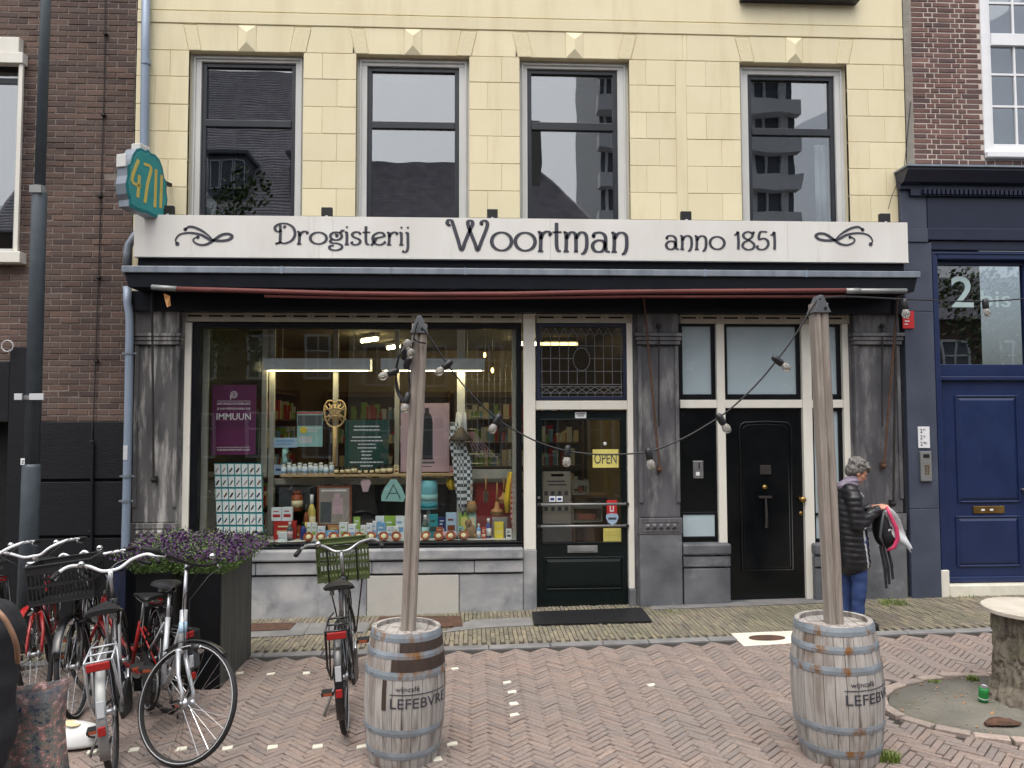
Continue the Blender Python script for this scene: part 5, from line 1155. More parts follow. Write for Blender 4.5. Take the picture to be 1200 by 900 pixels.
# blue tube, bottles
def bottle_px(name, label, m, px, pbot, ptop, wpx, y, cap='plastic_white', cat='bottle', labm=None):
    z0 = DZ+.001; zt = FZ(px, ptop, y); x_ = FX(px, ptop, y); w_ = wpx*abs(FX(601,500,y)-FX(600,500,y))/2; h = zt-z0
    pr = [('body', [(w_*.9,0),(w_,.006),(w_,h*.62),(w_*.45,h*.78)], m), ('cap', [(w_*.46,h*.785),(w_*.46,h)], cap)]
    if labm: pr.append(('label', [(w_*1.02,h*.12),(w_*1.02,h*.5)], labm))
    return lathe_thing(name, label, cat, pr, (x_, y+w_, z0))
bottle_px('tube', 'dark blue tube with white cap near the yellow pack', 'box_navy', 572.5, 630, 608, 7, .28, 'box_white', 'tube', 'box_white')
bottle_px('bottle', 'small pale blue bottle left of the dark blue tube', 'box_blue', 561, 630, 614, 5, .26, 'plastic_white', labm='box_white')
bottle_px('bottle', 'dark teal glass bottle right of the wooden pole', 'board_green', 498, 631, 604, 8, .26, 'pale_grey', labm='mint')
bottle_px('bottle', 'yellow bottle with white pump beside the framed picture', 'gold', 364.5, 612, 580, 9, .42, 'plastic_white', labm='label_cream')
bottle_px('bottle', 'cobalt blue bottle left of the tall white pair', 'box_navy', 355, 630, 612, 6.5, .28, 'dark_jar')
bottle_px('bottle', 'amber bottle with yellow label before the brown jar', 'amber', 358.5, 612, 592, 6, .36, 'dark_jar', labm='gold')
bottle_px('perfume_bottle', 'squat glass bottle in front of the red box', 'cloth_grey', 339, 630, 612, 7, .24, 'pale_grey', labm='poster_pink')
ob, r_ = board('brown_jar_poster', 'grey board with a big brown labelled jar pictured under the shelf', 'poster', 327, 571, 363, 597, .62, 'cloth_grey', .01)
jr = lathe_thing('large_jar', 'large red-brown jar with cream label under the left shelf end', 'jar', [('body', [(.05,0),(.062,.01),(.064,.17),(.046,.195)], 'jar_brown'), ('label', [(.065,.05),(.065,.125)], 'label_cream'), ('lid', [(.05,.196),(.05,.235)], 'amber')], (FX(347.5,598,.52), .55, FZ(347,599.5,.52)), n=18)
fr, r_ = board('framed_picture', 'brown framed old-fashioned picture of a seated figure under the shelf', 'picture', 371.5, 569, 412, 617, .5, 'amber', .02)
MB().box(r_[0]+.025, r_[1]-.025, .497, .4998, r_[2]+.025, r_[3]-.025).build('print', 'card_grey', fr); strips(fr, r_, .497, [(.12,.85,.86,.9)], 'text_white', 'title'); strips(fr, r_, .497, [(.45,.75,.3,.7),(.5,.66,.7,.8)], 'poster_pink', 'figure'); strips(fr, r_, .497, [(.1,.42,.1,.6)], 'cloth_grey', 'shade_area')
c = P(428.5, 569, .45); b = MB(); b.prism([(c.x-.03,c.z-.07),(c.x+.025,c.z-.07),(c.x+.06,c.z+.04),(c.x+.03,c.z+.075),(c.x,c.z+.06),(c.x-.035,c.z+.07),(c.x-.06,c.z+.04)], .45, .454); tag(b.build('paper_cone_card', 'poster_pink', None), 'pale pink cut paper card hanging under the shelf middle', 'card')
c = P(461, 576, .4); b = MB(); s_ = pxm*1.0; pl_ = [(-14,-11),(12,-12),(14,-6),(9,6),(3,14),(-3,14),(-10,5),(-14,-5)]
fn_ = thing('fan_card', 'pale aqua shield-shaped display card hanging under the shelf', 'display card', tuple(c)); b.prism([(c.x+u*s_, c.z+v*s_) for u, v in pl_], .4, .41); b.build('card', 'mint', fn_, bevel=.004)
b = MB(); b.tube([(c.x-8*s_,.398,c.z-8*s_),(c.x,.398,c.z+8*s_),(c.x+8*s_,.398,c.z-8*s_)], .006, 5); b.tube([(c.x-4*s_,.398,c.z-2*s_),(c.x+4*s_,.398,c.z-2*s_)], .005, 5); b.build('emblem', 'board_green', fn_)
tn = lathe_thing('teal_tin', 'tall teal patterned tin hanging right of the wooden pole', 'tin', [('body', [(.1,0),(.105,.01),(.105,.24),(.1,.33)], 'aqua'), ('base_ring', [(.107,.02),(.107,.07)], 'box_teal'), ('label', [(.106,.1),(.106,.17)], 'mint')], (FX(502,597,.5), .55, FZ(502,597,.5)), n=24)
MB().cyl((0,0,-.001),(0,0,-.3),.02,.05,10).build('stand', 'steel_dull', tn)
# terracotta dishes along the sill
ds = None; nd_ = 0
for k in range(13):
    px = 362+14.6*k+(6 if k > 7 else 0)
    if 470 < px < 482: continue
    c = P(px, 632, .2); loc = (c.x, .19, DZ+.001)
    if ds is None:
        ds = thing('soap_dish', 'first terracotta soap dish from the left along the window sill', 'dish', loc, 0, 'terracotta dishes along the window sill', world=False)
        o = MB().lathe([(.035,0),(.05,.004),(.056,.03),(.05,.03),(.045,.012)], (0,0,0), 18).build('dish', 'terracotta', ds, smooth=True); o = MB().ball((0,0,.022), (.034,.034,.016), 10, 6).build('soap', 'label_cream', ds, smooth=True)
        # tilted up towards the street
        ds.rotation_euler = (R(48), 0, 0)
        ds.location.z += .035
    else: nd_ += 1; t = copy_tree(ds); t['label'] = ORD[nd_]+' terracotta soap dish from the left along the window sill'; t.location = (loc[0], loc[1], loc[2]+.035); t.rotation_euler = (R(48+rnd.uniform(-8,8)), 0, rnd.uniform(-.3,.3))
# small toys and bags near the right
bt_ = MB(); c = P(521,622,.25)
b = MB(); b.ball((c.x,.27,DZ+.04),(.06,.05,.045),12,8); b.ball((c.x+.1,.27,DZ+.04),(.055,.05,.04),12,8); tag(b.build('wrapped_soaps', 'poster_pink', None, smooth=True), 'pink wrapped soap pouches before the face carton', 'soap')
b = MB(); c = P(552,620,.3); b.ball((c.x,.32,DZ+.07),(.07,.05,.08),12,8); b.ball((c.x-.03,.3,DZ+.17),(.04,.04,.045),10,8); b.ball((c.x+.05,.29,DZ+.03),(.03,.05,.03),10,6); b.ball((c.x-.06,.29,DZ+.03),(.03,.05,.03),10,6); tag(b.build('knitted_toy', 'bristle', None, smooth=True), 'brown knitted soft toy beside the hanging brushes', 'soft toy')
carton('flower-print pack behind the brown soft toy', 'box_green', 538, 600, 549, 622, .4, 'card_yellow', name='seed_packet', bands=((.2,.8,.3,.8),))
carton('mint pack behind the soft toy, right one', 'mint', 549.5, 600, 558, 622, .4, 'label_cream', name='seed_packet', bands=((.2,.8,.3,.8),))
b = MB(); c = P(533,624,.24)
for k in range(6): b.box(c.x-.02+.022*k, c.x-.008+.022*k, .24, .28, DZ+.001, DZ+.03+.004*k)
tag(b.build('striped_cushion', 'cloth_grey', None), 'grey and white striped little pad before the cartons', 'pad')
# hanging brushes
def brush(label, px, ptop, pbot, y, head, m2):
    t = thing('hanging_brush', label, 'brush', tuple(P(px,pbot,y)), 0, 'brushes hung before the red panel'); a, c = P(px,ptop,y), P(px,pbot,y); h = a.z-c.z
    b = MB(); b.tube([a, a.lerp(c,.3), a.lerp(c,.62)], [.006,.011,.014], 8); b.build('handle', 'brush_wood', t, smooth=True)
    k = a.lerp(c,.82); b = MB()
    if head == 'round': b.ball(k, (.055,.03,h*.16), 12, 8); b.build('head', 'brush_wood', t, smooth=True); b = MB(); b.ball(k-Vector((0,.02,h*.07)), (.06,.03,h*.14), 12, 8); b.build('bristles', m2, t, smooth=True)
    elif head == 'bell': b.lathe([(.075,0),(.07,.02),(.03,.05),(.018,h*.35)], tuple(c), 14); b.build('head', 'brush_wood', t, smooth=True); b = MB(); b.lathe([(.07,-.03),(.078,-.002)], tuple(c), 14); b.build('bristles', m2, t)
    else: b.box(k.x-.03, k.x+.03, y-.01, y+.015, k.z-h*.2, k.z+h*.2); b.build('head', 'brush_wood', t, bevel=.008); b = MB(); b.box(k.x-.028, k.x+.028, y-.04, y-.0105, k.z-h*.19, k.z+h*.19); b.build('bristles', m2, t)
brush('wooden brush with broad tan bristles hung left of the red panel', 553, 560, 600, .4, 'round', 'bristle'); brush('narrow dark-bristled brush hung on the red panel', 569.5, 557, 588, .45, 'long', 'bristle_dark'); brush('wooden bell-shaped brush hung on the red panel', 582.5, 565, 600, .4, 'bell', 'bristle'); brush('thin-handled small brush hung beside the yellow cloth', 590.5, 560, 586, .45, 'bell', 'bristle')
# cloths
def checks(name, a, c, scale):
    n = N(name); ck = n.n('TexChecker', Color1=lin(a), Color2=lin(c), Scale=scale); n.l(n.pos(), ck.inputs['Vector']); n.bsdf(ck.outputs[0], .85, 0, n.noise(200), .2, .002); return MAT[name]
checks('check_grey', (206,210,212), (72,78,86), 26); checks('check_red', (206,176,172), (176,40,52), 34)
def hung_cloth(label, pts, y, m, name='tea_towel', fold=.02):
    """pts: left and right edge pixels from top to bottom"""
    g_ = []
    for i, (a, c, py) in enumerate(pts):
        row = []
        for k in range(9): u = k/8; p = P(a+(c-a)*u, py, y); row.append((p.x, y+fold*math.sin(u*9+i*.4), p.z))
        g_.append(row)
    b = MB(); b.sheet(g_[::-1]); o = b.build(name, m, None, smooth=True, thick=.004); tag(o, label, 'cloth'); return o
hung_cloth('white cloth hanging on the pale post at the right of the window', [(535,546,483),(533,547,500),(532,545,530),(533,545,552)], .5, 'cloth_white')
hung_cloth('grey cloth with checked panel hanging over the shelf end', [(528,536,495),(526,543,515),(530,552,540),(533,554,570),(536,553,588),(540,547,603)], .40, 'check_grey')
hung_cloth('black and white checked cloth corner on the grey cloth', [(538,549,550),(537,551,562),(538,550,572)], .41, 'check_grey', fold=.01)
hung_cloth('bright yellow duster hanging in the right window corner', [(596,603,553),(593,602,568),(590.5,601,585),(592,599,601)], .27, 'cloth_yellow')
hung_cloth('red and white checked towel hanging at the right window edge', [(600,606.5,556),(599,607,580),(598.5,607.5,605),(601,607.5,624)], .2, 'check_red')
hung_cloth('small yellow cloth bag hanging under the shelf end', [(524,533,561),(523,534,568),(526,534,574)], .5, 'cloth_yellow')
b = MB(); c = P(540,512,.4); b.lathe([(.0,.12),(.03,.1),(.08,.03),(.13,-.03),(.12,-.04),(.02,.0)], tuple(c), 16, cap=False); tag(b.build('dark_cap', 'bristle_dark', None, smooth=True, thick=.004), 'dark shaggy cap hung above the grey cloth in the window', 'hat')
b = MB()
for k in range(6): b.tube([P(545+2*k,506,.42), P(558+4.5*k,536,.45)], .004, 5)
tag(b.build('bundle_of_sticks', 'poster_pink', None), 'fan of thin dusky pink sticks beside the dark cap', 'sticks')
# wire grid on the right
gd = thing('wire_grid', 'grey wire display grid in the upper right of the shop window', 'wire grid', tuple(P(576,548,.62)))
b = MB()
for k in range(9): b.tube([P(546.5+6.6*k,384,.62), P(546.5+6.6*k,548,.62)], .0025, 4)
b.build('upright_wires', 'steel', gd); b = MB()
for k in range(12): b.tube([P(546.5,386+14.6*k,.625), P(599.5,386+14.6*k,.625)], .0025, 4)
b.build('cross_wires', 'steel', gd)
b = MB()
for k in range(8):
    for s_ in (1, -1): b.tube([P(546.5+6.6*k,537.5+4.5*s_,.615), P(553.1+6.6*k,537.5-4.5*s_,.615)], .003, 4)
b.tube([P(546.5,532,.615), P(600,532,.615)], .004, 4); b.tube([P(546.5,543,.615), P(600,543,.615)], .004, 4); b.build('lattice_strip', 'steel', gd)
b = MB(); c = P(333,605,.3)
pot = thing('potted_plant', 'lime green pot with dark leaves at the left window corner', 'plant', tuple(P(304,634,.2)))
c = P(304.5,634,.2); MB().lathe([(.05,0),(.065,.07),(.06,.07)], (c.x,.22,DZ+.001), 14).build('pot', 'green_lime', pot, smooth=True)
b = MB()
for k in range(14): a = rnd.random()*6.28; b.tube([(c.x,.22,DZ+.06),(c.x+.04*math.cos(a),.22+.04*math.sin(a),DZ+.1),(c.x+.08*math.cos(a),.22+.06*math.sin(a),DZ+.1+rnd.uniform(-.02,.04))],[.008,.012,.002],4)
b.build('leaves', 'board_green', pot)
# more small goods filling the gaps
c2 = [('cream carton on the window shelf right of the dark jars','label_cream',461.5,545,467,555.5,.5,'amber',False),('small pink carton on the shelf beside the pink poster foot','poster_pink',527,546,532.5,555.5,.5,'box_red',False),
      ('amber packet lying behind the perfume bottle','terracotta',341,616,352,629,.4,'label_cream',True),('low blue soap packet under the framed picture','box_blue',381,622,396,631,.27,'box_white',True),
      ('tan wrapped soap beside the low blue packet','brush_wood',384,616,397,624,.36,'label_cream',True),('green packet behind the white cartons under the shelf middle','box_green',414,606,422,629,.42,'box_white',True),
      ('white carton with yellow stripe right of the wooden pole','box_white',483,603,493,630,.36,'box_yellow',True),('orange packet before the teal carton','terracotta',511,618,519,631,.24,'label_cream',True),
      ('navy carton behind the pink wrapped soaps','box_navy',513.5,606,522,628,.42,'box_white',True),('small red packet beside the dark blue tube','box_red',564.5,618,569.5,630,.25,'label_cream',True),('white price card leaning before the grey tray','paper_white',593,620,599.5,631,.22,'letter_dark',True),
      ('mint packet left of the brown soft toy','mint',536.5,617,543,630,.24,'board_green',True)]
for lab, m, a, b_, c, d, y, m2, sit in c2: carton(lab, m, a, b_, c, d, y, m2, sit=sit, d=.035, bands=((.15,.85,.2,.42),(.2,.6,.6,.7),(.2,.8,.78,.84)))
# ------------------------------------------------ things stuck to the door
def sticker(name, label, cat, px0, py0, px1, py1, m, y=None, rows=None, m2='letter_dark'):
    y = YD+.0185 if y is None else y; r_ = rect(px0, py0, px1, py1, y); o = MB().box(r_[0], r_[1], y, y+.002, r_[2], r_[3]).build(name, m, None); tag(o, label, cat)
    if rows: strips(o, r_, y, rows, m2, 'print')
    return o, r_
os_, r_ = sticker('open_sign', 'yellow card reading OPEN hung in the shop door', 'sign', 694.5, 526.5, 724.8, 548, 'card_yellow'); sign_text('lettering', 'OPEN', (r_[3]-r_[2])*.58, (r_[0]+r_[1])/2, YD+.0183, r_[2]+(r_[3]-r_[2])*.22, 'letter_dark', os_, width=(r_[1]-r_[0])*.86, align='CENTER')
c = P(709,520,YD+.01); MB().lathe([(.012,0),(.02,.006),(.012,.014)], (0,0,0), 12, Matrix.Translation(c+Vector((0,.006,0))) @ Matrix.Rotation(R(90),4,'X')).build('suction_hook', 'plastic_white', os_)
ps, r_ = sticker('door_poster', 'grey poster with small printed figures in the lower left of the shop door', 'poster', 636, 552.5, 669, 635, 'card_grey', YD+.032)
strips(ps, r_, YD+.032, [(.3,.75,.93,.965),(.15,.8,.85,.87),(.2,.85,.8,.82)]+[(.06+.24*k,.18+.24*k,v,v+.06) for k in range(4) for v in (.66,.44)], 'letter_dark', 'print'); strips(ps, r_, YD+.032, [(.3,.75,.93,.965)], 'box_red', 'title'); strips(ps, r_, YD+.031, [(.0,1,.0,.26)], 'cloth_grey', 'photo')
for a, lab in ((643.5,'small white blue-marked sticker, left one on the grey door poster'),(652,'small white blue-marked sticker, right one on the grey door poster')): sticker('small_sticker', lab, 'sticker', a, 581.5, a+7.4, 588, 'paper_white', None, [(.2,.8,.25,.7)], 'box_navy')
sticker('red_sticker', 'round-cornered red sticker on the shop door glass', 'sticker', 711, 586, 723, 603, 'sticker_red', None, [(.3,.4,.2,.6),(.6,.7,.2,.6),(.4,.6,.2,.3)], 'text_white')
c = P(717.5,608.5,YD+.018); b = MB(); s_ = .0095; b.prism([(c.x+u*s_, c.z+v*s_) for u, v in [(0,-7),(5,-3.5),(7.5,2),(6.5,6),(0,7),(-6.5,6),(-7.5,2),(-5,-3.5)]], YD+.0165, YD+.0195); sh = b.build('shield_sticker', 'sticker_blue', None); tag(sh, 'pale blue shield-shaped sticker between the two push bars', 'sticker'); b = MB(); b.box(c.x-.045, c.x+.045, YD+.0155, YD+.0163, c.z-.005, c.z+.02); b.build('print', 'letter_dark', sh)
sticker('yellow_note', 'yellow note taped low on the shop door glass', 'note', 707, 619, 729, 634.5, 'card_yellow', None, [(.1,.6,.65,.72),(.1,.8,.45,.52)], 'gold')
sticker('white_sticker', 'small white sticker at the top of the shop door', 'sticker', 674, 483, 687, 490, 'paper_white', YD-.004, [(.1,.9,.62,.8),(.2,.8,.3,.45)], 'letter_dark')
for py0, py1, pxa, pxb, lab in ((563,580,671,690,'upper pale price crate with orange tag seen through the shop door'),(590,612,671,706,'lower pale price crate with orange tag seen through the shop door')):
    r_ = rect(pxa, py0, pxb, py1, .7); t = thing('price_crate', lab, 'crate', ((r_[0]+r_[1])/2,.7,r_[2]), 0, 'price crates inside the door'); b = MB(); hole_frame(b, r_, (r_[0]+.015,r_[1]-.015,r_[2]+.02,r_[3]-.06), .7, .72); b.box(r_[0], r_[1], .721, 1.0, r_[2], r_[2]+.02); b.box(r_[0], r_[0]+.015, .721, 1.0, r_[2]+.0205, r_[3]); b.box(r_[1]-.015, r_[1], .721, 1.0, r_[2]+.0205, r_[3]); b.build('crate', 'panel_grey', t)
    MB().box(r_[0]+.07, r_[1]-.08, .69, .699, r_[2]+.03, r_[2]+.1).build('tag', 'terracotta', t)
    MB().box(r_[0]+.03, r_[1]-.03, .72, .98, IZ0, r_[2]-.002).build('stand', 'shelf_brown', t)
# ================================================================== street furniture
# ---- lamp post by the brick house
yl = -.95
lp = thing('lamp_post', 'slim grey steel lamp post before the brown brick house', 'lamp post', (FX(30,700,yl), yl, gz(-4.7)))
b = MB(); a = P(54,-6,yl); a2 = P(56,-80,yl); c1_ = P(46.5,222,yl); c2_ = P(37,545,yl); d = Vector((FX(30,735,yl), yl, gz(-4.6)-.02))
b.tube([a2, a, c1_], [.042,.045,.047], 16); b.build('upper_shaft', 'post_grey', lp, smooth=True)
b = MB(); b.tube([c1_, c1_+Vector((0,0,-.05)), c2_], [.05,.066,.068], 16); b.build('middle_shaft', 'post_grey', lp, smooth=True)
b = MB(); b.tube([c2_+Vector((0,0,.01)), c2_+Vector((0,0,-.02)), d], [.07,.08,.082], 16); b.build('base_shaft', 'post_grey', lp, smooth=True)
b = MB(); b.tube([c1_+Vector((0,0,.03)), c1_+Vector((0,0,-.06))], .06, 12); b.box(c1_.x-.055, c1_.x+.055, c1_.y-.075, c1_.y-.05, c1_.z-.05, c1_.z+.02); b.build('collar', 'steel_dull', lp)
c = P(38.5,466,yl); b = MB(); b.tube([c+Vector((0,0,.02)), c+Vector((0,0,-.02))], .075, 12); b.build('clamp', 'steel_dull', lp)
for s_, w_ in ((-1,.07),(1,.13)): x_ = c.x+(.02 if s_ > 0 else -.085-.03); MB().box(x_, x_+w_, c.y-.1, c.y-.085, c.z-.025, c.z+.035).build('sign_plate', 'pale_grey', lp, bevel=.003)
c = P(32.5,541,yl); st_ = MB().box(c.x-.018, c.x+.018, yl-.083, yl-.078, c.z-.025, c.z+.035).build('number_sticker', 'paper_white', lp); sign_text('number', 'Z', .03, c.x-.011, yl-.0832, c.z-.012, 'letter_dark', lp)

# ---- barrels, weathered staves and galvanised hoops, with café lettering
def stave_mat(name, seed, wet):
    n = N(name); ng = n.n('NewGeometry'); tc = n.n('TexCoord'); mp = n.n('Mapping', Scale=(9,9,.7)); n.l(tc.outputs['Object'], mp.inputs['Vector'])
    t1 = n.n('TexNoise', Scale=3.0, Detail=6); n.l(mp.outputs[0], t1.inputs['Vector']); col = n.ramp(t1.outputs['Fac'], [(.3, lin((147,142,137))), (.5, lin((170,166,161))), (.72, lin((110,104,99)))])
    mp2 = n.n('Mapping', Scale=(3,3,.6), Location=(seed,seed,0)); n.l(tc.outputs['Object'], mp2.inputs['Vector']); t2 = n.n('TexNoise', Scale=2.2, Detail=4); n.l(mp2.outputs[0], t2.inputs['Vector'])
    col = n.mix(n.ramp(t2.outputs['Fac'], [(.52, (0,0,0,1)), (.66, (.8,.8,.8,1))]), col, lin((98,80,66)))
    col = n.vary(col, .10); n.bsdf(col, .8, 0, t1.outputs['Fac'], .5, .004, .3); return MAT[name]
stave_mat('stave', 2.0, 0)
mat('stave_dark', (66,52,44), (48,38,32), rough=.6, scale=6, stretch=(6,6,.5), bump=.4, bscale=30)
mat('hoop_zinc', (150,160,168), (128,137,145), rough=.45, metal=.35, scale=9, bump=.15, stain=((136,98,58), 6, .54, .64, (1.3,1.3,.5)))
BH, BRH, BRB = .80, .218, .262                 # height, head radius, belly radius
def bprof(z): u = (z/BH-.5)*2; return BRB-(BRB-BRH)*abs(u)**1.9
def barrel(label, loc, rot, bare, tilt, post_px):
    t = thing('barrel', label, 'barrel', loc, rot, 'wine barrels holding the light poles', world=False)
    n = 26; K = 12
    for k in range(n):
        a0_, a1_ = 2*math.pi*k/n+.006, 2*math.pi*(k+1)/n-.006; vs = []; mid = (a0_+a1_)/2
        dr = rnd.uniform(-.0015,.0015)
        for i in range(K+1):
            z = .0+BH*i/K; r_ = bprof(z)+dr
            for a_, rr in ((a0_, r_), (mid, r_+.0012), (a1_, r_), (a1_, r_-.025), (a0_, r_-.025)): vs.append((rr*math.cos(a_), rr*math.sin(a_), z))
        fs = []
        for i in range(K):
            for j in range(5): fs.append((i*5+j, i*5+(j+1) % 5, (i+1)*5+(j+1) % 5, (i+1)*5+j))
        fs += [(4,3,2,1,0), tuple(range(K*5, K*5+5))]
        b = MB(); b.add(vs, fs); b.build('stave', 'stave', t)
    zh = BH-.028; nb_ = 5
    for k in range(nb_):
        x0 = -BRH+2*BRH*k/nb_; x1 = x0+2*BRH/nb_-.004; pts = []
        for x_ in [x0+(x1-x0)*i/6 for i in range(7)]: pts.append((x_, math.sqrt(max(0, (BRH-.02)**2-x_*x_))))
        poly = [(x_, -y_) for x_, y_ in pts]+[(x_, y_) for x_, y_ in reversed(pts)]; m_ = len(poly)
        b = MB(); b.add([(x_, y_, zh) for x_, y_ in poly]+[(x_, y_, zh-.02) for x_, y_ in poly], [tuple(range(m_)), tuple(reversed(range(m_,2*m_)))]+[(i, i+m_, (i+1) % m_+m_, (i+1) % m_) for i in range(m_)]); b.build('head_board', 'stave', t)
    for zc_, hw in ((.775,.024),(.675,.02),(.56,.022),(.225,.021),(.085,.022)):
        prof = [(bprof(zc_-hw)+.0035, zc_-hw), (bprof(zc_)+.006, zc_), (bprof(zc_+hw)+.0035, zc_+hw), (bprof(zc_+hw)-.002, zc_+hw), (bprof(zc_-hw)-.002, zc_-hw), (bprof(zc_-hw)+.0035, zc_-hw)]
        MB().lathe(prof, (0,0,0), 48, cap=False).build('hoop', 'hoop_zinc', t, smooth=False)
        b = MB()
        for da in (-.03, .03): a_ = -math.pi/2-.75+da; r_ = bprof(zc_)+.006; b.ball((r_*math.cos(a_), r_*math.sin(a_), zc_), .006, 6, 4)
        b.build('rivet', 'steel', t)
    for (z0, z1, a0_, a1_) in bare:                       # dark bare wood where the grey skin has gone
        g_ = []
        for i in range(9):
            a_ = a0_+(a1_-a0_)*i/8; jz = rnd.uniform(0,.004)
            g_.append([((bprof(z)+.0042)*math.cos(a_), (bprof(z)+.0042)*math.sin(a_), z) for z in (z0, (z0*2+z1)/3, (z0+z1*2)/3, z1)])
        b = MB(); b.sheet(g_); b.build('bare_patch', 'stave_dark', t, thick=.002)
    def wrap(body, h, z, ac, width, bold):
        me = text_mesh(body, h, .0006, 'CENTER', bold); xs_ = [v.co.x for v in me.vertices]; k = width/(max(xs_)-min(xs_)); x_m = (max(xs_)+min(xs_))/2
        for v in me.vertices:
            zz_ = z+v.co.y; r_ = bprof(zz_)+.004+v.co.z; a_ = ac+(v.co.x-x_m)*k/BRB; v.co = Vector((r_*math.cos(a_), r_*math.sin(a_), zz_))
        me.materials.clear(); me.materials.append(MAT['letter_dark']); put('lettering', me, None, t)
    ac = -math.pi/2+.60
    wrap('wijncafé', .030, .475, ac-.36, .15, False); wrap('LEFEBVRE', .062, .375, ac, .40, False)
    g_ = [[((bprof(z)+.0035)*math.cos(ac-.78+1.56*i/16), (bprof(z)+.0035)*math.sin(ac-.78+1.56*i/16), z) for z in (.4525, .457)] for i in range(17)]
    b = MB(); b.sheet(g_); b.build('lettering_rule', 'letter_dark', t, thick=.0015)
    t.rotation_euler = (tilt[0], tilt[1], rot); return t
B1 = G(474, 902); B1 = Vector((0, B1.y+.2, 0)); B1.x = FX(472.5, 893, B1.y); B2 = G(984, 901); B2 = Vector((0, B2.y+.2, 0)); B2.x = FX(985, 893, B2.y)
b1 = barrel('weathered barrel lettered LEFEBVRE with dark bare patches near its top', (B1.x, B1.y, gz(B1.x)), -.1, [(.695,.75,-1.55,.2),(.585,.655,-1.75,.3),(.36,.535,-1.95,-1.84)], (0,.022), None)
b2 = barrel('weathered grey barrel lettered LEFEBVRE with rust-stained hoops beside the stump', (B2.x, B2.y, gz(B2.x)), -.10, [], (0,-.03), None)
b1.scale = (.95,.95,.985)
# ---- wooden poles standing in the barrels
def pole(label, bx, by, top, zb):
    t = thing('wooden_pole', label, 'pole', (bx, by, zb), 0, 'light poles standing in barrels'); a = Vector((bx, by, zb)); w = .088
    for k in range(2):
        off = Vector(((k-.5)*w*.52, 0, 0)); b = MB(); d = top-a; n = 10; vs = []
        for i in range(n+1):
            p = a+d*(i/n)+off; q = w*.255; e = .012; r1 = rnd.uniform(-.0015,.0015)
            for u, v in ((-q+e,-w/2),(q-e,-w/2),(q,-w/2+e),(q,w/2),(-q,w/2),(-q,-w/2+e)): vs.append((p.x+u+r1, p.y+v, p.z))
        fs = [(i*6+j, i*6+(j+1) % 6, (i+1)*6+(j+1) % 6, (i+1)*6+j) for i in range(n) for j in range(6)]+[tuple(reversed(range(6))), tuple(range(n*6, n*6+6))]
        b.add(vs, fs); b.build('beam', 'wood_grey', t)
    return t, a, top
z1b = gz(B1.x)+BH*.985-.03; z2b = gz(B2.x)+BH-.03
t1_ = P(492, 380, B1.y); t2_ = P(959, 356, B2.y)
x1b, x2b = FX(478.5, 737, B1.y), FX(977.5, 722, B2.y)
p1, a1_, t1_ = pole('weathered timber pole in the barrel before the shop window', x1b, B1.y, t1_, z1b)
p2, a2_, t2_ = pole('weathered timber pole in the barrel before the black house door', x2b, B2.y, t2_, z2b)
for t, top in ((p1, t1_), (p2, t2_)):
    b = MB(); h = .1; w = .056
    b.add([top+Vector(v) for v in ((-w,-w,-.06),(w,-w,-.06),(w,w,-.06),(-w,w,-.06),(-.012,-w*.8,.05),(.012,-w*.8,.05),(.012,w*.8,.05),(-.012,w*.8,.05))], [(0,1,5,4),(1,2,6,5),(2,3,7,6),(3,0,4,7),(4,5,6,7)]); b.build('lead_cap', 'cloth_grey', t, bevel=.006)
    MB().cyl(top+Vector((.018,-.05,-.035)), top+Vector((.018,-.06,-.035)), .009, None, 8).build('bolt', 'plastic_black', t)
# ---- string of light bulbs
ls = thing('string_lights', 'black cable of bulbs slung between the two wooden poles', 'string lights', tuple(t1_))
yq = lambda px: B1.y+(B2.y-B1.y)*(px-492)/(959-492)
cab = [(496,384),(510,405),(528,432),(555,465),(583,491),(610,508),(638,521),(668,529),(700,532.5),(735,532),(765,528),(800,514),(830,497),(855,480),(885,452),(912,420),(935,388),(957,351)]
pts = [P(px,py,yq(px)-.05) for px,py in cab]; sp = spline(pts, False, 4); b = MB(); b.tube(sp, .0055, 6); b.build('cable', 'plastic_black', ls, smooth=True)
cab2 = [(960,350),(990,347.5),(1057,350.5),(1110,352.5),(1154,353),(1200,350),(1290,340)]
yq2 = lambda px: B2.y+.004*(px-960); pts2 = [P(px,py,yq2(px)-.05) for px,py in cab2]; b = MB(); b.tube(spline(pts2, False, 4), .0055, 6); b.build('cable', 'plastic_black', ls, smooth=True)
def bulb(p, dirv):
    d = Vector(dirv).normalized(); q = d.to_track_quat('Z', 'Y').to_matrix().to_4x4(); m = Matrix.Translation(p) @ q
    o = MB().lathe([(.012,-.012),(.02,.0),(.022,.02),(.022,.05),(.019,.062)], (0,0,0), 12, m).build('socket', 'plastic_black', ls, smooth=True)
    MB().lathe([(.016,.062),(.02,.07),(.026,.085),(.026,.1),(.018,.117),(.003,.123)], (0,0,0), 12, m).build('bulb', 'bulb_glass', ls, smooth=True)
n = N('bulb_glass'); gl_ = n.bsdf((.8,.78,.72,1), .08, 0); gl_.inputs['Transmission Weight'].default_value = .75; gl_.inputs['IOR'].default_value = 1.3
for px, py, dx, dz in ((528,424,-.8,-.7),(585,487,-.45,-.9),(665.5,524,-.1,-1),(759.5,527,.15,-1),(842,487,.45,-.8),(907,419,.75,-.65)): bulb(P(px,py,yq(px)-.05), (dx,-.1,dz))
for px, py in ((1059.5,352),(1154,352)): bulb(P(px,py,yq2(px)-.05), (.05,-.1,-1))
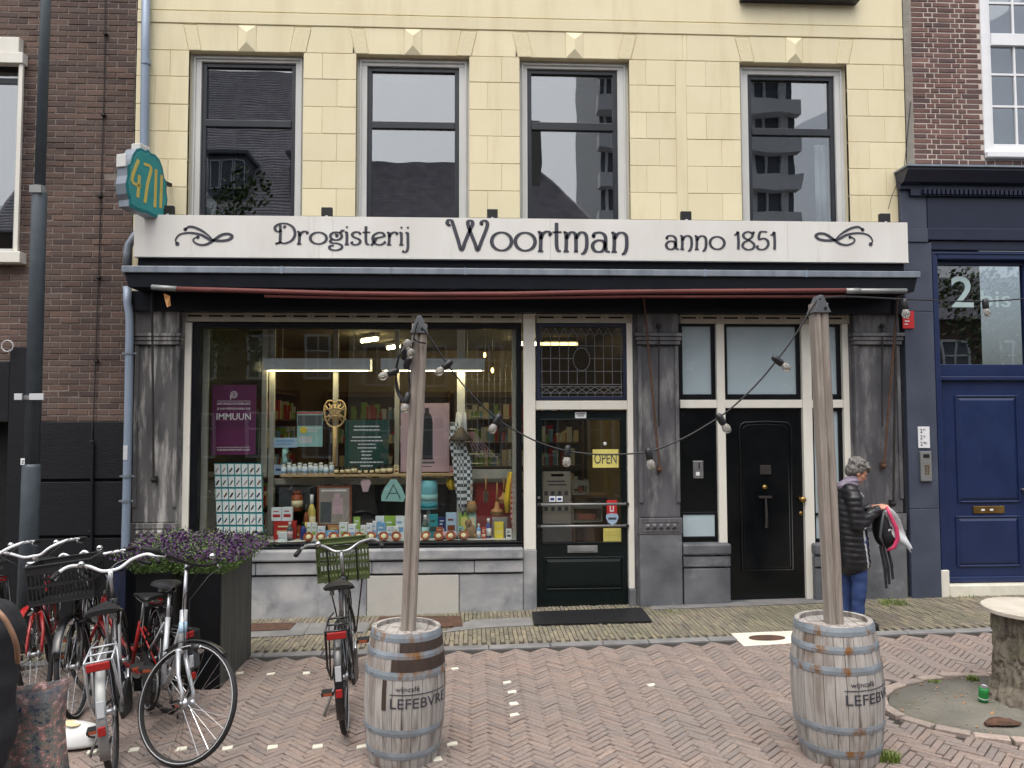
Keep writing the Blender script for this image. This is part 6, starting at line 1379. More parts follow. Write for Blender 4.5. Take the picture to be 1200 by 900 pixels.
# spare bulbs tied to the left pole in a bunch
b = MB(); c = P(470,440,B1.y-.02)
for k in range(4):
    q = random.Random(k); b.tube(spline([P(487+k*.4,398,B1.y-.06), P(474-k*1.5,405+k*3,B1.y-.05-.02*k), P(466-k*.8,425+k*5,B1.y-.06), P(464+k*2,455+k*3,B1.y-.05), P(474+k,468+q.random()*5,B1.y-.07), P(480,455,B1.y-.05), P(479,430+4*k,B1.y-.07)], False, 5), .005, 6)
b.tube([P(484,396,B1.y-.06), P(491,401,B1.y-.07), P(499,402.5,B1.y-.06)], .006, 6); b.tube(spline([P(490,376,B1.y-.07), P(486,390,B1.y-.07), P(483,410,B1.y-.06), P(481,425,B1.y-.05)], False, 4), .005, 6)
b.build('cable_bundle', 'plastic_black', ls, smooth=True)
for px, py, dx, dz in ((465,434,-.9,-.4),(476,430,.3,.9),(474,420,.2,.9),(478,462,-.2,-1)): bulb(P(px,py,B1.y-.07), (dx,-.2,dz))

# ---- tree stump with a round table top
mat('bark', (132,124,110), (90,83,74), rough=.95, scale=14, stretch=(1,1,.5), bump=.7, bscale=40, bdist=.015, stain=((112,118,84), 3, .55, .75), obj=False)
mat('table_top', (192,186,173), (172,164,150), rough=.7, scale=5, bump=.2, stain=((140,132,118), 4, .6, .8))
SC = G(1200, 838); sr = .30; SC = Vector((FX(1219,820,SC.y+.28), SC.y+.28, gz(SC.x)))
stp = thing('tree_stump_table', 'thick rough-barked tree stump with round board as table', 'table', tuple(SC))
zt = FZ(1190, 718, SC.y); hs_ = zt-SC.z
n = 170; K = 110; vs = []
from mathutils import noise as mnoise
for i in range(K+1):
    z = -.03+(hs_+.03)*i/K
    for j in range(n):
        a_ = 2*math.pi*j/n; v_ = Vector((math.cos(a_)*2.2, math.sin(a_)*2.2, z*1.3))
        w_ = Vector((math.cos(a_)*3.6, math.sin(a_)*3.6, z*2.4))+.35*Vector((mnoise.noise(v_*3), mnoise.noise(v_*3+Vector((9,0,0))), mnoise.noise(v_*3+Vector((0,9,0)))))
        ds_ = mnoise.voronoi(w_*1.5)[0]; gap = min(1, (ds_[1]-ds_[0])/.22); ds2 = mnoise.voronoi(w_*3.6)[0]; gap2 = min(1, (ds2[1]-ds2[0])/.25)
        r_ = sr*(1-.05*z/hs_)+.03*mnoise.noise(v_)+.006*mnoise.noise(v_*9)-.028*(1-gap)**1.3-.010*(1-gap2)+.05*max(0,.12-z)/.12
        vs.append((SC.x+r_*math.cos(a_), SC.y+r_*math.sin(a_), SC.z+z))
b = MB(); b.add(vs, [(i*n+j, i*n+(j+1) % n, (i+1)*n+(j+1) % n, (i+1)*n+j) for i in range(K) for j in range(n)]+[tuple(range(K*n, K*n+n))]); b.build('stump', 'bark', stp, smooth=True)
MB().lathe([(sr+.01,0),(sr+.045,.004),(sr+.045,.028),(sr+.04,.032)], (SC.x, SC.y, zt), 56).build('table_top', 'table_top', stp, bevel=.0)
# can, bark piece, pebbles, weeds
c = G(1152, 822); cn = thing('drink_can', 'crumpled green and white drink can at the foot of the stump', 'can', (c.x, c.y, gz(c.x)), .4, world=False)
MB().lathe([(.024,0),(.032,.008),(.033,.04),(.030,.07),(.033,.098),(.025,.112)], (0,0,0), 18).build('body', 'can_green', cn, smooth=True); MB().lathe([(.0335,.03),(.0315,.055)], (0,0,0), 18, cap=False).build('label_band', 'paper_white', cn, smooth=True); MB().lathe([(.0245,.1125),(.026,.116),(.022,.114)], (0,0,0), 18).build('lid', 'steel', cn); cn.rotation_euler = (R(12), R(-8), .3)
c = G(1174, 850); b = MB(); vs = []
for i in range(9):
    u = i/8; w = .035*math.sin(math.pi*min(.98, .08+u*.9))+.006
    for k in range(8): a_ = 2*math.pi*k/8; vs.append((c.x-.11+.23*u, c.y+w*math.cos(a_)*1.2+.012*math.sin(u*5), gz(c.x)+.012+max(-.012, w*math.sin(a_)*.8)+rnd.uniform(-.003,.003)+.006*u))
b.add(vs, [(i*8+j, i*8+(j+1) % 8, (i+1)*8+(j+1) % 8, (i+1)*8+j) for i in range(8) for j in range(8)]+[tuple(range(8))[::-1], tuple(range(64,72))]); tag(b.build('bark_piece', 'rust', None), 'reddish brown piece of loose bark lying in the tree pit', 'bark')
mat('weed_green', (116,134,58), (92,112,46), rough=.7, bump=0, var=.15); mat('moss', (98,112,52), (80,92,44), rough=1, scale=30, bump=.6)
def tuft(label, px, py, n, spread, h, m='weed_green'):
    c = G(px, py); b = MB()
    for k in range(n):
        a_ = rnd.uniform(0,6.28); r_ = spread*math.sqrt(rnd.random()); x_, y_ = c.x+r_*math.cos(a_), c.y+r_*.6*math.sin(a_); hh = h*rnd.uniform(.4,1); d = rnd.uniform(0,6.28); lean = hh*rnd.uniform(.2,.9); w = .0035; z_ = gz(x_)
        e = Vector((math.cos(d),math.sin(d),0)); s_ = Vector((-e.y,e.x,0))*w; p0 = Vector((x_,y_,z_-.004)); pm_ = p0+e*lean*.4+Vector((0,0,hh*.75)); pt = p0+e*lean+Vector((0,0,hh))
        b.add([p0-s_, p0+s_, pm_+s_*.8, pm_-s_*.8, pt], [(0,1,2,3),(3,2,4)])
    o = b.build('weed_tuft', m, None); tag(o, label, 'weeds'); return o
tuft('tuft of grass at the foot of the right barrel', 1041, 892, 160, .07, .07); tuft('weeds growing at the foot of the dark right pillar', 1048, 708, 130, .16, .07); tuft('small grass clump on the far rim of the tree pit', 1140, 797, 70, .05, .05); tuft('thin weeds on the rim of the tree pit beside its left end', 1095, 799, 50, .05, .025)
tuft('weeds along the foot of the navy door casing', 1128, 699, 60, .2, .03); tuft('low weeds beside the doormat under the middle pillar', 785, 718, 90, .2, .022)
# ---- planters of heather
mat('planter_black', (12,13,16), (17,18,21), rough=.5, scale=4, bump=.1, spec=.25); mat('planter_grey', (84,84,80), (66,66,64), rough=.7, scale=6, stretch=(1,1,.3), bump=.3)
mat('soil', (52,42,34), (38,30,26), rough=1, scale=20, bump=.6); mat('heather_purple', (84,50,94), (58,36,70), rough=.8, bump=0, var=.25); mat('heather_green', (104,128,66), (76,104,50), rough=.8, bump=0, var=.25)
def planter(label, pxa, pxb, pyt, ybase, depth, seed):
    q = random.Random(seed); x0, x1 = FX(pxa,740,ybase), FX(pxb,740,ybase); zt = FZ((pxa+pxb)/2, pyt, ybase); z0 = gz(x0)
    t = thing('planter', label, 'planter', ((x0+x1)/2, ybase+depth/2, z0), 0, 'tall planters of heather'); y0, y1 = ybase, ybase+depth; w = .022
    nfr = 3
    MB().box(x0, x1, y0, y0+w, z0, zt).build('front_board', 'planter_black', t, bevel=.003); MB().box(x0, x1, y1-w, y1, z0, zt).build('back_board', 'planter_black', t, bevel=.003)
    MB().box(x0, x0+w, y0+w+.001, y1-w-.001, z0, zt).build('side_board', 'planter_black', t, bevel=.003)
    n = 9; yy0, yy1 = y0+w+.001, y1-w-.001
    for k in range(n): MB().box(x1-w+rnd.uniform(0,.002), x1, yy0+(yy1-yy0)*k/n+.002, yy0+(yy1-yy0)*(k+1)/n-.002, z0, zt).build('side_plank', 'planter_grey', t, bevel=.003)
    MB().box(x0+w, x1-w, y0+w, y1-w, zt-.12, zt-.04).build('soil', 'soil', t)
    g, p = MB(), MB()
    for k in range(1800):
        x_, y_ = q.uniform(x0+.0,x1-.0), q.uniform(y0+.02,y1-.02); u = (x_-(x0+x1)/2)/((x1-x0)/2); v = (y_-(y0+y1)/2)/((y1-y0)/2)
        hh = .10+.17*(1-.5*abs(u)**2)*(1-.3*v*v)*(.75+.45*mnoise.noise(Vector((x_*7,y_*7,seed)))); hh *= q.uniform(.8,1.1)
        lx, ly = u*.11+q.gauss(0,.035), v*.06-.03+q.gauss(0,.03); base = Vector((x_,y_,zt-.06)); tip = base+Vector((lx,ly,hh+.05))
        fl = q.random() < (.62+.6*mnoise.noise(Vector((x_*9,y_*9,4))))
        for i in range(7):
            f = .25+.75*i/6; c = base.lerp(tip,f)+Vector((lx*.3*f*f,0,0)); tgt = p if (fl and f > .74) else g
            d = Vector((q.uniform(-1,1),q.uniform(-1,1),q.uniform(.0,1.2))).normalized(); s_ = d.orthogonal().normalized(); L = q.uniform(.015,.03) if tgt is g else q.uniform(.012,.022); w2 = .0035 if tgt is g else .0085
            tgt.add([c-s_*w2, c+s_*w2, c+d*L+s_*w2*.5, c+d*L-s_*w2*.5], [(0,1,2,3)])
    stuff(g.build('heather_leaves', 'heather_green', t)); stuff(p.build('heather_flowers', 'heather_purple', t)); return t
py_ = G(238, 808).y
planter('tall black planter of heather, the one nearer the downpipe', 158, 201, 671, py_+.02, .75, 1)
planter('tall black planter of heather with grey plank side nearer the shop window', 217, 258, 672, py_, .85, 2)
nb = thing('navy_box', 'dark navy upright panel box behind the bicycles left of the planters', 'box', (FX(138,740,py_+.1), py_+.1, gz(-2.6)))
x0_, x1_ = FX(131,740,py_+.1), FX(146,740,py_+.1); zt_ = FZ(140,668,py_+.1); MB().box(x0_, x1_, py_+.1, py_+.7, gz(-2.6), zt_).build('body', 'navy_panel', nb, bevel=.004); MB().box(x0_-.01, x1_+.01, py_+.09, py_+.71, zt_+.001, zt_+.03).build('lid', 'navy_panel', nb, bevel=.004)
# ================================================================== bicycles
mat('tyre', (24,24,25), (34,33,33), rough=.75, bump=.3, bscale=150); mat('tyre_stripe', (190,192,194), (180,182,184), rough=.4, bump=0)
mat('frame_black', (14,15,17), (20,21,23), rough=.3, bump=0, coat=.4); mat('frame_silver', (186,190,194), (172,176,180), rough=.3, metal=.35, bump=0, coat=.3); mat('frame_white', (226,228,230), (218,220,222), rough=.3, bump=0, coat=.3); mat('frame_red', (168,32,34), (152,26,28), rough=.32, bump=0, coat=.3); mat('frame_dark_red', (98,28,36), (84,24,30), rough=.35, bump=0, coat=.3)
mat('alloy', (186,188,190), (160,162,166), rough=.3, metal=.8, bump=.02); mat('saddle', (18,18,20), (26,26,28), rough=.5, bump=.2, bscale=90); mat('crate_olive', (78,90,50), (64,76,40), rough=.55, bump=.05); mat('crate_black', (24,25,28), (30,31,34), rough=.5, bump=.05)
def bicycle(label, loc, head, lean=0, steer=0, frame='frame_black', bar='alloy', fork=None, rackm='frame_black', crate=None, child_seat=False, pannier=False, stem_up=.20, fguard=(25,170), mud='frame_black', low=True, stripe=True, name='bicycle', bar_style='swept', rr=.335, sticker=None, hubm='alloy', rear_rack=True):
    t = thing(name, label, 'bicycle', loc, 0, 'bicycles parked before the shops', world=False)
    RW = rr+.018; WB = 1.08; fork = fork or frame
    ht0, ht1 = Vector((WB-.17, 0, RW+.29)), Vector((WB-.245, 0, RW+.50))           # head tube
    ax = (ht1-ht0).normalized(); SM = Matrix.Translation(ht0) @ Matrix.Rotation(R(steer), 4, ax) @ Matrix.Translation(-ht0)
    ID = Matrix.Identity(4)
    def tb(pts, r, m, nm, par=t, M=ID, n=8, sm=True): b = MB(); b.tube([M @ Vector(p) for p in pts], r, n); return b.build(nm, m, par, smooth=sm)
    bb = Vector((.47, 0, .285)); st = Vector((.33, 0, RW+.36)); sp = Vector((.275, 0, RW+.52)); rh = Vector((0,0,RW)); fh = Vector((WB,0,RW))
    b = MB()
    if low: b.tube([ht0+ax*.03, Vector((.75,0,.46)), Vector((.58,0,.34)), bb], .02, 10); b.tube([ht1-ax*.05, Vector((.72,0,.60)), Vector((.56,0,.47)), bb.lerp(st,.38)], .017, 10)
    else: b.tube([ht0+ax*.02, bb], .021, 10); b.tube([ht1-ax*.03, st-Vector((0,0,.03))], .017, 10)
    b.tube([bb, st], .017, 10); b.tube([ht0-ax*.01, ht1+ax*.01], .024, 10)
    for s_ in (-1,1):
        b.tube([bb+Vector((-.02,.03*s_,0)), Vector((.2,.05*s_,RW-.03)), rh+Vector((0,.06*s_,0))], .010, 8); b.tube([st+Vector((-.02,.015*s_,-.04)), rh+Vector((0,.06*s_,0))], .008, 8)
    b.build('frame', frame, t, smooth=True)
    if sticker: c = ht0.lerp(ht1,.55); b = MB(); b.tube([c-ax*.035, c+ax*.035], .0252, 12); b.build('head_badge', 'sticker_blue', t, smooth=True)
    b = MB()
    for s_ in (-1,1): b.tube([SM @ v for v in (ht0-ax*.02+Vector((0,.03*s_,0)), ht0.lerp(fh,.5)+Vector((-.005,.05*s_,0)), fh+Vector((-.02,.052*s_,.06)), fh+Vector((0,.052*s_,0)))], [.015,.013,.011,.009], 8)
    b.tube([SM @ (ht0-ax*.02+Vector((0,-.04,0))), SM @ (ht0-ax*.02+Vector((0,.04,0)))], .016, 8); b.build('fork', fork, t, smooth=True)
    def wheel(c, M):
        w = None; n = 48
        def ring(rad, r, m, nm, par, k=10, yoff=0): b = MB(); b.tube([M @ (c+Vector((rad*math.cos(2*math.pi*i/n), yoff, rad*math.sin(2*math.pi*i/n)))) for i in range(n)], r, k, True); return b.build(nm, m, par, smooth=True)
        b = MB(); pr = [(-.010,rr-.014),(-.012,rr-.002),(.012,rr-.002),(.010,rr-.014)]; vs = []
        for i in range(n):
            a = 2*math.pi*i/n
            for y_, rad in pr: vs.append(M @ (c+Vector((rad*math.cos(a), y_, rad*math.sin(a)))))
        b.add(vs, [(i*4+j, i*4+(j+1) % 4, ((i+1) % n)*4+(j+1) % 4, ((i+1) % n)*4+j) for i in range(n) for j in range(4)]); w = b.build('wheel', 'alloy', t, smooth=False)
        ring(rr, .0185, 'tyre', 'tyre', w)
        if stripe:
            for s_ in (-1,1): ring(rr-.003, .0035, 'tyre_stripe', 'reflective_stripe', w, 4, .0172*s_)
        b = MB()
        for i in range(28):
            a = 2*math.pi*i/28; s_ = 1 if i % 2 else -1; a2 = a+(.55 if (i//2) % 2 else -.55); b.tube([M @ (c+Vector((.028*math.cos(a2), .03*s_, .028*math.sin(a2)))), M @ (c+Vector((rr*math.cos(a), 0, rr*math.sin(a))))], .0013, 3, cap=False)
        b.build('spokes', 'chrome', w)
        b = MB(); b.tube([M @ (c+Vector((0,y_,0))) for y_ in (-.062,-.045,-.04,-.03,-.028,.028,.03,.04,.045,.062)], [.008,.008,.03,.034,.018,.018,.034,.03,.008,.008], 12); b.build('hub', hubm, w, smooth=True)
    wheel(rh, ID); wheel(fh, SM)
    def guard(c, M, a0, a1):
        b = MB(); g = []
        for i in range(17):
            a = R(a0+(a1-a0)*i/16); row = []
            for k in range(7): th = R(-78+26*k); rad = rr+.034+.010*math.cos(th)-.008; row.append(M @ (c+Vector(((rad)*math.cos(a), .028*math.sin(th), rad*math.sin(a)))))
            g.append(row)
        b.sheet(g); return b.build('mudguard', mud, t, smooth=True, thick=.002)
    guard(rh, ID, 35, 205); guard(fh, SM, *fguard)
    # saddle
    tb([st-Vector((0,0,.04)), sp+Vector((.0,0,.0))], .0125, 'alloy', 'seatpost')
    vs = []; prof = [(-.14,.105,.01),(-.12,.118,.02),(-.05,.105,.028),(.02,.055,.022),(.08,.03,.015),(.13,.022,.008),(.15,.012,.0)]; g = []
    for x_, w_, z_ in prof:
        row = [(sp.x+x_-.02, -w_*1.0, sp.z+.03), (sp.x+x_-.02, -w_*.85, sp.z+.055+z_*.7), (sp.x+x_-.02, 0, sp.z+.06+z_*.5), (sp.x+x_-.02, w_*.85, sp.z+.055+z_*.7), (sp.x+x_-.02, w_*1.0, sp.z+.03), (sp.x+x_-.02, 0, sp.z+.035)]; g.append(row+[row[0]])
    b = MB(); b.sheet(g); b.add(g[0][:6], [tuple(range(6))]); sd_ = b.build('saddle', 'saddle', t, smooth=True, sub=1)
    b = MB()
    for s_ in (-1,1): b.tube([(sp.x-.1,.035*s_,sp.z+.02),(sp.x,.025*s_,sp.z+.005),(sp.x+.1,.012*s_,sp.z+.035)], .004, 6); b.tube([(sp.x-.1,.045*s_,sp.z-.01),(sp.x-.1,.045*s_,sp.z+.035)], .016, 8)
    b.build('saddle_springs', 'steel_dull', t)
    # stem and bars
    hb = ht1+ax*stem_up
    tb([ht1, hb], .0125, 'alloy', 'stem', M=SM); b = MB(); b.tube([SM @ (hb-ax*.03), SM @ (hb+Vector((.05,0,.012)))], .016, 8); b.build('stem_head', bar, t, smooth=True)
    hc = hb+Vector((.05,0,.012))
    for s_ in (-1,1):
        pass
    if bar_style == 'swept': half = [(0,0,0),(.02,.06,.005),(.03,.14,.05),(-.02,.24,.075),(-.12,.295,.06),(-.22,.315,.045)]
    elif bar_style == 'flat': half = [(0,0,0),(.005,.1,.005),(-.02,.2,.02),(-.07,.29,.03),(-.12,.34,.03)]
    else: half = [(0,0,.02),(.02,.07,.07),(.02,.12,.03),(.01,.22,.03),(-.03,.32,.03),(-.14,.36,.02)]
    pts = [hc+Vector((x_,-y_,z_)) for x_, y_, z_ in reversed(half[1:])]+[hc+Vector(h_) for h_ in half]
    hbo = tb([SM @ p for p in spline(pts, False, 4)], .0115, bar, 'handlebar')
    for s_ in (0,-1):
        q = spline(pts, False, 4); e0, e1 = (q[0], q[3]) if s_ == 0 else (q[-1], q[-4]); d = (e0-e1).normalized(); a_ = e0-d*.10; tb([SM @ a_, SM @ (e0+d*.015)], .0165, 'rubber', 'grip', hbo)
        tb([SM @ (a_-d*.03+Vector((.01,0,-.005))), SM @ (a_+Vector((.045,0,-.02))), SM @ (e0-d*.02+Vector((.05,0,-.03)))], .006, 'alloy', 'brake_lever', hbo, n=6)
        tb([SM @ (a_-d*.02+Vector((.015,0,0))), SM @ (a_-d*.06+Vector((.09,0,.03))), SM @ (hc+Vector((.1,(.06 if s_ else -.06),-.05))), SM @ (hc+Vector((.04,(.03 if s_ else -.03),-.22))), SM @ (ht0+Vector((.03,(.02 if s_ else -.02),.02)))], .0028, 'plastic_black', 'brake_cable', hbo, n=5)
    b = MB(); q = hc+Vector((-.01,.17,.075)); b.ball(SM @ q, .024, 10, 6); b.build('bell', 'chrome', hbo, smooth=True)
    # drive
    b = MB(); b.lathe([(.03,-.006),(.09,-.006),(.092,0),(.09,.006),(.03,.006)], (0,0,0), 24, Matrix.Translation(bb+Vector((0,-.05,0))) @ Matrix.Rotation(R(90),4,'X')); b.build('chainring', 'steel_dull', t)
    for s_, a in ((-1, R(60)), (1, R(240))):
        e = bb+Vector((.17*math.cos(a), .075*s_, .17*math.sin(a))); tb([bb+Vector((0,.07*s_,0)), e], .010, 'alloy', 'crank'); b = MB(); b.box(e.x-.045, e.x+.045, e.y+(.01 if s_ > 0 else -.1), e.y+(.1 if s_ > 0 else -.01), e.z-.013, e.z+.013); pd = b.build('pedal', 'rubber', t, bevel=.005)
        for x0_, x1_ in ((e.x-.048, e.x-.0455), (e.x+.0455, e.x+.048)): b = MB(); b.box(x0_, x1_, e.y+(.025 if s_ > 0 else -.085), e.y+(.085 if s_ > 0 else -.025), e.z-.009, e.z+.009); b.build('pedal_reflector', 'terracotta', pd)
    b = MB(); cg = [(bb.x+.12,bb.z),(bb.x+.08,bb.z+.10),(bb.x-.03,bb.z+.11),(rh.x+.0,rh.z+.065),(rh.x-.07,rh.z),(rh.x+.0,rh.z-.06),(bb.x-.03,bb.z-.10),(bb.x+.08,bb.z-.09)]; b.prism([(x_,z_) for x_, z_ in cg][::-1], -.085, -.06); b.build('chain_case', 'plastic_black', t, bevel=.008)
    tb([bb+Vector((-.06,.04,-.02)), Vector((.3,.16,.012))], .009, 'steel_dull', 'kickstand')
    # rear rack, light
    if rear_rack:
        zr = RW+rr+.045; b = MB()
        for y_ in (-.07,0,.07): b.tube([(.17,y_*.6,zr+.01),(.05,y_,zr),(-.28,y_,zr)], .0055, 6)
        for x_ in (-.28,-.12,.05): b.tube([(x_,-.07,zr),(x_,.07,zr)], .0065, 6)
        for s_ in (-1,1): b.tube([(-.26,.07*s_,zr),(-.09,.085*s_,RW+.1),(0,.072*s_,RW)], .008, 6); b.tube([(.05,.07*s_,zr),(0.005,.075*s_,RW+.02)], .006, 6)
        b.build('rear_rack', rackm, t, smooth=True)
        b = MB(); b.box(-.30,-.283,-.06,.06,zr-.05,zr-.005); b.build('rear_light', 'reflector', t, bevel=.006)
    a = R(172); c = rh+Vector(((rr+.05)*math.cos(a),0,(rr+.05)*math.sin(a))); b = MB(); b.box(c.x-.012,c.x+.004,-.02,.02,c.z-.055,c.z-.005); b.build('reflector', 'reflector', t, bevel=.004)
    b = MB(); c = rh+Vector(((rr+.048)*math.cos(R(160)),0,(rr+.048)*math.sin(R(160)))); b.box(c.x-.006,c.x+.003,-.018,.018,c.z-.04,c.z+.05); b.build('guard_badge', 'pale_grey', t)
    c = ht0+Vector((.1,0,.03)); b = MB(); b.tube([SM @ (c+Vector((-.05,0,-.01))), SM @ c, SM @ (c+Vector((.045,0,0)))], [.012,.028,.034], 12); b.build('headlight', 'plastic_black', t, smooth=True); b = MB(); b.tube([SM @ (c+Vector((.046,0,0))), SM @ (c+Vector((.052,0,0)))], [.031,.026], 12); b.build('headlight_lens', 'chrome', t)
    if crate:
        cm, cw, cd_, chh = crate; c0 = hc+Vector((.06,0,.05-chh)); cr_ = None
        def slatbox(x0,x1,y0,y1,z0,z1): b = MB(); b.box(x0,x1,y0,y1,z0,z1,SM); return b
        X0, X1, Y0, Y1, Z0, Z1 = c0.x, c0.x+cd_, -cw/2, cw/2, c0.z, c0.z+chh
        fl = slatbox(X0,X1,Y0,Y1,Z0,Z0+.012).build('crate', cm, t, bevel=.003)
        b = MB()
        for (a0,a1,c0_,c1_) in ((X0,X0+.012,Y0,Y1),(X1-.012,X1,Y0,Y1),(X0+.0125,X1-.0125,Y0,Y0+.012),(X0+.0125,X1-.0125,Y1-.012,Y1)):
            b.box(a0,a1,c0_,c1_,Z1-.055,Z1-.002,SM); b.box(a0,a1,c0_,c1_,Z0+.0125,Z0+.04,SM); b.box(a0,a1,c0_,c1_,Z0+chh*.45,Z0+chh*.52,SM)
            L_ = max(a1-a0, c1_-c0_); n_ = int(L_/.026)
            for i in range(n_+1):
                u = i/n_
                if a1-a0 > c1_-c0_: xx = a0+(a1-a0-.008)*u; b.box(xx,xx+.008,c0_+.002,c1_-.002,Z0+.0405,Z1-.0555,SM)
                else: yy = c0_+(c1_-c0_-.008)*u; b.box(a0+.002,a1-.002,yy,yy+.008,Z0+.0405,Z1-.0555,SM)
        b.build('lattice_sides', cm, fl); b = MB()
        for (a0,a1,c0_,c1_) in ((X0-.008,X0+.016,Y0-.008,Y1+.008),(X1-.016,X1+.008,Y0-.008,Y1+.008),(X0+.0165,X1-.0165,Y0-.008,Y0+.014),(X0+.0165,X1-.0165,Y1-.014,Y1+.008)): b.box(a0,a1,c0_,c1_,Z1-.0015,Z1+.012,SM)
        b.build('rim', cm, fl, bevel=.003)
        b = MB()
        for s_ in (-1,1): b.tube([SM @ Vector((X0+.02,.14*s_,Z0-.008)), SM @ Vector((X1-.03,.14*s_,Z0-.008)), SM @ (fh+Vector((.02,.06*s_,.0)))], .006, 6); b.tube([SM @ Vector((X0-.012,.11*s_,Z0-.008)), SM @ Vector((X0-.014,.11*s_,Z1-.03)), SM @ Vector((X0-.014,.05*s_,Z1-.01)), SM @ Vector((X0-.014,.0,Z1-.01))], .006, 6)
        b.build('front_carrier', 'frame_black', t, smooth=True)
    if pannier:
        b = MB(); b.box(-.25,.08,-.17,-.075,RW+.02,RW+rr+.02); pn = b.build('pannier', 'cloth_grey', t, bevel=.03); b = MB(); b.box(-.252,.082,-.175,-.07,RW+rr-.10,RW+rr+.03); b.build('flap', 'plastic_black', pn, bevel=.02)
    if child_seat:
        zr = RW+rr+.06; cs = None; b = MB(); g = []
        for i, (x_, z_, w_) in enumerate([(.12,zr+.03,.10),(-.02,zr+.02,.13),(-.12,zr+.03,.14),(-.17,zr+.12,.14),(-.20,zr+.26,.13),(-.22,zr+.36,.10),(-.22,zr+.40,.05)]): g.append([(x_+.05*abs(u)**2*(1 if i > 2 else 0), w_*u, z_+(.07*abs(u)**3 if i < 3 else 0)) for u in (-1,-.8,-.4,0,.4,.8,1)])
        b.sheet(g); cs = b.build('child_seat', 'plastic_black', t, smooth=True, thick=.014); b = MB(); b.box(-.1,.1,-.08,.08,zr+.035,zr+.05); b.build('cushion', 'cloth_grey', cs, bevel=.01)
        for s_ in (-1,1): b = MB(); b.tube([(.02,.13*s_,zr+.02),(.09,.15*s_,zr-.15),(.1,.15*s_,zr-.28)], [.035,.04,.03], 8); b.build('leg_guard', 'frame_red', cs, smooth=True)
    t.rotation_euler = (R(lean), 0, R(head)); return t
def rotate_place(t, pt, local, head, lean):
    """put the thing so that its local point stands on the ground at pt"""
    m = Matrix.Rotation(R(head),4,'Z') @ Matrix.Rotation(R(lean),4,'X'); q = m @ Vector(local); t.location = (pt.x-q.x, pt.y-q.y, gz(pt.x)+.002)
    t.rotation_euler = (Matrix.Rotation(R(head),4,'Z') @ Matrix.Rotation(R(lean),4,'X')).to_euler()
# black bicycle with the olive crate, seen from behind
a = bicycle('black bicycle with olive green crate on the handlebar before the shop window', (0,0,0), 90, crate=('crate_olive',.40,.30,.29), bar='alloy', mud='frame_black', rackm='frame_black', bar_style='swept'); rotate_place(a, G(405,857), (0,0,0), 97, -4)
# silver bicycle with its front wheel turned
e = bicycle('silver bicycle with front wheel turned, nearest to the planters', (0,0,0), -66, steer=40, frame='frame_silver', fork='frame_silver', bar='plastic_black', low=True, mud='frame_black', rackm='frame_black', sticker=True, bar_style='flat', rr=.338, stem_up=.30, fguard=(62,140)); rotate_place(e, G(201,898)+Vector((0,.02,0)), (1.08,0,0), -60, -6)
# white-barred bicycle seen from behind
bb_ = bicycle('black bicycle with white handlebar and silver rear rack seen from behind', (0,0,0), 90, frame='frame_black', bar='frame_white', rackm='frame_silver', mud='steel_dull', low=True, bar_style='swept', stripe=False); rotate_place(bb_, G(134,904), (0,0,0), 110, -6)
# dark one with the black crate, facing the street
c_b = bicycle('dark bicycle with big black crate and wide white handlebar facing the street', (0,0,0), -80, frame='frame_black', bar='frame_white', crate=('crate_black',.42,.30,.27), bar_style='wide', mud='frame_black', steer=-10); rotate_place(c_b, G(90,840), (1.08,0,0), -70, 3)
d_b = bicycle('red-forked bicycle standing left of the black crate', (0,0,0), -80, frame='frame_dark_red', fork='frame_red', bar='frame_white', mud='frame_red', bar_style='swept', steer=-14, stripe=False); rotate_place(d_b, G(46,822), (1.08,0,0), -66, 4)
f_b = bicycle('small red bicycle with dark pannier standing behind the silver bicycle', (0,0,0), 80, frame='frame_red', bar='frame_black', mud='frame_black', stripe=False, pannier=True, rr=.30); rotate_place(f_b, G(196,836), (0,0,0), 150, -3); f_b.scale = (.8,.8,.92)
g_b = bicycle('dark red bicycle half out of view at the left end of the row', (0,0,0), -80, frame='frame_dark_red', bar='frame_white', mud='frame_black', steer=-12, stripe=False); rotate_place(g_b, G(-8,828), (1.08,0,0), -62, 4)
# helmet-like white plastic piece on the ground
c = G(84, 880); wp = thing('white_plastic_shell', 'dirty white rounded plastic shell with black straps on the paving', 'plastic shell', (c.x, c.y+.08, gz(c.x)), .2, world=False)
vs = []; n = 24; K = 10
b = MB(); g = []
for i in range(K+1):
    a_ = math.pi/2*i/K; row = []
    for j in range(n): th = 2*math.pi*j/n; row.append((.17*math.cos(a_)*math.cos(th)*(1+.12*math.cos(th)), .11*math.cos(a_)*math.sin(th), .02+.13*math.sin(a_)*(1-.25*math.cos(th)*math.cos(a_))))
    g.append(row+[row[0]])
b.sheet(g); b.build('shell', 'plastic_white', wp, smooth=True, thick=.006)
MB().lathe([(.05,.0),(.055,.004),(.05,.008)], (0,0,0), 18, Matrix.Translation((-.03,-.02,.148)) @ Matrix.Rotation(R(12),4,'Y')).build('socket_ring', 'label_cream', wp, smooth=True)
for k in range(4): b = MB(); b.tube([(.08,-.10+.02*k,.09-.018*k),(.14,-.09+.03*k,.07-.014*k),(.2,-.07+.03*k,.03)], .006, 5); b.build('strap', 'plastic_black', wp)
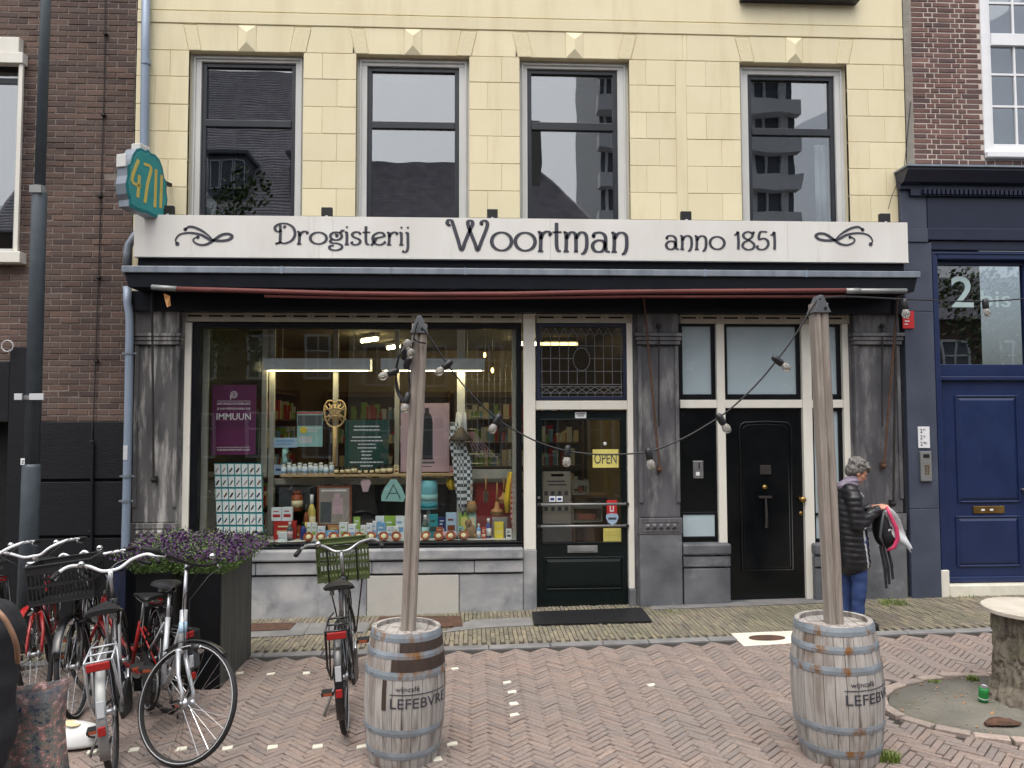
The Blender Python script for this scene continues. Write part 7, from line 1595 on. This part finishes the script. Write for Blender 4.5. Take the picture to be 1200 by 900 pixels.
# ================================================================== people
def fuse(mb, voxel, smooth=6, fac=.5):
    """melt overlapping pieces into one continuous skin"""
    me = mb.mesh('fuse'); o = bpy.data.objects.new('fuse', me); COL.objects.link(o)
    r_ = o.modifiers.new('r', 'REMESH'); r_.mode = 'VOXEL'; r_.voxel_size = voxel; r_.use_smooth_shade = True
    if smooth: s_ = o.modifiers.new('s', 'SMOOTH'); s_.iterations = smooth; s_.factor = fac
    out = bpy.data.meshes.new_from_object(o.evaluated_get(bpy.context.evaluated_depsgraph_get()))
    bpy.data.objects.remove(o); bpy.data.meshes.remove(me); out.polygons.foreach_set('use_smooth', [True]*len(out.polygons)); return out
def cap(b, a, c, r0_, r1_, n=14, flat=1.0):
    a, c = Vector(a), Vector(c); b.tube([a, a.lerp(c,.33), a.lerp(c,.66), c], [r0_, r0_*.67+r1_*.33, r0_*.33+r1_*.67, r1_], n); b.ball(a, r0_, n, 8); b.ball(c, r1_, n, 8)
def hand(b, w, fwd, down, side, curl=.5, grip=1):
    """palm and five fingers at the wrist w; fwd: along the hand, down: palm normal, side: towards the thumb"""
    w, f, d, s_ = Vector(w), Vector(fwd).normalized(), Vector(down).normalized(), Vector(side).normalized()
    for k in (-1, -.33, .33, 1): cap(b, w+s_*.012*k, w+f*.08+s_*.028*k, .016, .0125, 8)
    for k, L in ((-1,.058),(-.33,.074),(.33,.08),(1,.07)):
        p = w+f*.085+s_*.03*k; q1 = p+(f*math.cos(curl)+d*math.sin(curl))*L*.45; q2 = q1+(f*math.cos(curl*2)+d*math.sin(curl*2))*L*.33; q3 = q2+(f*math.cos(curl*2.8)+d*math.sin(curl*2.8))*L*.25
        cap(b, p, q1, .0095, .009, 8); cap(b, q1, q2, .009, .0082, 8); cap(b, q2, q3, .0082, .007, 8)
    p = w+f*.025+s_*.03; q1 = p+(f*.6+s_*.6+d*.35).normalized()*.04; q2 = q1+(f*.8+d*.6).normalized()*.032; cap(b, p, q1, .012, .0105, 8); cap(b, q1, q2, .0105, .008, 8)
def head(b, c, fwd, up, s=1.0):
    c, f, u = Vector(c), Vector(fwd).normalized(), Vector(up).normalized(); l = u.cross(f).normalized(); u = f.cross(l)
    m = Matrix(((f.x,l.x,u.x,c.x),(f.y,l.y,u.y,c.y),(f.z,l.z,u.z,c.z),(0,0,0,1))) @ Matrix.Scale(s,4)
    b.ball((-.012,0,.025),(.094,.074,.092),18,14,m); b.ball((.03,0,-.04),(.058,.056,.072),16,12,m); b.ball((.062,0,-.088),(.026,.03,.024),12,8,m); b.ball((.072,0,.02),(.02,.05,.016),12,8,m)
    b.ball((.094,0,-.018),(.018,.013,.018),10,8,m); b.ball((.082,0,.006),(.014,.009,.026),10,8,m); b.ball((.077,0,-.058),(.013,.023,.008),10,6,m); b.ball((.075,0,-.07),(.013,.02,.007),10,6,m)
    for s_ in (-1,1): b.ball((-.01,.074*s_,-.01),(.018,.010,.032),10,8,m); b.ball((.045,.045*s_,-.018),(.026,.02,.022),10,8,m)
    return m
mat('skin_tone', (206,158,134), (192,138,116), rough=.5, scale=20, bump=.05); mat('puffer', (19,19,23), (27,27,32), rough=.42, scale=14, bump=.25, bscale=50); mat('denim', (46,68,116), (34,52,94), rough=.85, scale=6, bump=.3, bscale=160); mat('hair_grey_mix', (132,128,124), (62,58,56), rough=.55, scale=70, stretch=(1,1,.25), bump=.9, bscale=160, bdist=.008); mat('wool', (24,24,28), (32,32,36), rough=.9, scale=20, bump=.3, bscale=150)
# --- woman reading in her bag
wp0 = G(1003, 735); WX, WY, WZ = wp0.x, wp0.y, gz(wp0.x)
wm = Matrix.Translation((WX, WY, WZ)) @ Matrix.Rotation(R(-6), 4, 'Z') @ Matrix.Scale(.955, 4)
def place(me): me.transform(wm); return me
b = MB()
hm_ = head(b, (.055,0,1.545), (.86,0,-.5), (.5,0,.86), .98)
cap(b, (-.035,0,1.36), (.025,0,1.48), .058, .052)
cap(b, (-.04,0,1.30), (-.02,0,.95), .12, .125); cap(b, (-.02,0,.95), (-.01,0,.84), .13, .12)
for s_ in (-1,1):
    cap(b, (-.04,.10*s_,1.33), (-.045,.155*s_,1.31), .06, .055); cap(b, (-.045,.165*s_,1.30), (-.03,.19*s_,1.05), .048, .04); cap(b, (-.03,.19*s_,1.05), (.22,.09*s_,1.185), .038, .027)
    hand(b, (.235,.075*s_,1.195), (.95,-.18*s_,.12), (.1,-.35*s_,-.9), (.1,-.9*s_,.4), .75)
    cap(b, (-.01,.08*s_,.86), (-.005-.02*s_,.085*s_,.48), .085, .056); cap(b, (-.005-.02*s_,.085*s_,.48), (-.04-.03*s_,.085*s_,.09), .055, .038); cap(b, (-.045-.03*s_,.085*s_,.05), (.10-.03*s_,.09*s_,.03), .034, .028)
me = place(fuse(b, .0075, 4)); pw = put('person', me, 'skin_tone'); tag(pw, 'person with short grey hair in black quilted coat holding an open backpack', 'person')
def cloth_part(nm, b, vox, m, parent, fn=None, sm=6):
    me = fuse(b, vox, sm)
    if fn:
        nr = [v.normal.copy() for v in me.vertices]
        for v, n_ in zip(me.vertices, nr): v.co += n_*fn(v.co)
    place(me); return put(nm, me, m, parent)
b = MB()                                              # coat
cap(b, (-.05,0,1.36), (-.045,0,1.18), .10, .145); cap(b, (-.045,0,1.18), (-.03,0,.95), .145, .155); cap(b, (-.03,0,.95), (-.015,0,.66), .155, .165)
for s_ in (-1,1):
    cap(b, (-.05,.06*s_,1.36), (-.055,.165*s_,1.30), .085, .078); cap(b, (-.06,.07*s_,1.15), (-.03,.085*s_,.66), .13, .125); cap(b, (-.055,.175*s_,1.29), (-.035,.205*s_,1.04), .077, .068); cap(b, (-.035,.205*s_,1.04), (.195,.10*s_,1.175), .068, .047)
b.box(-.2,.18,-.24,.24,.40,.60)  # trimmed below
bb2 = MB(); bb2.v, bb2.f = b.v[:-8], b.f[:-6]
coat = cloth_part('coat', bb2, .012, 'puffer', pw, lambda c: (.009+.007*mnoise.noise(c*7))*abs(math.sin(math.pi*(c.z+.05*c.x+.012*mnoise.noise(c*6))/.058))**.7-.004+.006*mnoise.noise(c*18))
b = MB(); cap(b, (-.045,0,1.40), (-.0,0,1.455), .088, .075); b.ball((-.085,0,1.40),(.07,.085,.06),14,10); cloth_part('scarf', b, .01, 'scarf', pw, lambda c: .004*math.sin(c.z*140+c.y*40))
b = MB()
for s_ in (-1,1): cap(b, (-.01,.085*s_,.88), (-.005-.02*s_,.088*s_,.48), .105, .076); cap(b, (-.005-.02*s_,.088*s_,.48), (-.045-.03*s_,.088*s_,.085), .075, .056)
cloth_part('jeans', b, .01, 'denim', pw, lambda c: .008*mnoise.noise(Vector((c.x*9,c.y*9,c.z*16))))
for s_ in (-1,1): b = MB(); cap(b, (-.075-.03*s_,.088*s_,.05), (.12-.03*s_,.095*s_,.035), .05, .037); b.box(-.12-.03*s_,.15-.03*s_,.05*s_,.13*s_,.001,.022); cloth_part('shoe', b, .008, 'rubber', pw, None, 3)
b = MB(); hm2 = hm_
for (c_, r_) in (((-.03,0,.055),(.102,.090,.082)),((-.06,0,.0),(.068,.086,.085)),((.035,0,.085),(.06,.072,.04)),((.075,.0,.068),(.03,.055,.03)),((-.02,.07,.03),(.05,.022,.05)),((-.02,-.07,.03),(.05,.022,.05))): b.ball(c_, r_, 16, 10, hm2)
q = random.Random(4)
for k in range(46): a_, e_ = q.uniform(0,6.28), q.uniform(.0,1.3); d = Vector((-math.cos(a_)*math.cos(e_)*.11-.02, math.sin(a_)*math.cos(e_)*.088, math.sin(e_)*.085+.055)); b.ball(d, (.022,.016,.018), 8, 6, hm2)
hme = fuse(b, .007, 3); nr = [v.normal.copy() for v in hme.vertices]
for v, n_ in zip(hme.vertices, nr): v.co += n_*(.006*mnoise.noise(v.co*45)+.004*mnoise.noise(v.co*110))
put('hair', place(hme), 'hair_grey_mix', pw)
# pale side stripe lying on the coat
from mathutils.bvhtree import BVHTree
bv = BVHTree.FromPolygons([v.co for v in coat.data.vertices], [tuple(p.vertices) for p in coat.data.polygons]); g_ = []
for i in range(28):
    z_ = .60+.42*i/27; x_ = .085-.06*i/27; row = []
    for dx_s in (-.013, 0, .013):
        o_ = wm @ Vector((x_+dx_s, -1.0, z_)); h_ = bv.ray_cast(o_, wm.to_3x3() @ Vector((0,1,0)))[0]; row.append((h_ if h_ else wm @ Vector((x_+dx_s,-.15,z_)))-Vector((0,.004,0)))
    g_.append(row)
bx_ = MB(); bx_.sheet(g_); put('coat_stripe', bx_.mesh('stripe', True), 'pale_grey', pw, thick=.004)
b = MB(); b.tube([(-.03,-.115,1.385),(.03,-.10,1.36),(.075,-.085,1.31)], .006, 6); me = b.mesh('t'); place(me); put('hood_piping', me, 'pale_grey', pw)
# her backpack, held open
bp = thing('backpack', 'black backpack with pink lining edge held open by the person', 'backpack', tuple(wm @ Vector((.3,0,.9))))
b = MB(); b.ball((.27,0,1.0),(.075,.12,.19),16,12); b.ball((.31,0,.93),(.09,.12,.14),16,12); b.ball((.25,0,1.1),(.05,.1,.1),14,10); me = place(fuse(b, .01, 5)); put('bag', me, 'wool', bp)
b = MB(); b.tube([(.29,-.1,1.21),(.32,-.115,1.12),(.37,-.12,1.0),(.385,-.11,.90),(.35,-.1,.81),(.29,-.09,.78)], [.014,.02,.022,.022,.02,.012], 8); me = place(b.mesh('t', True)); put('pink_edge', me, 'pink', bp)
b = MB(); b.tube([(.27,-.09,1.18),(.23,-.12,1.05),(.21,-.12,.92),(.25,-.11,.82)], [.01,.014,.014,.01], 8); me = place(b.mesh('t', True)); put('zip_edge', me, 'cloth_grey', bp)
for x_, l_ in ((.30,.33),(.265,.38),(.235,.42)): b = MB(); b.add([(x_-.014,-.06,.82),(x_+.014,-.055,.82),(x_+.05,-.07,.82-l_*.55),(x_+.06,-.06,.82-l_),(x_+.035,-.065,.82-l_),(x_+.02,-.07,.82-l_*.55)], [(0,1,2,5),(5,2,3,4)]); me = place(b.mesh('t')); put('strap', me, 'wool', bp, thick=.004)
# pale garment coming out of it
b = MB(); g_ = []
for i in range(9):
    u = i/8; row = []
    for k in range(9): v_ = k/8; row.append((.30+.22*u**.7-(.16*math.sin(math.pi*min(1,u+.1)))*v_+.012*math.sin(v_*8), -.09-.02*math.sin(u*6+v_*5), 1.21-.40*u**1.15-.06*v_+.012*math.sin(v_*9+u*4)))
    g_.append(row)
b.sheet(g_); me = place(b.mesh('t', True)); gm = put('pale_jacket', me, 'pale_grey', None, thick=.012, sub=1); tag(gm, 'pale grey garment half pulled out of the black backpack', 'garment')
# --- passer-by in black at the left edge, with a flowered bag
LY = -5.95; lx = FX(-78, 760, LY); lzg = gz(lx)
lm = Matrix.Translation((lx, LY, lzg)) @ Matrix.Rotation(R(78), 4, 'Z') @ Matrix.Scale(1.09, 4)
wm = lm
b = MB(); head(b, (.02,0,1.56), (1,0,-.05), (.05,0,1)); cap(b, (-.03,0,1.38), (.0,0,1.48), .06, .055); cap(b, (-.03,0,1.32), (-.02,0,.9), .13, .13)
for s_ in (-1,1):
    cap(b, (-.03,.1*s_,1.37), (-.03,.17*s_,1.34), .06, .055); cap(b, (-.03,.18*s_,1.32), (-.08,.22*s_,1.03), .05, .042); e_ = (-.08,.22*s_,1.03); w_ = (.13,.06*s_,.99) ; cap(b, e_, w_, .04, .028); hand(b, (.142,.048*s_,.985), (.7,-.7*s_,-.1), (0,-.3*s_,-.95), (.7,.6*s_,.3), .8)
    cap(b, (0,.09*s_,.86), (0,.095*s_,.48), .09, .06); cap(b, (0,.095*s_,.48), (-.03,.095*s_,.09), .058, .04); cap(b, (-.04,.095*s_,.05), (.12,.1*s_,.03), .035, .028)
pl = put('person', place(fuse(b, .009, 4)), 'skin_tone'); tag(pl, 'person in black coat cut off at the left edge carrying a flowered bag', 'person')
b = MB(); cap(b, (-.03,0,1.40), (-.03,0,1.1), .12, .16); cap(b, (-.03,0,1.1), (-.01,0,.62), .16, .18)
for s_ in (-1,1): cap(b, (-.03,.08*s_,1.38), (-.03,.18*s_,1.34), .085, .082); cap(b, (-.03,.19*s_,1.33), (-.08,.23*s_,1.03), .085, .078); cap(b, (-.08,.23*s_,1.03), (.10,.085*s_,.995), .078, .05); cap(b, (-.02,.06*s_,1.1), (0,.08*s_,.62), .12, .13)
cloth_part('coat', b, .014, 'wool', pl, lambda c: .016*mnoise.noise(Vector((c.x*6,c.y*6,c.z*11)))+.007*mnoise.noise(c*24))
b = MB()
for s_ in (-1,1): cap(b, (0,.09*s_,.8), (0,.095*s_,.48), .11, .078); cap(b, (0,.095*s_,.48), (-.03,.095*s_,.1), .075, .06)
cloth_part('trousers', b, .012, 'coat_black', pl)
for s_ in (-1,1): b = MB(); cap(b, (-.06,.095*s_,.05), (.13,.1*s_,.035), .05, .037); cloth_part('shoe', b, .009, 'rubber', pl, None, 3)
b = MB(); b.ball((-.01,0,1.6),(.108,.09,.10),16,12); b.ball((-.05,0,1.53),(.07,.09,.1),14,10); put('hair', place(fuse(b, .01, 4)), 'hair_grey_mix', pl)
b = MB(); q_ = lambda px, py, y: P(px, py, y)
b.tube(spline([q_(-16,712,LY-.17), q_(-2,717,LY-.24), q_(10,733,LY-.24), q_(19,755,LY-.22), q_(21,776,LY-.14)], False, 4), .007, 8); tag(b.build('bag_strap', 'tan_dull', None, smooth=True), 'tan leather bag strap over the black sleeve at the left edge', 'strap')
# flowered carrier bag: blurred painted flowers
n = N('flower_print'); v1 = n.noise(30, (1,1,1.4), 8, False, .85); col = n.ramp(v1, [(.32, lin((34,38,66))), (.43, lin((58,70,84))), (.48, lin((150,152,140))), (.51, lin((92,104,96))), (.555, lin((198,104,96))), (.59, lin((244,232,222))), (.66, lin((120,100,130))), (.8, lin((40,40,70)))])
v2 = n.ramp(n.noise(5, (1,1,1), 3), [(.42, (0,0,0,1)), (.62, (1,1,1,1))]); col = n.mix(v2, col, n.mix(.6, col, lin((40,42,64)))); n.bsdf(col, .5, 0, n.noise(60), .1, .003)
by = LY+.12; x0b, x1b = FX(-22,850,by), FX(70,850,by); zt_ = FZ(40,815,by); zb_ = zt_-.46
bag = thing('flowered_bag', 'shiny bag printed with painted flowers held at the left edge', 'bag', ((x0b+x1b)/2, by, zb_))
b = MB(); g = []
def bag_wall(yy, bul): return [[(x0b+(x1b-x0b)*u+.012*math.sin(v*6), yy+bul*math.sin(math.pi*u)*math.sin(math.pi*(.15+.8*v))+.006*math.sin(u*14), zb_+(zt_-zb_)*v+(.035*u if v > .95 else 0)) for u in [i/12 for i in range(13)]] for v in [k/10 for k in range(11)]]
b.sheet(bag_wall(by-.05,-.03)); b.sheet(bag_wall(by+.05,.03)); f0, f1 = bag_wall(by-.05,-.03), bag_wall(by+.05,.03)
b.sheet([[r[0] for r in f0],[r[0] for r in f1]]); b.sheet([[r[-1] for r in f0],[r[-1] for r in f1]]); b.sheet([f0[0], f1[0]]); b.build('bag', 'flower_print', bag, smooth=True, thick=.003)
hx, hy, hz = tuple(lm @ Vector((.03,-.15,1.0)))
for yy in (by-.05, by+.05): b = MB(); b.tube(spline([(x0b+.12,yy,zt_-.02),(x0b+.13,(yy+hy)/2,(zt_+hz)/2+.02),(hx,hy,hz),(x1b-.1,(yy+hy)/2,(zt_+hz)/2+.02),(x1b-.09,yy,zt_-.02)], False, 4), .006, 6); b.build('handle', 'navy_panel', bag, smooth=True)
# ================================================================== the other side of the square, as the panes mirror it
mat('roof_tile', (196,191,195), (168,164,169), rough=.75, scale=2, bump=.6, bscale=10); mat('far_brick', (112,84,72), (92,70,62), rough=.9, scale=3, bump=.3, bscale=40); mat('far_cream', (190,180,158), (172,162,142), rough=.8, scale=1, bump=.1); mat('far_white', (232,234,234), (222,224,226), rough=.6, scale=.6, bump=.05); glass('far_pane', (.3,.32,.34,1), f0=.10)
mat('far_dark', (96,100,108), (112,116,124), rough=.4, bump=0)
def far_house(label, x0, x1, y, depth, zeave, zridge, hip, wallm, cols, rows, dormers=0, chim=None):
    t = thing('house_opposite', label, 'house', ((x0+x1)/2, y, 0)); yb = y-depth; ym = y-depth*.5
    MB().box(x0, x1, yb, y, -.6, zeave).build('wall', wallm, t)
    b = MB(); e = .35
    b.add([(x0-e,y+e,zeave+.01),(x1+e,y+e,zeave+.01),(x1+e,yb-e,zeave+.01),(x0-e,yb-e,zeave+.01),(x0+hip[0],ym,zridge),(x1-hip[1],ym,zridge)], [(0,1,5,4),(1,2,5),(2,3,4,5),(3,0,4),(3,2,1,0)]); rf = b.build('roof', 'roof_tile', t)
    nr = 64; b = MB()                                   # courses of tiles on the slope facing the square
    for k in range(nr):
        u = (k+.5)/nr; zz = zeave+(zridge-zeave)*u; yy = y+e+(ym-y-e)*u; xa, xb = x0-e+(hip[0]+e)*u, x1+e-(hip[1]+e)*u
        b.box(xa+.1, xb-.1, yy, yy+.035, zz-.01, zz+.02)
    b.build('tile_courses', 'roof_tile', rf)
    if chim:
        for cx, cw in chim: MB().box(cx, cx+cw, ym+.3, ym+1.3, zridge-1.5, zridge+1.6).build('chimney', 'cement', rf)
    W_ = (x1-x0)/cols; H_ = (zeave-.4)/rows
    for r_ in range(rows):
        for c_ in range(cols):
            cx = x0+W_*(c_+.5); z0 = .7+H_*r_+(.0 if r_ else -.1); w = W_*.24; h = H_*.6
            f = MB(); hole_frame(f, (cx-w,cx+w,z0,z0+h), (cx-w+.1,cx+w-.1,z0+.1,z0+h-.1), y+.002, y+.1); f.box(cx-.04,cx+.04,y+.002,y+.08,z0+.1,z0+h-.1); f.box(cx-w+.1,cx-.045,y+.002,y+.08,z0+h*.62,z0+h*.66); f.box(cx+.045,cx+w-.1,y+.002,y+.08,z0+h*.62,z0+h*.66); wo_ = f.build('window', 'far_white', t); MB().box(cx-w+.1,cx+w-.1,y+.01,y+.03,z0+.1,z0+h-.1).build('pane', 'far_dark', wo_)
    for k in range(dormers):
        cx = x0+(x1-x0)*(k+.5)/dormers; u = .2; zz = zeave+(zridge-zeave)*u; yy = y+e+(ym-y-e)*u
        d = MB(); d.box(cx-.8, cx+.8, yy-2.4, yy+.25, zz-.1, zz+1.7); dm_ = d.build('dormer', 'far_dark', t); f = MB()
        for s_ in (-1,0,1): hole_frame(f, (cx+s_*.5-.23,cx+s_*.5+.23,zz+.25,zz+1.5), (cx+s_*.5-.19,cx+s_*.5+.19,zz+.3,zz+1.45), yy+.251, yy+.31)
        f.build('sash', 'far_white', dm_); MB().box(cx-.95, cx+.95, yy-2.5, yy+.5, zz+1.71, zz+1.85).build('dormer_roof', 'far_dark', dm_)
    return t
far_house('tall brick house with dark tiled roof and dormers mirrored in the first window', -19, -5.2, -23, 13, 9.6, 19.6, (0,.5), 'far_brick', 6, 3, 4)
far_house('lower cream house with hipped dark roof mirrored in the second window', -5.1, 6.4, -23, 9, 8.8, 14.4, (0,3.6), 'far_cream', 5, 3, 0, [(2.2,.9)])
far_house('brick house with low tiled roof mirrored low in the fanlights', 9.5, 34, -25, 9, 6.6, 9.4, (2,2), 'far_brick', 9, 2, 0)
tw = thing('apartment_tower', 'white apartment tower with dark balcony bands mirrored in the fourth window', 'apartment tower', (17, -50, 0))
MB().box(9.6, 24.4, -62, -48, -.6, 40).build('core', 'far_dark', tw)
for k in range(13):
    z = 2+2.9*k; MB().box(9.3, 24.6, -47.95, -46.9, z, z+1.15).build('balcony', 'far_white', tw)
    for j in range(12): xx = 9.9+1.22*j; MB().box(xx, xx+(.5 if j % 2 else .16), -47.95, -47.7, z+1.16, z+2.88).build('wall_panel', 'far_white', tw)
# two street trees
mat('leaf', (78,98,44), (58,78,34), rough=.7, bump=0, var=.2)
def tree(label, x, y, h, rad, seed):
    q = random.Random(seed); t = thing('street_tree', label, 'tree', (x, y, 0)); b = MB(); b.tube([(x,y,-.1),(x+.1,y,h*.3),(x-.05,y+.1,h*.62)], [.19,.15,.09], 10)
    tips = []
    for k in range(9): a = q.uniform(0,6.28); p0 = Vector((x,y,h*q.uniform(.3,.55))); p2 = p0+Vector((math.cos(a)*rad*.75, math.sin(a)*rad*.75, h*q.uniform(.15,.4))); b.tube([p0, p0.lerp(p2,.5)+Vector((0,0,.25)), p2], [.07,.045,.02], 7); tips += [p2, p0.lerp(p2,.6)]
    b.build('trunk', 'bark', t, smooth=True); g = MB()
    cl = [(p+Vector((q.gauss(0,.5),q.gauss(0,.5),q.gauss(.2,.5))), rad*q.uniform(.22,.42)) for p in tips for _ in range(2)]
    for c, r_ in cl:
        for k in range(170):
            d = Vector((q.gauss(0,1),q.gauss(0,1),q.gauss(0,1))).normalized()*r_*q.random()**.35; p = c+d; n_ = Vector((q.gauss(0,1),q.gauss(0,1),q.gauss(.6,1))).normalized(); u = n_.orthogonal().normalized(); v = n_.cross(u); L = q.uniform(.06,.11)
            g.add([p-u*L, p+v*L*.55, p+u*L, p-v*L*.55], [(0,1,2,3)])
    o = stuff(g.build('crown', 'leaf', t))
tree('leafy street tree mirrored in the left of the shop window', -8.6, -13.5, 8.5, 2.6, 11)
tree('leafy street tree mirrored in the fanlight of the navy door', 16.5, -13.0, 8.0, 2.4, 12)
